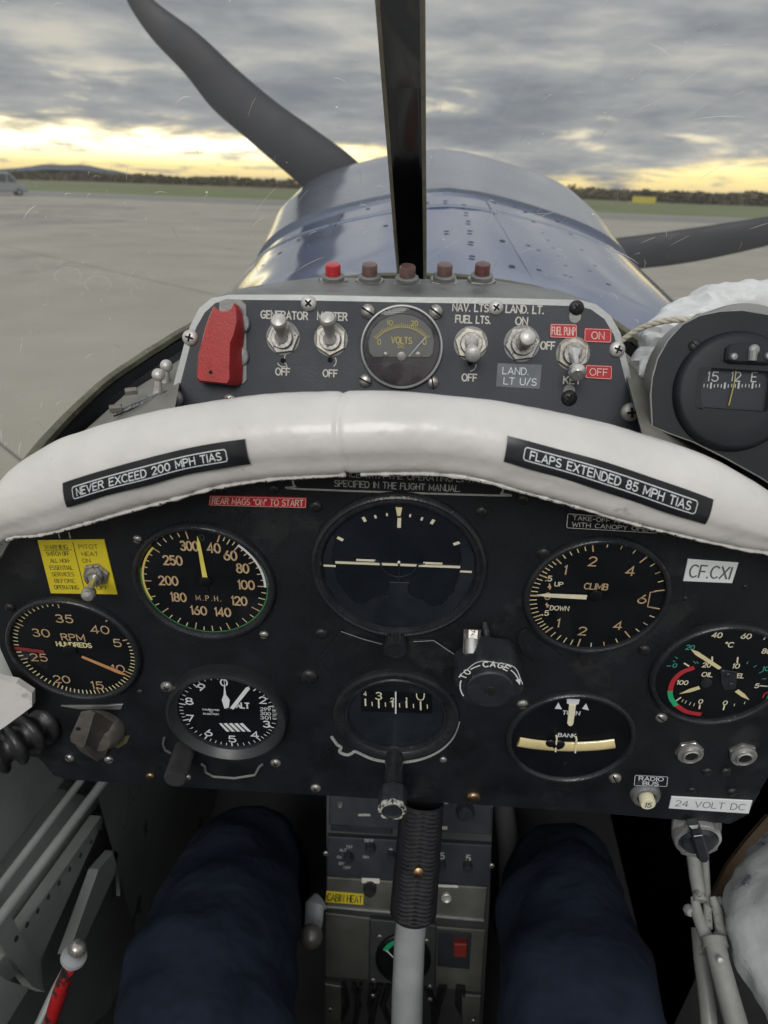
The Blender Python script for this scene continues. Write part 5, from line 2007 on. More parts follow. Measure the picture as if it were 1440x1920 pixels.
def px2m(u, v, n, plane=MP, h=0.0):
    p = plane.uv(u, v, h)
    return n * depth(plane.at(p.x, p.y, h)) / 1413.3


def toggle(name, label, plane, u, v, tip, nut_px=30, lever=.020, mat_nut='steel', ball=False, group=None, hexrot=.2):
    """tip: photo point of the end of the lever"""
    o, p = on_panel(name, label, 'switch', u, v, .002, group, plane)
    rn = px2m(u, v, nut_px, plane)
    b = MB()
    hexp = [(rn * math.cos(hexrot + i * PI / 3), rn * math.sin(hexrot + i * PI / 3)) for i in range(6)]
    b.lathe([(rn * 1.02, .0002), (rn * 1.02, .0008), (rn * .8, .0008)], 30)
    b.build('washer', 'aludull', o)
    b = MB()
    b.prism(hexp, .0006, .0034, None, 0, .0006)
    b.build('nut', mat_nut, o)
    b = MB()
    rb = rn * .66
    prof = [(rb, .003)]
    for k in range(4):
        z = .0036 + k * .0009
        prof += [(rb, z), (rb * .94, z + .00045)]
    prof += [(rb * .93, .0075), (rb * .62, .0075), (rb * .55, .0050), (.0001, .0045)]
    b.lathe(prof, 30)
    b.build('bushing', 'steel', o)
    # direction of the lever: aim the end at the photo point at the right length
    base = Vector((0, 0, .0045))
    best = None
    for k in range(0, 60):
        h = .0045 + lever * (k / 60)
        q = plane.uv(*tip, h) - p
        d = Vector((q.x, q.y, h)) - base
        e = abs(d.length - lever)
        if best is None or e < best[0]:
            best = (e, d)
    d = best[1].normalized()
    Rm = d.to_track_quat('Z', 'Y').to_matrix().to_4x4()
    b = MB()
    r0 = rn * .255
    L = lever
    if ball:
        prof = [(r0 * 1.5, -.003), (r0 * 1.9, .001), (r0 * 1.6, .003), (r0 * .95, .006), (r0 * .9, L * .70)]
        prof += [(r0 * .9 + (r0 * 1.15) * math.sin(PI * i / 8), L * .70 + (L * .36) * (1 - math.cos(PI * i / 8)) / 2) for i in range(1, 8)] + [(.00001, L * 1.06)]
    else:
        prof = [(r0 * 1.6, -.003), (r0 * 1.9, .001), (r0 * 1.25, .004), (r0 * 1.05, .006), (r0 * 1.5, L * .70), (r0 * 1.85, L * .84), (r0 * 1.9, L * .92), (r0 * 1.6, L * 1.0), (r0 * .9, L * 1.045), (.00001, L * 1.055)]
    b.lathe(prof, 24, Matrix.Translation(base) @ Rm)
    b.build('lever', 'chrome' if ball else 'satin', o)
    return o


toggle('toggle_switch', 'chrome ball ended toggle over the yellow pitot heat placard', MP, 180, 1077, (165, 1117), 25, .024, 'steel', True)

# cage knob
o, p = on_panel('cage_knob', 'large lobed black knob lettered to cage beside the artificial horizon', 'knob', 918, 1287, .034)
kr = px2m(918, 1287, 64, MP, .034)
lob = lambda a, r, z: 1 + (.05 * math.cos(6 * a + .8) if r > kr * .9 else 0)
b = MB()
b.lathe([(kr * .92, .012), (kr * 1.0, .014), (kr * 1.0, .030), (kr * .96, .0325), (kr * .92, .033), (kr * .84, .0332), (.0001, .0332)], 96, None, 0, lobes=lob)
b.build('grip', 'plastic', o)
b = MB()
b.lathe([(kr * .70, .0325), (kr * .70, .0362), (kr * .66, .0372), (.0001, .0372)], 48)
b.build('cap', 'plastic', o)
b = MB()
b.lathe([(kr * .16, .0372), (kr * .15, .0380), (.0001, .0384)], 20)
b.box((0, 0, .0383), (kr * .26, kr * .05, .0006), Matrix.Rotation(1.9, 4, 'Z'), 1)
b.build('screw', ['blkscrew', 'void'], o)
b = MB()
ff = lambda x, y, dz=0.0: Vector((x, y, .0336 + dz))
for ch, a in zip('CAGE', (103, 89, 74, 60)):
    rr = kr * .86
    text(b, ch, rr * math.cos(R(a)), rr * math.sin(R(a)), kr * .19, stroke=.2, f=ff, rot=R(a - 90), width=kr * .14)
for ch, a in zip('TO', (158, 144)):
    rr = kr * .86
    text(b, ch, rr * math.cos(R(a)), rr * math.sin(R(a)), kr * .19, stroke=.2, f=ff, rot=R(a - 90), width=kr * .14)
for a0, a1 in ((134, 114), (212, 170), (50, 22)):
    b.ribbon([(kr * .86 * math.cos(R(a0 + (a1 - a0) * i / 8)), kr * .86 * math.sin(R(a0 + (a1 - a0) * i / 8))) for i in range(9)], kr * .035, ff)
a = R(14)
b.add([ff(kr * .94 * math.cos(R(22)), kr * .94 * math.sin(R(22))), ff(kr * .78 * math.cos(R(22)), kr * .78 * math.sin(R(22))), ff(kr * .88 * math.cos(R(6)), kr * .88 * math.sin(R(6)))], [(0, 1, 2)])
# worn white edge of the lobes
b.ribbon([(kr * (.965 + .04 * math.cos(6 * t + .8)) * math.cos(t), kr * (.965 + .04 * math.cos(6 * t + .8)) * math.sin(t)) for t in [R(8 + i * 3.6) for i in range(42)]], kr * .022, ff)
b.build('lettering', 'white', o)
b = MB(); b.tube([(0, 0, .0), (0, 0, .014)], kr * .4, 20); b.build('shaft', 'bezel', o)
# lever rod and nut feeding the knob
q0, q1 = MP.uv(886, 1180, .012) - p, MP.uv(884, 1226, .020) - p
b = MB(); b.tube([(q0.x, q0.y, .012), (q1.x, q1.y, .020)], kr * .26, 6); b.build('union_nut', 'steel', o)
q0, q1 = MP.uv(884, 1200, .017) - p, MP.uv(884, 1228, .024) - p
b = MB(); b.tube([(q0.x, q0.y, .017), (q1.x, q1.y, .024)], kr * .21, 20); b.build('collar', 'chrome', o)
q0, q1 = MP.uv(909, 1168, .002) - p, MP.uv(915, 1215, .014) - p
b = MB(); b.tube([(q0.x, q0.y, .002), (q1.x, q1.y, .014)], kr * .12, 14); b.build('pipe', 'bezel', o)


def fluted(name, label, u, v, tipz, rpx, m_grip, m_edge=None, n=18, depth_=.06, neck=None, z0=None):
    o, p = on_panel(name, label, 'knob', u, v, tipz)
    r_ = px2m(u, v, rpx, MP, tipz)
    z0 = tipz * .45 if z0 is None else z0
    lb_ = lambda a, r, z: 1 + (depth_ * math.cos(n * a) if r > r_ * .85 else 0)
    b = MB()
    b.lathe([(r_ * .9, z0), (r_, z0 + .001), (r_ * .97, tipz - .001), (r_ * .90, tipz), (r_ * .70, tipz), (r_ * .66, tipz - .0008), (.0001, tipz - .0008)], n * 6, None, 0, lobes=lb_)
    b.build('grip', m_grip, o)
    if m_edge:
        b = MB()
        b.lathe([(r_ * .99, tipz - .0030), (r_ * 1.0, tipz - .0008), (r_ * .93, tipz + .0002), (r_ * .76, tipz + .0002)], n * 6, None, 0, lobes=lb_)
        b.build('worn_edge', m_edge, o)
    b = MB()
    rn = neck or r_ * .72
    b.lathe([(rn * 1.25, 0), (rn * 1.25, .002), (rn, .0028), (rn, z0 + .001)], 32)
    b.build('neck', 'bezel', o)
    return o


fluted('setting_knob', 'small fluted black knob right under the artificial horizon', 741, 1221, .013, 22, 'bezel', None, 22, .035, z0=.003)
M['wornplastic'] = mat('black_plastic_worn_pale', (0.40, 0.40, 0.36), 0.5, var=0.6, vscale=420, wear=(0.03, 0.03, 0.03), wearscale=330, wearlo=0.50)
fluted('caging_knob', 'black knob with a worn pale lobed rim at the bottom centre of the panel', 735, 1522, .046, 26, 'plastic', 'wornplastic', 8, .05, z0=.030)
# altimeter setting knob, knurled grey
o, p = on_panel('knurled_knob', 'knurled grey cylinder knob at the lower left of the altimeter', 'knob', 327, 1462, .030)
r_ = px2m(327, 1462, 20, MP, .03)
b = MB()
b.lathe([(r_ * .6, .002), (r_, .0045), (r_, .029), (r_ * .94, .030), (.0001, .030)], 120, None, 0, lobes=lambda a, r, z: 1 + (.025 * math.cos(60 * a) if r > r_ * .9 else 0))
b.build('grip', mat('knurled_dark_alloy', (0.055, 0.055, 0.056), .45, metal=.3), o)
b = MB(); b.lathe([(r_ * .45, 0), (r_ * .45, .006)], 20); b.build('shaft', 'bezel', o)

# magneto switch: wedge handle
o, p = on_panel('magneto_switch', 'worn dark metal wedge shaped switch handle under the engine speed dial', 'switch', 180, 1385, .010)
b = MB()
rr = px2m(180, 1385, 44)
b.lathe([(rr, 0), (rr * .98, .003), (rr * .85, .008), (rr * .62, .012), (.0001, .013)], 40)
b.build('base', 'bare', o)
hq = {}
top = [MP.uv(u, v, .024) - p for u, v in ((150, 1337), (168, 1334), (177, 1340), (172, 1358), (160, 1398), (154, 1404), (131, 1392), (130, 1382))]
bot = [MP.uv(u, v, .004) - p for u, v in ((156, 1342), (186, 1338), (214, 1356), (216, 1376), (196, 1420), (182, 1428), (150, 1408), (140, 1388))]
V = [(q.x, q.y, .004) for q in bot] + [(q.x * .98, q.y * .98, .022) for q in top] + [((q.x * .94 + (top[0].x + top[4].x) * .03), q.y * .94 + (top[0].y + top[4].y) * .03, .024) for q in top]
n = 8
b = MB()
b.add(V, [(i, (i + 1) % n, n + (i + 1) % n, n + i) for i in range(n)] + [(n + i, n + (i + 1) % n, 2 * n + (i + 1) % n, 2 * n + i) for i in range(n)] + [tuple(2 * n + i for i in range(n))])
b.build('handle', 'bare', o)
q = MP.uv(147, 1366, .024) - p
b = MB(); b.disc(.0016, .0243, 16, None, 0, (q.x, q.y)); b.build('pin_hole', 'void', o)

# headset sockets
jack = None
for i, (u, v, lb_) in enumerate(((1294, 1413, 'nickel headset socket left of its twin under the engine gauge'), (1394, 1417, 'nickel headset socket right of its twin under the engine gauge'))):
    if jack is None:
        o, p = on_panel('headset_socket', lb_, 'socket', u, v, .003, 'headset sockets')
        r_ = px2m(u, v, 26)
        b = MB()
        b.prism([(r_ * math.cos(.3 + k * PI / 3), r_ * math.sin(.3 + k * PI / 3)) for k in range(6)], 0, .0022, None, 0, .0005)
        b.build('nut', 'steel', o)
        b = MB()
        b.lathe([(r_ * .92, .0021), (r_ * .90, .0042), (r_ * .74, .0048), (r_ * .70, .0040), (r_ * .62, .0040), (r_ * .60, .0060), (r_ * .56, .0066), (r_ * .46, .0062), (r_ * .44, .003)], 36)
        b.build('collar', 'chrome', o)
        b = MB(); b.disc(r_ * .455, .0050, 24); b.build('hole', 'void', o)
        jack = o
    else:
        index_children()
        pp_ = MP.uv(u, v, .003)
        copy_tree(jack, None, MP.M @ TR(pp_.x, pp_.y, 0) @ Matrix.Rotation(.5, 4, 'Z'), lb_)

# circuit breaker 15
o, p = on_panel('circuit_breaker', 'round push button breaker marked 15 under the radio bus tag', 'breaker', 1212, 1497, .004)
r_ = px2m(1212, 1497, 28)
b = MB(); b.lathe([(r_, 0), (r_ * .98, .002), (r_ * .86, .0042), (r_ * .70, .0046), (r_ * .58, .0036)], 36); b.build('collar', 'aludull', o)
b = MB(); b.lathe([(r_ * .50, .002), (r_ * .50, .0080), (r_ * .46, .0090), (.0001, .0091)], 30); b.build('button', 'cream', o)
b = MB(); text(b, '15', 0, 0, r_ * .42, stroke=.16, z=.0094); b.build('lettering', 'inkgrey', o)

# ================================================================== UPPER SWITCH PANEL
SP0 = at_d(753, 650, .513)
SP = Plane(SP0, R(70))
spo = [(300, 792), (310, 775), (346, 640), (356, 610), (372, 578), (396, 558), (430, 552), (560, 552), (760, 556), (940, 558), (1088, 562), (1118, 570), (1146, 592), (1164, 624), (1196, 755), (1217, 822), (1216, 900), (290, 860)]
spx = [tuple(SP.uv(*p)) for p in spo]
swp = thing('switch_panel', 'dark grey electrical switch panel with a bare aluminium edge above the white coaming', 'panel', SP.M)
b = MB(); b.prism(spx, -.0022, -.0004, None, 0, .0003); b.build('edge_plate', 'alu', swp)
spi = [tuple(SP.uv(*p)) for p in [(318, 800), (324, 776), (358, 642), (368, 614), (384, 586), (404, 568), (432, 562), (560, 563), (760, 567), (940, 570), (1084, 574), (1108, 580), (1133, 598), (1151, 628), (1184, 757), (1205, 826), (1204, 896), (304, 856)]]
b = MB(); b.prism(spi, -.0003, .0004, None, 0, .0002); b.build('face_plate', 'swpanel', swp)
# housing behind the panel
b = MB()
top_ = spx[1:16]
back = []
for (x, y) in top_:
    q = SP.M @ Vector((x, y, -.0022))
    back.append(SP.I @ (q + Vector((-q.x * .05, .060, -.004 if abs(q.x) < .1 else -.010))))
b.grid([[(x, y, -.0022) for x, y in top_], [tuple(q) for q in back]])
b.build('housing', 'aludull', swp)

# engraved lettering
b = MB()
IM = Matrix()
for s_, u, v, w, h in (('GENERATOR', 533, 591, 87, .0048), ('MASTER', 623, 593, 55, .0048), ('OFF', 530, 697, 26, .0046), ('OFF', 619, 700, 26, .0046), ('NAV. LTS.', 884, 577, 70, .0046), ('LAND. LT.', 984, 580, 70, .0048),
                       ('FUEL LTS.', 887, 599, 65, .0046), ('ON', 978, 602, 22, .0048), ('OFF', 1027, 648, 26, .0048), ('OFF', 880, 708, 27, .0046), ('KEY', 1073, 713, 32, .0046)):
    pt_px(b, s_, u, v, w, h, h=.0006, plane=SP, back=IM, stroke=.20)
b.build('lettering', 'engr', swp)
# keyway holes under the toggles
b = MB()
for u, v in ((531, 676), (619, 675), (881, 681)):
    p_ = SP.uv(u, v)
    b.disc(.0018, .0008, 14, None, 0, tuple(p_))
b.build('keyway', 'void', swp)
b = MB()
for u, v in ((531, 676), (619, 677), (881, 684), (545, 672), (527, 689)):
    p_ = SP.uv(u, v)
    a0 = random.uniform(0, 6)
    b.ribbon([(p_.x + .0042 * math.cos(a0 + t * .25), p_.y + .0042 * math.sin(a0 + t * .25)) for t in range(7)], .0006, lambda x, y: Vector((x, y, .0006)))
b.build('scrapes', 'engr', swp)
for (u, v, r_, k, m_) in ((579, 569, 15, 'P', 'satin'), (357, 633, 15, 'P', 'satin'), (327, 747, 17, 'P', 'satin'), (930, 577, 14, 'P', 'satin'), (1157, 655, 15, 'P', 'satin'), (1182, 773, 18, 'P', 'satin'),
                         (690, 584, 14, 'S', 'steel'), (817, 585, 14, 'S', 'steel'), (685, 714, 13, 'S', 'steel'), (811, 717, 12, 'S', 'steel'), (1081, 577, 14, 'P', 'blkscrew'), (1067, 746, 15, 'P', 'blkscrew'), (431, 749, 12, 'P', 'steel')):
    screw(u, v, r_, k, m_, swp, SP, IM, .0004)
b = MB()
for u, v in ((1078, 593), (1067, 733)):
    p_ = SP.uv(u, v)
    b.prism([(p_.x + .004 * math.cos(a * .5236), p_.y + .0045 * math.sin(a * .5236)) for a in range(12)], .0005, .0007)
b.build('wear_mark', 'engr_dim', swp)

T_ = [('generator toggle with a dark ring, lever pointing up, leftmost of the switch row', 530, 633, (522, 599), 'steel'), ('master toggle with a bright ring, lever pointing up', 620, 636, (614, 594), 'brassy'),
      ('nav and fuel lights toggle, lever pointing down, right of the voltmeter', 883, 644, (887, 666), 'brassy'), ('landing light toggle, lever pointing at the pilot, above the grey tape', 979, 644, (990, 632), 'steel'),
      ('fuel pump toggle with a long ball ended lever pointing down between red plates', 1075, 663, (1083, 702), 'brassy')]
M['brassy'] = mat('nut_tarnished', (0.46, 0.43, 0.365), 0.36, metal=0.65, var=0.35, vscale=200)
for i, (lb_, u, v, tip, mn) in enumerate(T_):
    toggle('toggle_switch', lb_, SP, u, v, tip, 31 if i != 3 else 33, .022 if i != 4 else .027, mn, i == 4, 'toggle switches in the upper panel', hexrot=.15 + .35 * i)

placard('placard', 'grey tape reading landing light U/S under the landing light toggle', [(933, 681), (1016, 684), (1012, 729), (930, 725)], 'greyplac', [('LAND.', .42, .70, .58, .28), ('LT U/S', .54, .27, .74, .28)], 'labeltext', plane=SP, hh=.0005, th=.0002)
placard('placard', 'red fuel pump plate over the rightmost toggle', [(1032, 607), (1082, 608), (1082, 635), (1031, 633)], 'redplac', [('FUEL PUMP', .5, .5, .86, .54)], 'placedge', plane=SP, hh=.0005, border=.05, stroke=.11)
placard('placard', 'red plate reading ON beside the fuel pump toggle', [(1096, 615), (1147, 617), (1146, 643), (1095, 641)], 'redplac', [('ON', .5, .5, .46, .50)], 'placedge', plane=SP, hh=.0005, border=.05)
placard('placard', 'red plate reading OFF beside the end of the fuel pump lever', [(1098, 684), (1148, 686), (1147, 712), (1097, 709)], 'redplac', [('OFF', .5, .5, .66, .50)], 'placedge', plane=SP, hh=.0005, border=.05)

# guarded switch
p = SP.uv(420, 645)
o = thing('guarded_switch', 'worn red flip-up guard over a switch at the left end of the upper panel', 'switch', SP.M @ TR(p.x, p.y, 0))
b = MB()
q = [SP.uv(*x) - p for x in ((412, 566), (424, 561), (452, 562), (463, 572), (464, 712), (458, 719), (420, 721), (400, 715))]
b.prism([tuple(x) for x in q], .0004, .0016, None, 0, .0004)
b.build('base_plate', 'aludull', o)
fr = [(401, 573), (406, 579), (414, 584), (425, 583), (435, 577), (440, 568), (444, 578), (446, 600), (441, 628), (434, 645), (431, 690), (431, 713), (426, 722), (373, 716), (368, 710), (370, 668), (377, 640), (384, 612), (390, 596)]
bk = [(404, 580), (410, 587), (418, 592), (430, 590), (441, 586), (449, 574), (456, 590), (458, 606), (457, 632), (455, 650), (455, 690), (454, 714), (448, 723), (378, 718), (374, 710), (376, 668), (382, 645), (388, 616), (394, 600)]
Vf = [SP.uv(*x, .0185 if i not in (0, 5) else .017) - p for i, x in enumerate(fr)]
Vb = [SP.uv(*x, .003) - p for x in bk]
n = len(fr)
cen = sum(Vf, Vector((0, 0))) / n
V = [(q.x, q.y, .003) for q in Vb] + [(q.x, q.y, .0172) for q in Vf] + [tuple((q + (cen - q).normalized() * .0012)) + (.0188,) for q in Vf]
b = MB()
b.add(V, [(i, n + i, n + (i + 1) % n, (i + 1) % n) for i in range(n)] + [(n + i, 2 * n + i, 2 * n + (i + 1) % n, n + (i + 1) % n) for i in range(n)] + [tuple(2 * n + i for i in range(n))])
b.build('guard', 'red', o, sharp=.9)
b = MB()
for u, v in ((456, 607), (454, 668)):
    q = SP.uv(u, v, .004) - p
    b.lathe([(.0052, .0012), (.0052, .0030), (.0042, .0038), (.0001, .0040)], 20, TR(q.x, q.y) @ Matrix.Diagonal((.8, 1.2, 1, 1)))
b.build('hinge_screw', 'aludull', o)
q = SP.uv(395, 698, .0190) - p
b = MB(); b.disc(.0013, .0190, 12, None, 0, tuple(q)); b.build('pin_hole', 'void', o)
b = MB()
for i, ch in enumerate('SCARAB'):
    pass
M['redemb'] = mat('guard_red_embossed', (0.36, 0.02, 0.02), .5)
for k, (vv, ww) in enumerate(((612, 8), (625, 8), (638, 9), (652, 8), (672, 8), (684, 8))):
    q = SP.uv(397 - k * 1.1, vv, .0189) - p
    b.ribbon([(q.x + .0016 * math.cos(t), q.y + .0020 * math.sin(t)) for t in [R(a) for a in range(40 + 30 * k, 300 + 30 * k, 30)]], .0004, lambda x, y: Vector((x, y, .01885)))
b.build('embossing', 'redemb', o)

# voltmeter
p = SP.uv(753, 651, .003)
rv_ = 77 * .513 / 1413.3
o = thing('voltmeter', 'round DC volts meter with a half moon scale in the middle of the upper panel', 'gauge', SP.M @ TR(p.x, p.y, 0))
b = MB(); b.lathe([(rv_, .0004), (rv_, .0040), (rv_ * .985, .0050), (rv_ * .955, .0052), (rv_ * .93, .0042)], 72); b.build('ring', 'alu', o)
b = MB(); b.lathe([(rv_ * .93, .0042), (rv_ * .90, .0048), (rv_ * .84, .0048), (.0001, .0049)], 64); b.build('case_front', 'voltlow', o)
vl = lambda u, v, h=.0052: SP.uv(u, v, h) - p
wpt = [vl(*x) for x in ((692, 660), (690, 640), (697, 618), (712, 602), (731, 592), (753, 588), (775, 591), (795, 602), (809, 618), (815, 640), (812, 662), (806, 670), (700, 669))]
b = MB(); b.prism([tuple(x) for x in wpt], .0049, .0052); b.build('dial', 'voltface', o)
b = MB(); b.ribbon([tuple(x) for x in wpt], .0005, lambda x, y: Vector((x, y, .0054)), 0, True); b.build('window_edge', 'dkgrey', o)
b = MB()
fv = lambda x, y, dz=0.0: Vector((x, y, .0054 + dz))
c = vl(753, 678)
a0, a1 = math.atan2(vl(705, 634).y - c.y, vl(705, 634).x - c.x), math.atan2(vl(802, 633).y - c.y, vl(802, 633).x - c.x)
r1 = (vl(753, 613) - c).length
for k in range(31):
    a = a0 + (a1 - a0) * k / 30
    L = .0026 if k % 5 == 0 else .0018
    b.ribbon([(c.x + r1 * math.cos(a), c.y + r1 * math.sin(a)), (c.x + (r1 + L) * math.cos(a), c.y + (r1 + L) * math.sin(a))], .00035, fv)
b.ribbon([(c.x + (r1 - .0001) * math.cos(a0 + (a1 - a0) * k / 24), c.y + (r1 - .0001) * math.sin(a0 + (a1 - a0) * k / 24)) for k in range(25)], .0004, lambda x, y: Vector((x, y, .0055)))
for s_, u, v, w, h in (('VOLTS', 753, 638, 38, .0040), ('D.C.', 753, 649, 13, .0022), ('0', 711, 641, 6, .0036), ('0', 796, 641, 6, .0036), ('10', 731, 605, 10, .0030), ('20', 777, 606, 12, .0030)):
    q = vl(u, v)
    ww = (vl(u + w / 2, v) - vl(u - w / 2, v)).length
    text(b, s_, q.x, q.y, h, stroke=.15, f=fv, width=ww)
b.build('scale', 'voltink', o)
b = MB(); q0, q1 = vl(767, 668, .006), vl(798, 632, .006); b.ribbon([tuple(q0), tuple(q1)], .0005, lambda x, y: Vector((x, y, .0062))); b.build('needle', 'alu', o)
b = MB()
for u, v, r_ in ((723, 665, .0020), (784, 665, .0022)):
    q = vl(u, v)
    b.lathe([(r_, .0052), (r_ * .9, .0060), (.0001, .0063)], 16, TR(q.x, q.y))
q = vl(753, 668)
b.lathe([(.0030, .0052), (.0030, .0058), (.0018, .0060), (.0001, .0060)], 20, TR(q.x, q.y))
b.build('movement', 'bare', o)
b = MB(); b.lathe([(rv_ * .93, .0068), (rv_ * .5, .0074), (.0001, .0076)], 48); b.build('glass', 'glass', o)

# push buttons on the shelf above the switch panel
TPp = at_d(753, 541, .548)
TP = Plane(TPp, R(14))                         # nearly level shelf
bp = thing('button_plate', 'scuffed bare metal plate carrying the row of push buttons', 'plate', TP.M)
q = [TP.uv(*x) for x in ((556, 549), (640, 532), (700, 531), (800, 531), (900, 533), (942, 537), (956, 543), (955, 551), (700, 553))]
b = MB(); b.prism([tuple(x) for x in q], -.001, .0012, None, 0, .0003); b.build('plate', 'aludull', bp)
for (u, v) in ((585, 546), (700, 537), (762, 546), (927, 546), (640, 545)):
    screw(u, v, 6, '', 'aludull', bp, TP, IM, .0012, 'rivet')
btn = None
BL = [(625, 531, 'redlens', 'push button with a bright red cap, leftmost of the row'), (693, 531, 'brownlens', 'push button with a brown cap, second from the left of the row'),
      (763, 534, 'brownlens', 'push button with a brown cap right in front of the black pillar'), (832, 531, 'brownlens', 'push button with a brown cap just right of the black pillar'),
      (902, 530, 'brownlens', 'push button with a dark red brown cap, rightmost of the row')]
M['brownlens2'] = mat('lens_dark_red_brown', (0.13, 0.045, 0.042), 0.33, var=0.2, vscale=200, coat=0.3)
for i, (u, v, m_, lb_) in enumerate(BL):
    p = TP.uv(u, v)
    T = TP.M @ TR(p.x, p.y, .001) @ Matrix.Rotation(R(-6), 4, 'X')
    o = thing('push_button', lb_, 'button', T, 'push buttons along the top of the switch panel')
    b = MB()
    rb = 28 * .55 / 1413.3
    b.prism([(rb * math.cos(k * PI / 3 + .2 * i), rb * math.sin(k * PI / 3 + .2 * i)) for k in range(6)], 0, .0022, None, 0, .0005)
    b.build('nut', 'steel', o)
    b = MB()
    prof = []
    for k in range(4):
        prof += [(rb * .76, .0022 + k * .0009), (rb * .69, .0026 + k * .0009)]
    prof += [(rb * .60, .0058), (rb * .5, .0058)]
    b.lathe(prof, 28); b.build('bushing', 'aludull', o)
    b = MB(); b.lathe([(rb * .52, .005), (rb * .52, .0123), (rb * .47, .0134), (.0001, .0137)], 26); b.build('cap', 'brownlens2' if i == 4 else m_, o)

# two ball ended levers and their strip on the left deck
DPp = at_y(290, 745, .50)
DP = Plane(DPp, R(12), R(20))
o1 = None
for i, (bu, bv, tu, tv, lb_) in enumerate(((296, 739, 297, 703, 'small ball topped latch peg on the left deck, the nearer of the pair'), (312, 718, 312, 686, 'small ball topped latch peg on the left deck, the farther of the pair'))):
    base = at_y(bu, bv, .485 + .02 * i)
    tip = at_y(tu, tv, .485 + .02 * i + .001)
    o = thing('latch_peg', lb_, 'peg', Matrix.Translation(base), 'latch pegs on the left deck')
    L = (tip - base)
    b = MB()
    r_ = .0026
    ln = L.length
    b.tube([(0, 0, 0), tuple(L * .15), tuple(L * .45), tuple(L * .8)], [r_ * 1.5, r_ * 1.2, r_ * 1.0, r_ * .9], 14)
    b.build('stem', 'satin', o)
    b = MB(); b.ball(tuple(L), r_ * 1.75, 18); b.build('ball', 'satin', o)
    b = MB(); b.lathe([(r_ * 3.2, -.001), (r_ * 3, .0008), (r_ * 1.4, .0012)], 20); b.build('foot', 'aludull', o)
b = MB()
a, c = at_y(212, 780, .462), at_y(318, 738, .478)
hs = thing('latch_strip', 'narrow dark metal strip with two clips lying on the left deck', 'strip', Matrix.Translation(a))
d = (c - a)
b.tube([(0, 0, .001), tuple(d + Vector((0, 0, .001)))], .0018, 6); b.build('strip', 'bezel', hs)
for (u, v) in ((218, 770), (247, 738)):
    q = at_y(u, v, .463 if u < 230 else .480)
    b = MB(); b.box((0, 0, .002), (.0085, .005, .004), Matrix.Translation(q - a) @ Matrix.Rotation(.4, 4, 'Z'), 0, .001); b.build('clip', 'bare', hs)

# ================================================================== STANDBY COMPASS on the right
CPp = at_d(1372, 735, .440)
CP = Plane(CPp, R(67), R(-4))
cmp_ = thing('compass', 'dark grey standby compass on a round plate at the right edge', 'compass', CP.M)
cl = lambda u, v, h=0.0: CP.uv(u, v, h)
po = [(1222, 800), (1219, 740), (1222, 708), (1232, 672), (1252, 636), (1280, 606), (1312, 590), (1350, 582), (1392, 580), (1440, 588), (1490, 612), (1530, 660), (1545, 730), (1545, 900), (1470, 925), (1425, 896), (1360, 860), (1300, 830), (1250, 812)]
b = MB(); b.prism([tuple(cl(*x)) for x in po], -.0024, -.0003, None, 0, .0003); b.build('plate_edge', 'compedge', cmp_)
b = MB(); b.prism(inset([tuple(cl(*x)) for x in po][::-1], .0008), -.0004, .0002, None, 0, .0001); b.build('mounting_plate', 'compass', cmp_)
cc0 = cl(1375, 735)
rc_ = 108 * .44 / 1413.3
b = MB(); b.lathe([(rc_ * 1.03, .0003), (rc_ * 1.03, .0016), (rc_ * .99, .0052), (rc_ * .955, .0062), (rc_ * .91, .0066), (rc_ * .6, .0067)], 72, TR(*cc0)); 
b.build('bezel', 'compass', cmp_)
# face plate with the rectangular window cut through
wq = [cl(*x, .0067) for x in ((1310, 688), (1452, 693), (1450, 768), (1438, 773), (1318, 768), (1309, 760))]
fo = [(cc0.x + rc_ * .62 * math.cos(t), cc0.y + rc_ * .62 * math.sin(t)) for t in [2 * PI * i / 48 for i in range(48)]]
b = MB()
wrect = rrect(wq[0].x, wq[3].y, wq[1].x, wq[0].y, .002, 11)       # 48 points
V, F = [], []
wc = Vector(((wq[0].x + wq[1].x) / 2, (wq[0].y + wq[3].y) / 2))


def ray_rect(a, hw, hh):
    c_, s__ = math.cos(a), math.sin(a)
    k_ = min(hw / max(1e-6, abs(c_)), hh / max(1e-6, abs(s__)))
    return c_ * k_, s__ * k_


hw, hh_ = (wq[1].x - wq[0].x) / 2, (wq[0].y - wq[3].y) / 2
N_ = 96
for i in range(N_):
    a = 2 * PI * i / N_
    x, y = ray_rect(a, hw, hh_)
    V.append((cc0.x + rc_ * .62 * math.cos(a), cc0.y + rc_ * .62 * math.sin(a), .0067))
    V.append((wc.x + x, wc.y + y, .0067))
    V.append((wc.x + x * .97, wc.y + y * .95, .0055))
for i in range(N_):
    j = (i + 1) % N_
    F += [(3 * i, 3 * j, 3 * j + 1, 3 * i + 1), (3 * i + 1, 3 * j + 1, 3 * j + 2, 3 * i + 2)]
b.add(V, F)
b.build('face', 'compass', cmp_, sharp=.4)
b = MB(); b.prism([(wc.x - hw, wc.y - hh_), (wc.x + hw, wc.y - hh_), (wc.x + hw, wc.y + hh_), (wc.x - hw, wc.y + hh_)], .0006, .0010); b.build('card', 'dial', cmp_)
b = MB()
fc = lambda x, y, dz=0.0: Vector((x, y, .0013 + dz))
for s_, u, v, w in (('15', 1337, 706, 20), ('12', 1380, 706, 17), ('E', 1414, 707, 9)):
    q = cl(u, v, .0013)
    ww = (cl(u + w / 2, v) - cl(u - w / 2, v)).length
    text(b, s_, q.x, q.y, .0052, stroke=.12, f=fc, width=ww)
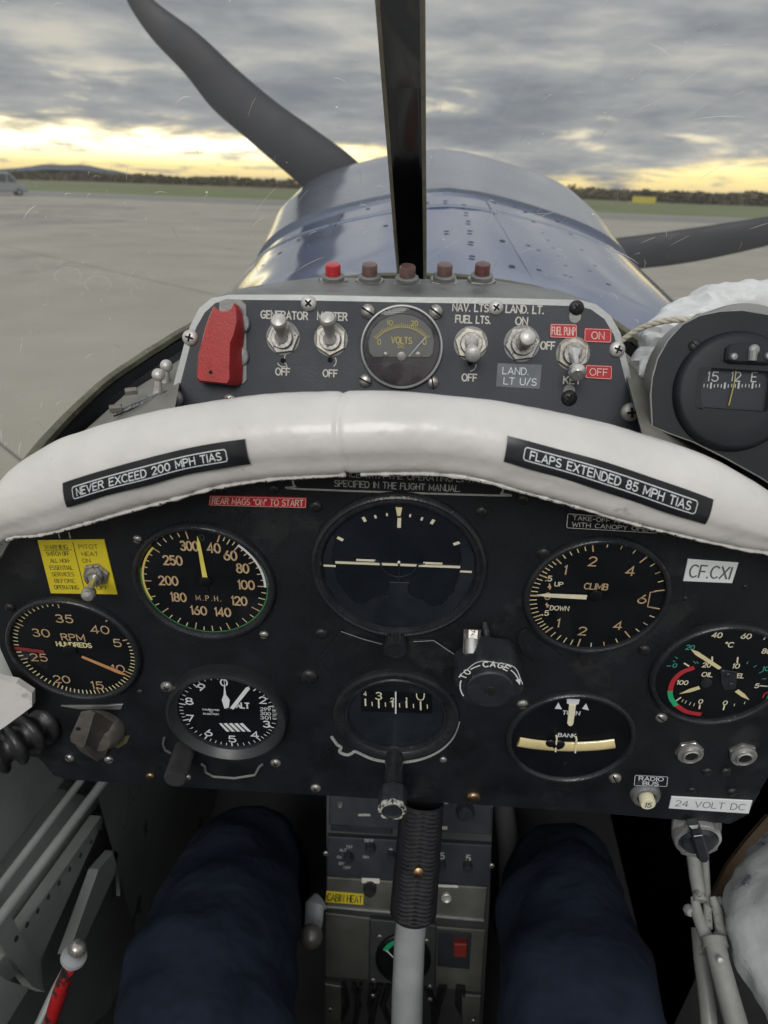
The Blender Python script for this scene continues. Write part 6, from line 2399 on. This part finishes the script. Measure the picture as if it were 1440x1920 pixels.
for k in range(17):
    q = cl(1320 + k * 6.5, 723 + (k % 2) * .5, .0013)
    hgt = .0028 if k % 4 == 2 else .0016
    b.ribbon([(q.x, q.y - hgt * .5), (q.x, q.y + hgt * .5)], .0005 if k % 4 != 2 else .0010, fc)
b.build('card_marks', 'engr', cmp_)
b = MB()
q = [cl(*x, .004) for x in ((1381, 690), (1378, 716), (1367, 760))]
b.tube([(x.x, x.y, .0035) for x in q], .00032, 6); b.build('lubber_line', 'voltink', cmp_)
b = MB(); b.prism([(wc.x - hw, wc.y - hh_), (wc.x + hw, wc.y - hh_), (wc.x + hw, wc.y + hh_), (wc.x - hw, wc.y + hh_)], .0056, .0058); b.build('glass', 'glass', cmp_)
# corrector housing above the window
q = [cl(*x, .010) for x in ((1363, 652), (1372, 645), (1402, 640), (1432, 645), (1452, 655), (1452, 676), (1444, 683), (1370, 680), (1360, 676))]
b = MB(); b.prism([tuple(x) for x in q], .0066, .0105, None, 0, .0012); b.build('corrector_box', 'compass', cmp_)
b = MB()
for u, v, r_ in ((1375, 669, .0022), (1413, 656, .0030), (1440, 668, .0022)):
    q = cl(u, v, .0105)
    b.lathe([(r_, .0105), (r_, .0118), (r_ * .7, .0128), (.0001, .013)], 18, TR(q.x, q.y))
q0, q1 = cl(1413, 658, .0118), cl(1411, 676, .0118)
b.tube([(q0.x, q0.y, .0112), (q1.x, q1.y, .0112)], .0024, 10)
b.build('corrector_screw', 'canbody', cmp_)
for (u, v, r_) in ((1303, 648, 12), ):
    screw(u, v, r_, 'S', 'blkscrew', cmp_, CP, IM, .0003)
for (u, v, r_) in ((1348, 820, 6), (1381, 821, 6)):
    screw(u, v, r_, 'H', 'blkscrew', cmp_, CP, IM, .0030)
b = MB()
for u, v in ((1266, 636), (1304, 606)):
    q = cl(u, v, -.006)
    b.tube([(q.x, q.y, -.012), (q.x + .001, q.y + .001, -.002)], [.003, .0045], 12)
b.build('rear_clip', 'aludull', cmp_)
# grey can behind it
q = cl(1330, 700, -.05)
c0 = CP.at(*cl(1345, 712, -.012), -.012)
can = thing('instrument_can', 'smooth grey round can right behind the compass plate', 'can', CP.M @ TR(*cl(1366, 712, -.030), -.030))
b = MB()
rcan = .0440
b.lathe([(.0001, -.040), (rcan * .9, -.040), (rcan * .97, -.037), (rcan, -.030), (rcan, .018), (rcan * .98, .022), (.0001, .022)], 64)
b.build('body', 'canbody', can)
# crumpled plastic
wr = thing('plastic_wrap', 'crumpled white plastic sheeting bunched behind the compass', 'plastic bag', CP.M @ TR(*cl(1400, 690, -.095), -.095))
b = MB()
P = []
for i in range(70):
    a = PI * 1.15 - PI * 1.3 * i / 69
    row = []
    for k in range(40):
        t = 2 * PI * k / 40
        rr = .049 + .018 * math.cos(t)
        z = .022 * math.sin(t)
        n1 = .0045 * noise.noise(Vector((a * 3.2, math.cos(t) * 1.3, math.sin(t) * 1.3))) + .0028 * noise.noise(Vector((a * 11, math.cos(t) * 2.3, math.sin(t) * 2.3 + 4)))
        n1 += .0022 * abs(noise.noise(Vector((a * 22, math.cos(t) * 2, math.sin(t) * 2 + 9))))
        row.append(((rr + n1) * math.cos(a) * 1.16, (rr + n1) * math.sin(a) * .88, z + n1))
    P.append(row)
b.grid(P, None, 0, True)
b.build('sheet', 'wrap', wr, sharp=.7)
# cable
cb = thing('cable', 'cream twisted cable running from the switch panel to behind the compass', 'cable', Matrix.Translation(at_d(1175, 630, .50)))
ci = cb.matrix_basis.inverted()
b = MB()
pts = [at_d(*x) for x in ((1150, 650, .515), (1172, 634, .508), (1195, 619, .50), (1225, 607, .49), (1260, 600, .48), (1300, 599, .472), (1340, 602, .468), (1380, 620, .475))]
pts = [Vector(x) for x in smoothpts([tuple(x) for x in pts], 8)]
for ph in (0, 2.1, 4.2):
    q = []
    for i, x in enumerate(pts):
        a = i * .55 + ph
        q.append(ci @ (x + Vector((0, math.cos(a), math.sin(a))) * .0008))
    b.tube(q, .0014, 10)
b.build('strand', 'cable', cb)

# ================================================================== LOWER COCKPIT
# side walls, floor: parts of the aeroplane
b = MB()
lw = -.330
b.grid([[(lw - .0, y, z) for y in (-.62, 0, .5, 1.2)] for z in (-.40, -.7, -1.05)])
pb(b, 'side_wall', 'wallback')
b = MB()
b.grid([[(.352, y, z) for y in (-.62, 0, .5, 1.2)] for z in (-.40, -.7, -1.05)])
pb(b, 'side_wall', 'wallback')
for xx in (-.285, .352):
    b = MB(); b.grid([[(xx, y, z) for y in (.46, .8, 1.2)] for z in (-.345, -.6, -1.05)]); pb(b, 'side_lining', 'wallback')
b = MB(); b.grid([[(x, y, -1.05) for y in (-.5, 1.2)] for x in (-.335, .37)]); pb(b, 'floor', 'walldark')
b = MB(); b.grid([[(x, 1.2, z) for z in (-1.05, -.50)] for x in (-.335, .37)]); pb(b, 'bulkhead', 'deckblk')
b = MB(); b.grid([[(x, -.62, z) for z in (-1.05, -.45)] for x in (-.335, .37)]); pb(b, 'rear_bulkhead', 'walldark')


def sheet(pts, th, m_, name, off=Vector((0, 0, 0))):
    """folded sheet from photo points with depth, given thickness away from the eye"""
    P = [at_d(*x) + off for x in pts]
    c = sum(P, Vector()) / len(P)
    n = (P[1] - P[0]).cross(P[2] - P[0]).normalized()
    if n.dot(c) > 0:
        n = -n
    b = MB()
    k = len(P)
    V = [tuple(p) for p in P] + [tuple(p - n * th) for p in P]
    b.add(V, [tuple(range(k)), tuple(range(2 * k - 1, k - 1, -1))] + [(i, (i + 1) % k, k + (i + 1) % k, k + i) for i in range(k)])
    return pb(b, name, m_)


def wall(u, v, x):
    return at_x(u, v, x)


def wsheet(pts, x, th, m_, name):
    b = MB()
    P = [at_x(u, v, x) for u, v in pts]
    k = len(P)
    s_ = -1 if x > 0 else 1
    V = [tuple(p) for p in P] + [tuple(p - Vector((th * s_, 0, 0))) for p in P]
    b.add(V, [tuple(range(k)), tuple(range(2 * k - 1, k - 1, -1))] + [(i, (i + 1) % k, k + (i + 1) % k, k + i) for i in range(k)])
    return pb(b, name, m_)


M['wallmid'] = mat('cockpit_mid_grey', (0.30, 0.315, 0.305), 0.6, var=0.2, vscale=12, wear=(0.03, 0.03, 0.03), wearscale=22, wearlo=0.64)
wsheet([(-60, 1400), (70, 1420), (120, 1462), (-20, 1650), (-60, 1700)], -.300, .004, 'wallmid', 'wall_panel')
wsheet([(95, 1475), (190, 1500), (-40, 1840), (-80, 1700)], -.318, .004, 'wallgrey', 'wall_panel')
wsheet([(0, 1500), (120, 1440), (250, 1440), (330, 1660), (200, 1900), (-60, 2100), (-60, 1560)], -.322, .004, 'wallmid', 'wall_panel')
wsheet([(190, 1530), (193, 1540), (76, 1800), (80, 1842), (56, 1800), (-40, 1900), (-40, 1860)], -.300, .012, 'wallgrey', 'stringer')
wsheet([(215, 1595), (222, 1600), (215, 1640), (160, 1760), (128, 1790), (185, 1630)], -.285, .010, 'wallgrey', 'stringer')
wsheet([(190, 1480), (240, 1476), (300, 1600), (225, 1680), (222, 1600)], -.296, .004, 'wallmid', 'wall_panel')
wsheet([(0, 1680), (20, 1715), (60, 1790), (85, 1860), (60, 1850), (-20, 1740)], -.296, .008, 'wallgrey', 'wall_brace')
wsheet([(-40, 1800), (12, 1838), (55, 1852), (10, 1925), (-40, 1960)], -.280, .02, 'wallgrey', 'wall_bracket')
b = MB()
b.tube([at_x(160, 1452, -.285), at_x(146, 1471, -.285), at_x(0, 1662, -.285), at_x(-60, 1740, -.285)], .0033, 12)
pb(b, 'wall_tube', 'wallgrey')
b = MB()
b.tube([at_x(204, 1452, -.275), at_x(190, 1471, -.275), at_x(0, 1722, -.275), at_x(-60, 1802, -.275)], .0042, 12)
pb(b, 'wall_tube', 'wallgrey')
b = MB()
for i in range(9):
    q = at_x(30 + 20 * i, 1760 - 26 * i, -.2955)
    b.lathe([(.0025, 0), (.002, .001), (.0001, .0014)], 10, Matrix.Translation(q) @ Matrix.Rotation(PI / 2, 4, 'Y'))
pb(b, 'wall_fasteners', 'walldark', stuff=True)
# white painted frame corner at the far left and the black hose under it
sheet([(-80, 1240, .455), (0, 1274, .46), (30, 1280, .46), (60, 1300, .465), (60, 1325, .47), (10, 1362, .47), (-80, 1420, .46)], .004, 'coam', 'frame_corner')
sheet([(-90, 1030, .475), (30, 1040, .475), (40, 1120, .49), (40, 1290, .52), (-90, 1290, .52)], .004, 'wallgrey', 'frame_web')
hs = thing('air_hose', 'black corrugated hose disappearing behind the left edge of the panel', 'hose', Matrix.Translation(at_d(20, 1395, .44)))
hi_ = hs.matrix_basis.inverted()
b = MB()
cl_ = smoothpts([tuple(at_d(*x)) for x in ((-90, 1440, .475), (-30, 1418, .48), (20, 1398, .485), (70, 1362, .50), (110, 1330, .52))], 14)
rs = [.0125 + .0028 * (1 if (i % 7) < 4 else -1) * (0.6 if i % 7 in (0, 3) else 1) for i in range(len(cl_))]
b.tube([hi_ @ Vector(p_) for p_ in cl_], rs, 24)
b.build('hose', 'rubber', hs, sharp=1.2)

# red handled lever with a ball at the lower left
lv = thing('flap_lever', 'lever with a silver ball top and chipped red grip at the lower left', 'lever', Matrix.Translation(at_d(90, 1940, .56)))
li = lv.matrix_basis.inverted()
b = MB()
bc = at_d(145, 1778, .50)
b.ball(tuple(li @ bc), .0060, 26)
b.build('ball', 'steel', lv)
ax = (at_d(95, 1905, .53) - bc).normalized()
Tm = li @ Matrix.Translation(bc) @ ax.to_track_quat('Z', 'Y').to_matrix().to_4x4()
b = MB(); b.lathe([(.0045, .004), (.0050, .0065), (.0082, .0080), (.0085, .0105), (.0075, .0118), (.0060, .0130), (.0045, .018)], 30, Tm); b.build('collar', 'lightgrey', lv)
b = MB()
b.tube([li @ at_d(*x) for x in ((127, 1820, .511), (118, 1845, .518), (106, 1880, .527), (92, 1925, .54), (80, 1965, .55))], [.0052, .0062, .0064, .0058, .005], 16, flat=.8)
b.build('grip', 'handlered', lv)
b = MB(); b.tube([li @ at_d(*x) for x in ((122, 1822, .522), (100, 1862, .535), (70, 1925, .55), (50, 1980, .56))], .0058, 8, flat=.5); b.build('guard_strip', 'wallgrey', lv)

# radio stack and console
RPp = at_d(765, 1600, .74)
RP = Plane(RPp, R(68))
st = thing('radio_stack', 'dark radio stack and grey console between the pilot\'s knees', 'console', RP.M)
rp = lambda u, v, h=0.0: RP.uv(u, v, h)


def rquad(b, pts, z0, z1, ch=.0006, m=0):
    q = [rp(*x, z1) for x in pts]
    b.prism([tuple(x) for x in q], z0, z1, None, m, ch)


b = MB(); rquad(b, [(612, 1480), (925, 1490), (918, 1700), (905, 1920), (898, 2100), (610, 2100), (609, 1900), (612, 1640)], -.20, -.003); b.build('frame', 'walldark', st)
b = MB(); rquad(b, [(618, 1492), (922, 1500), (921, 1566), (616, 1547)], -.01, .004, .001); b.build('radio_face', 'radio', st)
b = MB(); rquad(b, [(620, 1548), (735, 1553), (735, 1566), (620, 1558)], -.003, .0005); b.build('display', 'navyface', st)
b = MB(); rquad(b, [(614, 1569), (922, 1586), (920, 1662), (613, 1643)], -.01, .004, .001); b.build('radio_face', 'radio', st)
b = MB(); rquad(b, [(613, 1645), (914, 1665), (908, 1728), (611, 1702)], -.01, .003, .001); b.build('heater_panel', 'boxgrey', st)
b = MB(); rquad(b, [(612, 1700), (908, 1725), (907, 1729), (612, 1703)], .003, .0050, .0003); b.build('bright_edge', 'alu', st)
b = MB(); rquad(b, [(610, 1712), (694, 1722), (692, 1838), (609, 1832)], -.03, .000, .001); b.build('lower_panel', 'boxgrey', st)
b = MB(); rquad(b, [(694, 1724), (818, 1736), (815, 1852), (692, 1842)], -.03, .004, .001); b.build('gauge_panel', mat('console_dark_grey', (.060, .063, .064), .5, metal=.2), st)
b = MB(); rquad(b, [(818, 1738), (910, 1745), (902, 1862), (816, 1852)], -.03, .000, .001); b.build('lower_panel', 'boxgrey', st)
b = MB(); rquad(b, [(822, 1746), (884, 1752), (880, 1818), (820, 1812)], .0002, .002, .0004); b.build('switch_surround', 'radio', st)
b = MB(); rquad(b, [(851, 1770), (876, 1771), (875, 1796), (851, 1795)], .002, .010, .001); b.build('red_switch', mat('dark_red_rocker', (.22, .025, .02), .5), st)
b = MB(); rquad(b, [(609, 1845), (640, 1850), (640, 1925), (608, 1925)], -.02, .002, .001); b.build('foot_bracket', 'boxgrey', st)
b = MB(); rquad(b, [(866, 1865), (902, 1868), (900, 1930), (866, 1930)], -.02, .002, .001); b.build('foot_bracket', 'boxgrey', st)
# gauge behind the stick
q = rp(756, 1795, .004)
rg = px2m(756, 1795, 52, RP, .004)
b = MB(); b.lathe([(rg, .004), (rg, .007), (rg * .93, .008), (rg * .88, .0055), (.0001, .0055)], 48, TR(q.x, q.y)); b.build('gauge_face', 'dial', st)
b = MB()
b.ribbon([(q.x + rg * .72 * math.cos(R(a)), q.y + rg * .72 * math.sin(R(a))) for a in range(105, 158, 6)], rg * .18, lambda x, y: Vector((x, y, .0060)))
b.build('green_arc', 'green2', st)
b = MB(); a_ = rp(725, 1783, .007); c_ = rp(737, 1795, .007); b.ribbon([tuple(a_), tuple(c_)], .0014, lambda x, y: Vector((x, y, .0066))); b.build('gauge_needle', 'white', st)
# knobs
for (u, v, rpx_, h, m_) in ((873, 1526, 17, .012, 'plastic'), (653, 1611, 9, .010, 'plastic'), (694, 1593, 10, .010, 'plastic'), (733, 1606, 7, .010, 'plastic'), (828, 1625, 8, .010, 'plastic'), (877, 1627, 9, .010, 'plastic'),
                            (693, 1671, 12, .010, 'rubber'), (638, 1508, 5, .004, 'steel')):
    q = rp(u, v, h)
    r_ = px2m(u, v, rpx_, RP, h)
    b = MB(); b.lathe([(r_, .003), (r_ * .96, .003 + h * .8), (r_ * .8, .003 + h), (.0001, .003 + h)], 24, TR(q.x, q.y), lobes=lambda a, r, z: 1 + .03 * math.cos(12 * a)); b.build('knob', m_, st)
q = rp(837, 1683, .004)
b = MB(); b.lathe([(.0050, .003), (.0050, .0055), (.0040, .0062), (.0025, .0052), (.0001, .0052)], 24, TR(q.x, q.y)); b.build('small_socket', 'satin', st)
b = MB()
for (u, v, w, h) in ((683, 1528, 20, .0022), (830, 1552, 13, .0035), (832, 1505, 14, .0018)):
    a_, c_ = rp(u - w / 2, v, .0045), rp(u + w / 2, v, .0045)
    b.ribbon([tuple(a_), tuple(c_)], h, lambda x, y: Vector((x, y, .0048)))
for (s_, u, v, w, h) in (('3', 733, 1597, 6, .0062), ('5', 829, 1605, 8, .0062), ('5', 878, 1609, 8, .0062), ('ALT', 643, 1594, 12, .0026), ('TST', 655, 1588, 12, .0026), ('ON', 636, 1607, 8, .0026), ('SBY', 640, 1619, 10, .0026), ('OFF', 651, 1627, 13, .0026),
                         ('IDENT', 692, 1576, 16, .0028), ('DIM', 686, 1607, 10, .0024), ('ACTIVE', 683, 1527.5, 18, .0020)):
    pt_px(b, s_, u, v, w, h, h=.0049, plane=RP, back=IM, stroke=.19)
b.build('lettering', 'engr_dim', st)
b = MB()
for (u, v, w, h) in ((695, 1652, 26, .0055), (840, 1662, 34, .0028)):
    a_, c_ = rp(u - w / 2, v, .0045), rp(u + w / 2, v + w * .04, .0045)
    b = MB(); b.ribbon([tuple(a_), tuple(c_)], h, lambda x, y: Vector((x, y, .0036)))
    b.build('blank_label', 'engr', st)
for (u, v) in ((611, 1600), (700, 1838), (806, 1850), (699, 1867), (806, 1874), (619, 1893), (888, 1914), (923, 1508), (922, 1623), (712, 1756), (800, 1764)):
    screw(u, v, 5, 'P', 'steel', st, RP, IM, .0036 if v < 1700 else .0045)
# loose wiring below
b = MB()
for k in range(14):
    u0 = 640 + k * 18 + random.uniform(-6, 6)
    q = [at_d(u0, 1850, .76), at_d(u0 + random.uniform(-14, 14), 1885, .77), at_d(u0 + random.uniform(-20, 20), 1925, .78), at_d(u0, 2000, .8)]
    b.tube([RP.I @ x for x in q], random.uniform(.0015, .0035), 7)
b.build('wiring', 'rubber', st, stuff=True)
placard('placard', 'yellow cabin heat placard on the console left of the control stick', [(612, 1671), (682, 1677), (681, 1697), (610, 1692)], 'yelplac', [('CABIN HEAT', .5, .5, .92, .62)], 'ink', plane=RP, hh=.0033, stroke=.12)
# cabin heat lever with a round knob left of the console
hl = thing('heat_lever', 'grey lever with a worn round knob at the left side of the console', 'lever', Matrix.Translation(at_d(590, 1700, .72)))
hi_ = hl.matrix_basis.inverted()
b = MB(); b.tube([hi_ @ at_d(*x) for x in ((600, 1690, .725), (590, 1695, .72), (588, 1730, .712), (590, 1748, .70))], [.010, .0095, .009, .006], 16, flat=.45); b.build('arm', 'lightgrey', hl)
b = MB(); b.ball(tuple(hi_ @ at_d(583, 1756, .685)), .0108, 24); b.build('knob', 'bare', hl)

# control stick
sk = thing('control_stick', 'grey control stick with a ribbed black rubber grip', 'control stick', Matrix.Translation(at_d(770, 1800, .60)))
si = sk.matrix_basis.inverted()
gt, gb = at_d(792, 1500, .56), at_d(774, 1716, .575)
ax = (gb - gt)
L = ax.length
axn = ax.normalized()
sx_ = (CR - axn * CR.dot(axn)).normalized()
sy_ = axn.cross(sx_)
if sy_.dot(gt) > 0:
    sy_ = -sy_
b = MB()
P = []
n = 150
for i in range(n + 1):
    t = i / n
    c = gt + ax * (t * 1.03)
    w = .0160 + .0020 * t
    if t > .93:
        w *= math.sqrt(max(0.02, 1 - ((t - .93) / .075) ** 2)) * .55 + .45
    row = []
    for k in range(40):
        a = 2 * PI * k / 40
        x, y = w * math.cos(a), w * .92 * math.sin(a)
        s_ = math.sin(a)
        rib = 0
        if s_ > .55 and abs(x) < w * .62 and .02 < t < .94:
            ph = t * 29 - abs(x) * 90
            rib = .0012 * (1 if (ph % 1) < .5 else -.2)
            if abs(x) < .0012:
                rib = -.0002
        row.append(tuple(si @ (c + sx_ * x + sy_ * (y + rib))))
    P.append(row)
b.grid(P, None, 0, True)
b.add(P[-1], [tuple(range(40))])
b.build('grip', 'rubber', sk, sharp=.5)
q = gt + ax * .50 + sy_ * .0170
b = MB(); b.lathe([(.0042, -.001), (.0040, .0006), (.0028, .0014), (.0001, .0017)], 20, si @ Matrix.Translation(q) @ sy_.to_track_quat('Z', 'Y').to_matrix().to_4x4()); b.build('screw', 'brass', sk)
b = MB(); b.tube([si @ at_d(*x) for x in ((776, 1690, .585), (768, 1760, .592), (764, 1860, .60), (762, 1960, .61), (760, 2300, .70))], [.0118, .0120, .0124, .0128, .0132], 30); b.build('tube', 'lightgrey', sk)

# dark frame tubes right of the console
ft = thing('frame_tube', 'dark painted frame tube standing right of the radio stack', 'tube', Matrix.Translation(at_d(960, 1700, .78)))
fi = ft.matrix_basis.inverted()
b = MB(); b.tube([fi @ at_d(*x) for x in ((940, 1480, .86), (955, 1600, .80), (962, 1780, .72), (960, 1960, .66))], .0115, 18); b.build('tube', 'walldark', ft)

# rotary switch under the 24 volt label
rs_ = thing('rotary_switch', 'black pointer knob in a bright ring hanging below the 24 volt label', 'switch', MP.M @ TR(*MP.uv(1304, 1562, -.002), -.002))
p = MP.uv(1304, 1562, -.002)
b = MB()
q = [MP.uv(*x, -.004) - p for x in ((1262, 1522), (1352, 1526), (1352, 1550), (1344, 1590), (1310, 1606), (1276, 1598), (1258, 1560))]
b.prism([tuple(x) for x in q], -.003, 0, None, 0, .0006)
b.build('bracket', 'aludull', rs_)
rr = px2m(1304, 1562, 44)
b = MB(); b.lathe([(rr, 0), (rr, .004), (rr * .96, .0062), (rr * .84, .0070), (rr * .80, .0052)], 48); b.build('ring', 'chrome', rs_)
b = MB(); b.lathe([(rr * .80, .0052), (rr * .74, .0070), (rr * .66, .0090), (.0001, .0094)], 40); b.build('dial', 'plastic', rs_)
q = [MP.uv(*x, .013) - p for x in ((1293, 1552), (1311, 1550), (1318, 1562), (1332, 1610), (1328, 1619), (1316, 1620), (1308, 1612), (1297, 1572))]
b = MB(); b.prism([tuple(x) for x in q], .0085, .0150, None, 0, .0015); b.build('pointer', 'plastic', rs_)
a_, c_ = MP.uv(1302, 1568, .0133) - p, MP.uv(1316, 1566, .0133) - p
b = MB(); b.ribbon([tuple(a_), tuple(c_)], .0009, lambda x, y: Vector((x, y, .0153))); b.build('pointer_line', 'white', rs_)

# grey push rods and fork at the right
rd = thing('control_rod', 'chipped grey control rod with a forked joint at the lower right', 'rod', Matrix.Translation(at_d(1340, 1780, .56)))
ri_ = rd.matrix_basis.inverted()
b = MB(); b.tube([ri_ @ at_d(*x) for x in ((1299, 1600, .60), (1306, 1650, .585), (1314, 1690, .575))], .0052, 18); b.build('upper_rod', 'leverpaint', rd)
b = MB(); b.tube([ri_ @ at_d(*x) for x in ((1321, 1604, .605), (1324, 1665, .59), (1328, 1740, .565))], .0032, 14); b.build('inner_rod', 'leverpaint', rd)
b = MB()
b.tube([ri_ @ at_d(*x) for x in ((1302, 1682, .580), (1308, 1716, .573), (1322, 1752, .564), (1334, 1768, .560))], [.0030, .0045, .0050, .0060], 12)
b.tube([ri_ @ at_d(*x) for x in ((1335, 1682, .580), (1346, 1710, .574), (1352, 1748, .566), (1344, 1768, .560))], [.0030, .0042, .0046, .0060], 12)
b.build('fork', 'leverpaint', rd)
b = MB(); b.tube([ri_ @ at_d(*x) for x in ((1338, 1760, .560), (1342, 1776, .556))], .0092, 20); b.build('collar', 'leverpaint', rd)
b = MB(); b.tube([ri_ @ at_d(*x) for x in ((1340, 1768, .557), (1350, 1810, .548), (1366, 1870, .538), (1392, 1960, .52))], [.0078, .0076, .0080, .0082], 20); b.build('lower_rod', 'leverpaint', rd)
b = MB(); b.tube([ri_ @ at_d(*x) for x in ((1311, 1740, .595), (1316, 1800, .585), (1326, 1880, .57), (1334, 1980, .56))], .0062, 18); b.build('rear_rod', 'leverpaint', rd)
b = MB()
for x in ((1293, 1708, .577), (1352, 1694, .58)):
    b.lathe([(.0042, -.003), (.0046, 0), (.0030, .003), (.0001, .0032)], 8, ri_ @ Matrix.Translation(at_d(*x)) @ (-CF).to_track_quat('Z', 'Y').to_matrix().to_4x4())
b.build('wing_nut', 'leverpaint', rd)
b = MB()
b.lathe([(.0026, 0), (.0022, .0014), (.0001, .0018)], 14, ri_ @ Matrix.Translation(at_d(1350, 1800, .541)) @ (-CF).to_track_quat('Z', 'Y').to_matrix().to_4x4())
b.build('rivet', 'satin', rd)

# pale cloth pocket and brown strap at the right wall
cp = thing('cloth_pocket', 'pale grey cloth map pocket sagging along the right wall', 'pocket', Matrix.Translation(at_d(1420, 1750, .55)))
ki = cp.matrix_basis.inverted()
edge = [(1462, 1520, .60), (1440, 1556, .595), (1412, 1592, .59), (1384, 1628, .58), (1356, 1682, .565), (1360, 1740, .55), (1374, 1800, .54), (1398, 1850, .53), (1424, 1880, .52), (1450, 1925, .51), (1500, 2010, .50)]
E_ = smoothpts(edge, 5)
b = MB()
P = []
for i, (u, v, d) in enumerate(E_):
    row = []
    for k in range(14):
        t = k / 13
        q = at_d(u + 190 * t, v - 30 * t, d - .040 * t + .012 * (1 - min(1, t * 9)))
        q += Vector((1, 0, .3)) * (.006 * noise.noise(q * 30) + .004 * noise.noise(q * 80))
        row.append(tuple(ki @ q))
    P.append(row)
b.grid(P)
b.build('cloth', 'canvas', cp, sharp=2)
b = MB()
for k in range(46):
    u, v = random.uniform(1378, 1436), random.uniform(1600, 1860)
    if u < 1362 + abs(v - 1700) * .35:
        continue
    pass
b2 = thing('brown_strap', 'brown leather strap slanting down behind the rotary switch', 'strap', Matrix.Translation(at_d(1380, 1600, .66)))
bi = b2.matrix_basis.inverted()
b = MB()
Lp = [at_d(*x) for x in ((1440, 1530, .66), (1400, 1575, .655), (1362, 1625, .65), (1332, 1685, .645))]
Rp_ = [at_d(*x) for x in ((1500, 1550, .66), (1450, 1600, .655), (1410, 1650, .65), (1370, 1730, .645))]
b.grid([[tuple(bi @ x) for x in Lp], [tuple(bi @ ((x + y) / 2 - CF * .002)) for x, y in zip(Lp, Rp_)], [tuple(bi @ x) for x in Rp_], [tuple(bi @ (x + CF * .004)) for x in Rp_], [tuple(bi @ (x + CF * .004)) for x in Lp]])
b.build('leather', 'brownstrap', b2)

# ------------------------------------------------------------------ the pilot: seated, seen from his own eyes
def skinbody(name, verts, edges, m_, parent, root=0, sub=2, inv=None):
    me = bpy.data.meshes.new(name)
    me.from_pydata([tuple(inv @ Vector(v[:3])) for v in verts], edges, [])
    o = bpy.data.objects.new(name, me)
    COL.objects.link(o)
    o.parent = parent
    md = o.modifiers.new('skin', 'SKIN')
    me.skin_vertices.new() if not me.skin_vertices else None
    for i, v in enumerate(verts):
        sv = me.skin_vertices[0].data[i]
        sv.radius = (v[3], v[3] if len(v) < 5 else v[4])
        sv.use_root = (i == root)
    md.use_smooth_shade = True
    s_ = o.modifiers.new('sub', 'SUBSURF')
    s_.levels = s_.render_levels = sub
    me.materials.append(M[m_])
    return o


pilot = thing('person', 'seated pilot in navy blue trousers with knees under the panel', 'person', Matrix.Translation((0, -.12, -.74)))
pv = pilot.matrix_basis.inverted()
kl, kr_ = at_d(455, 1560, .73), at_d(1092, 1590, .73)
V = [(.02, -.15, -.66, .15, .12),                     # 0 pelvis
     (.02, -.24, -.54, .15, .11), (.02, -.32, -.38, .19, .11), (.02, -.36, -.27, .17, .08),   # spine, chest
     (-.080, -.08, -.66, .092), (-.108, .10, -.635, .080), (-.128, .26, -.59, .070), (kl.x - .004, kl.y + .01, kl.z - .055, .060),   # left thigh, knee
     (-.150, kl.y + .06, -.80, .052), (-.145, kl.y + .10, -.98, .040), (-.145, kl.y + .22, -1.01, .036),
     (.115, -.08, -.66, .092), (.130, .10, -.635, .080), (.146, .26, -.59, .069), (kr_.x - .014, kr_.y + .01, kr_.z - .055, .058),
     (.185, kr_.y + .06, -.80, .052), (.18, kr_.y + .10, -.98, .040), (.18, kr_.y + .22, -1.01, .036)]
Ed = [(0, 1), (1, 2), (2, 3), (0, 4), (4, 5), (5, 6), (6, 7), (7, 8), (8, 9), (9, 10), (0, 11), (11, 12), (12, 13), (13, 14), (14, 15), (15, 16), (16, 17)]
body = skinbody('body', V, Ed, 'trouser', pilot, 0, 3, pv)
tx = bpy.data.textures.new('folds', 'CLOUDS')
tx.noise_scale = .075
tx.noise_depth = 2
dm = body.modifiers.new('folds', 'DISPLACE')
dm.texture = tx
dm.strength = .032
dm.mid_level = .5
dm.texture_coords = 'LOCAL'

# seat
seat = thing('seat', 'dark seat pan under the pilot', 'seat', Matrix.Translation((.02, -.1, -.80)))
b = MB(); b.box((0, -.10, -.015), (.44, .60, .03), None, 0, .008); b.build('seat_pan', 'walldark', seat)
b = MB(); b.box((0, -.40, .18), (.44, .03, .40), None, 0, .008); b.build('backrest', 'walldark', seat)
for sx in (-.18, .18):
    b = MB(); b.box((sx, 0, -.14), (.03, .36, .22)); b.build('leg', 'walldark', seat)

# ================================================================== lean the whole aeroplane back onto its tail wheel
for o in AIRTHINGS:
    o.matrix_basis = AIR @ o.matrix_basis
bpy.context.view_layer.update()
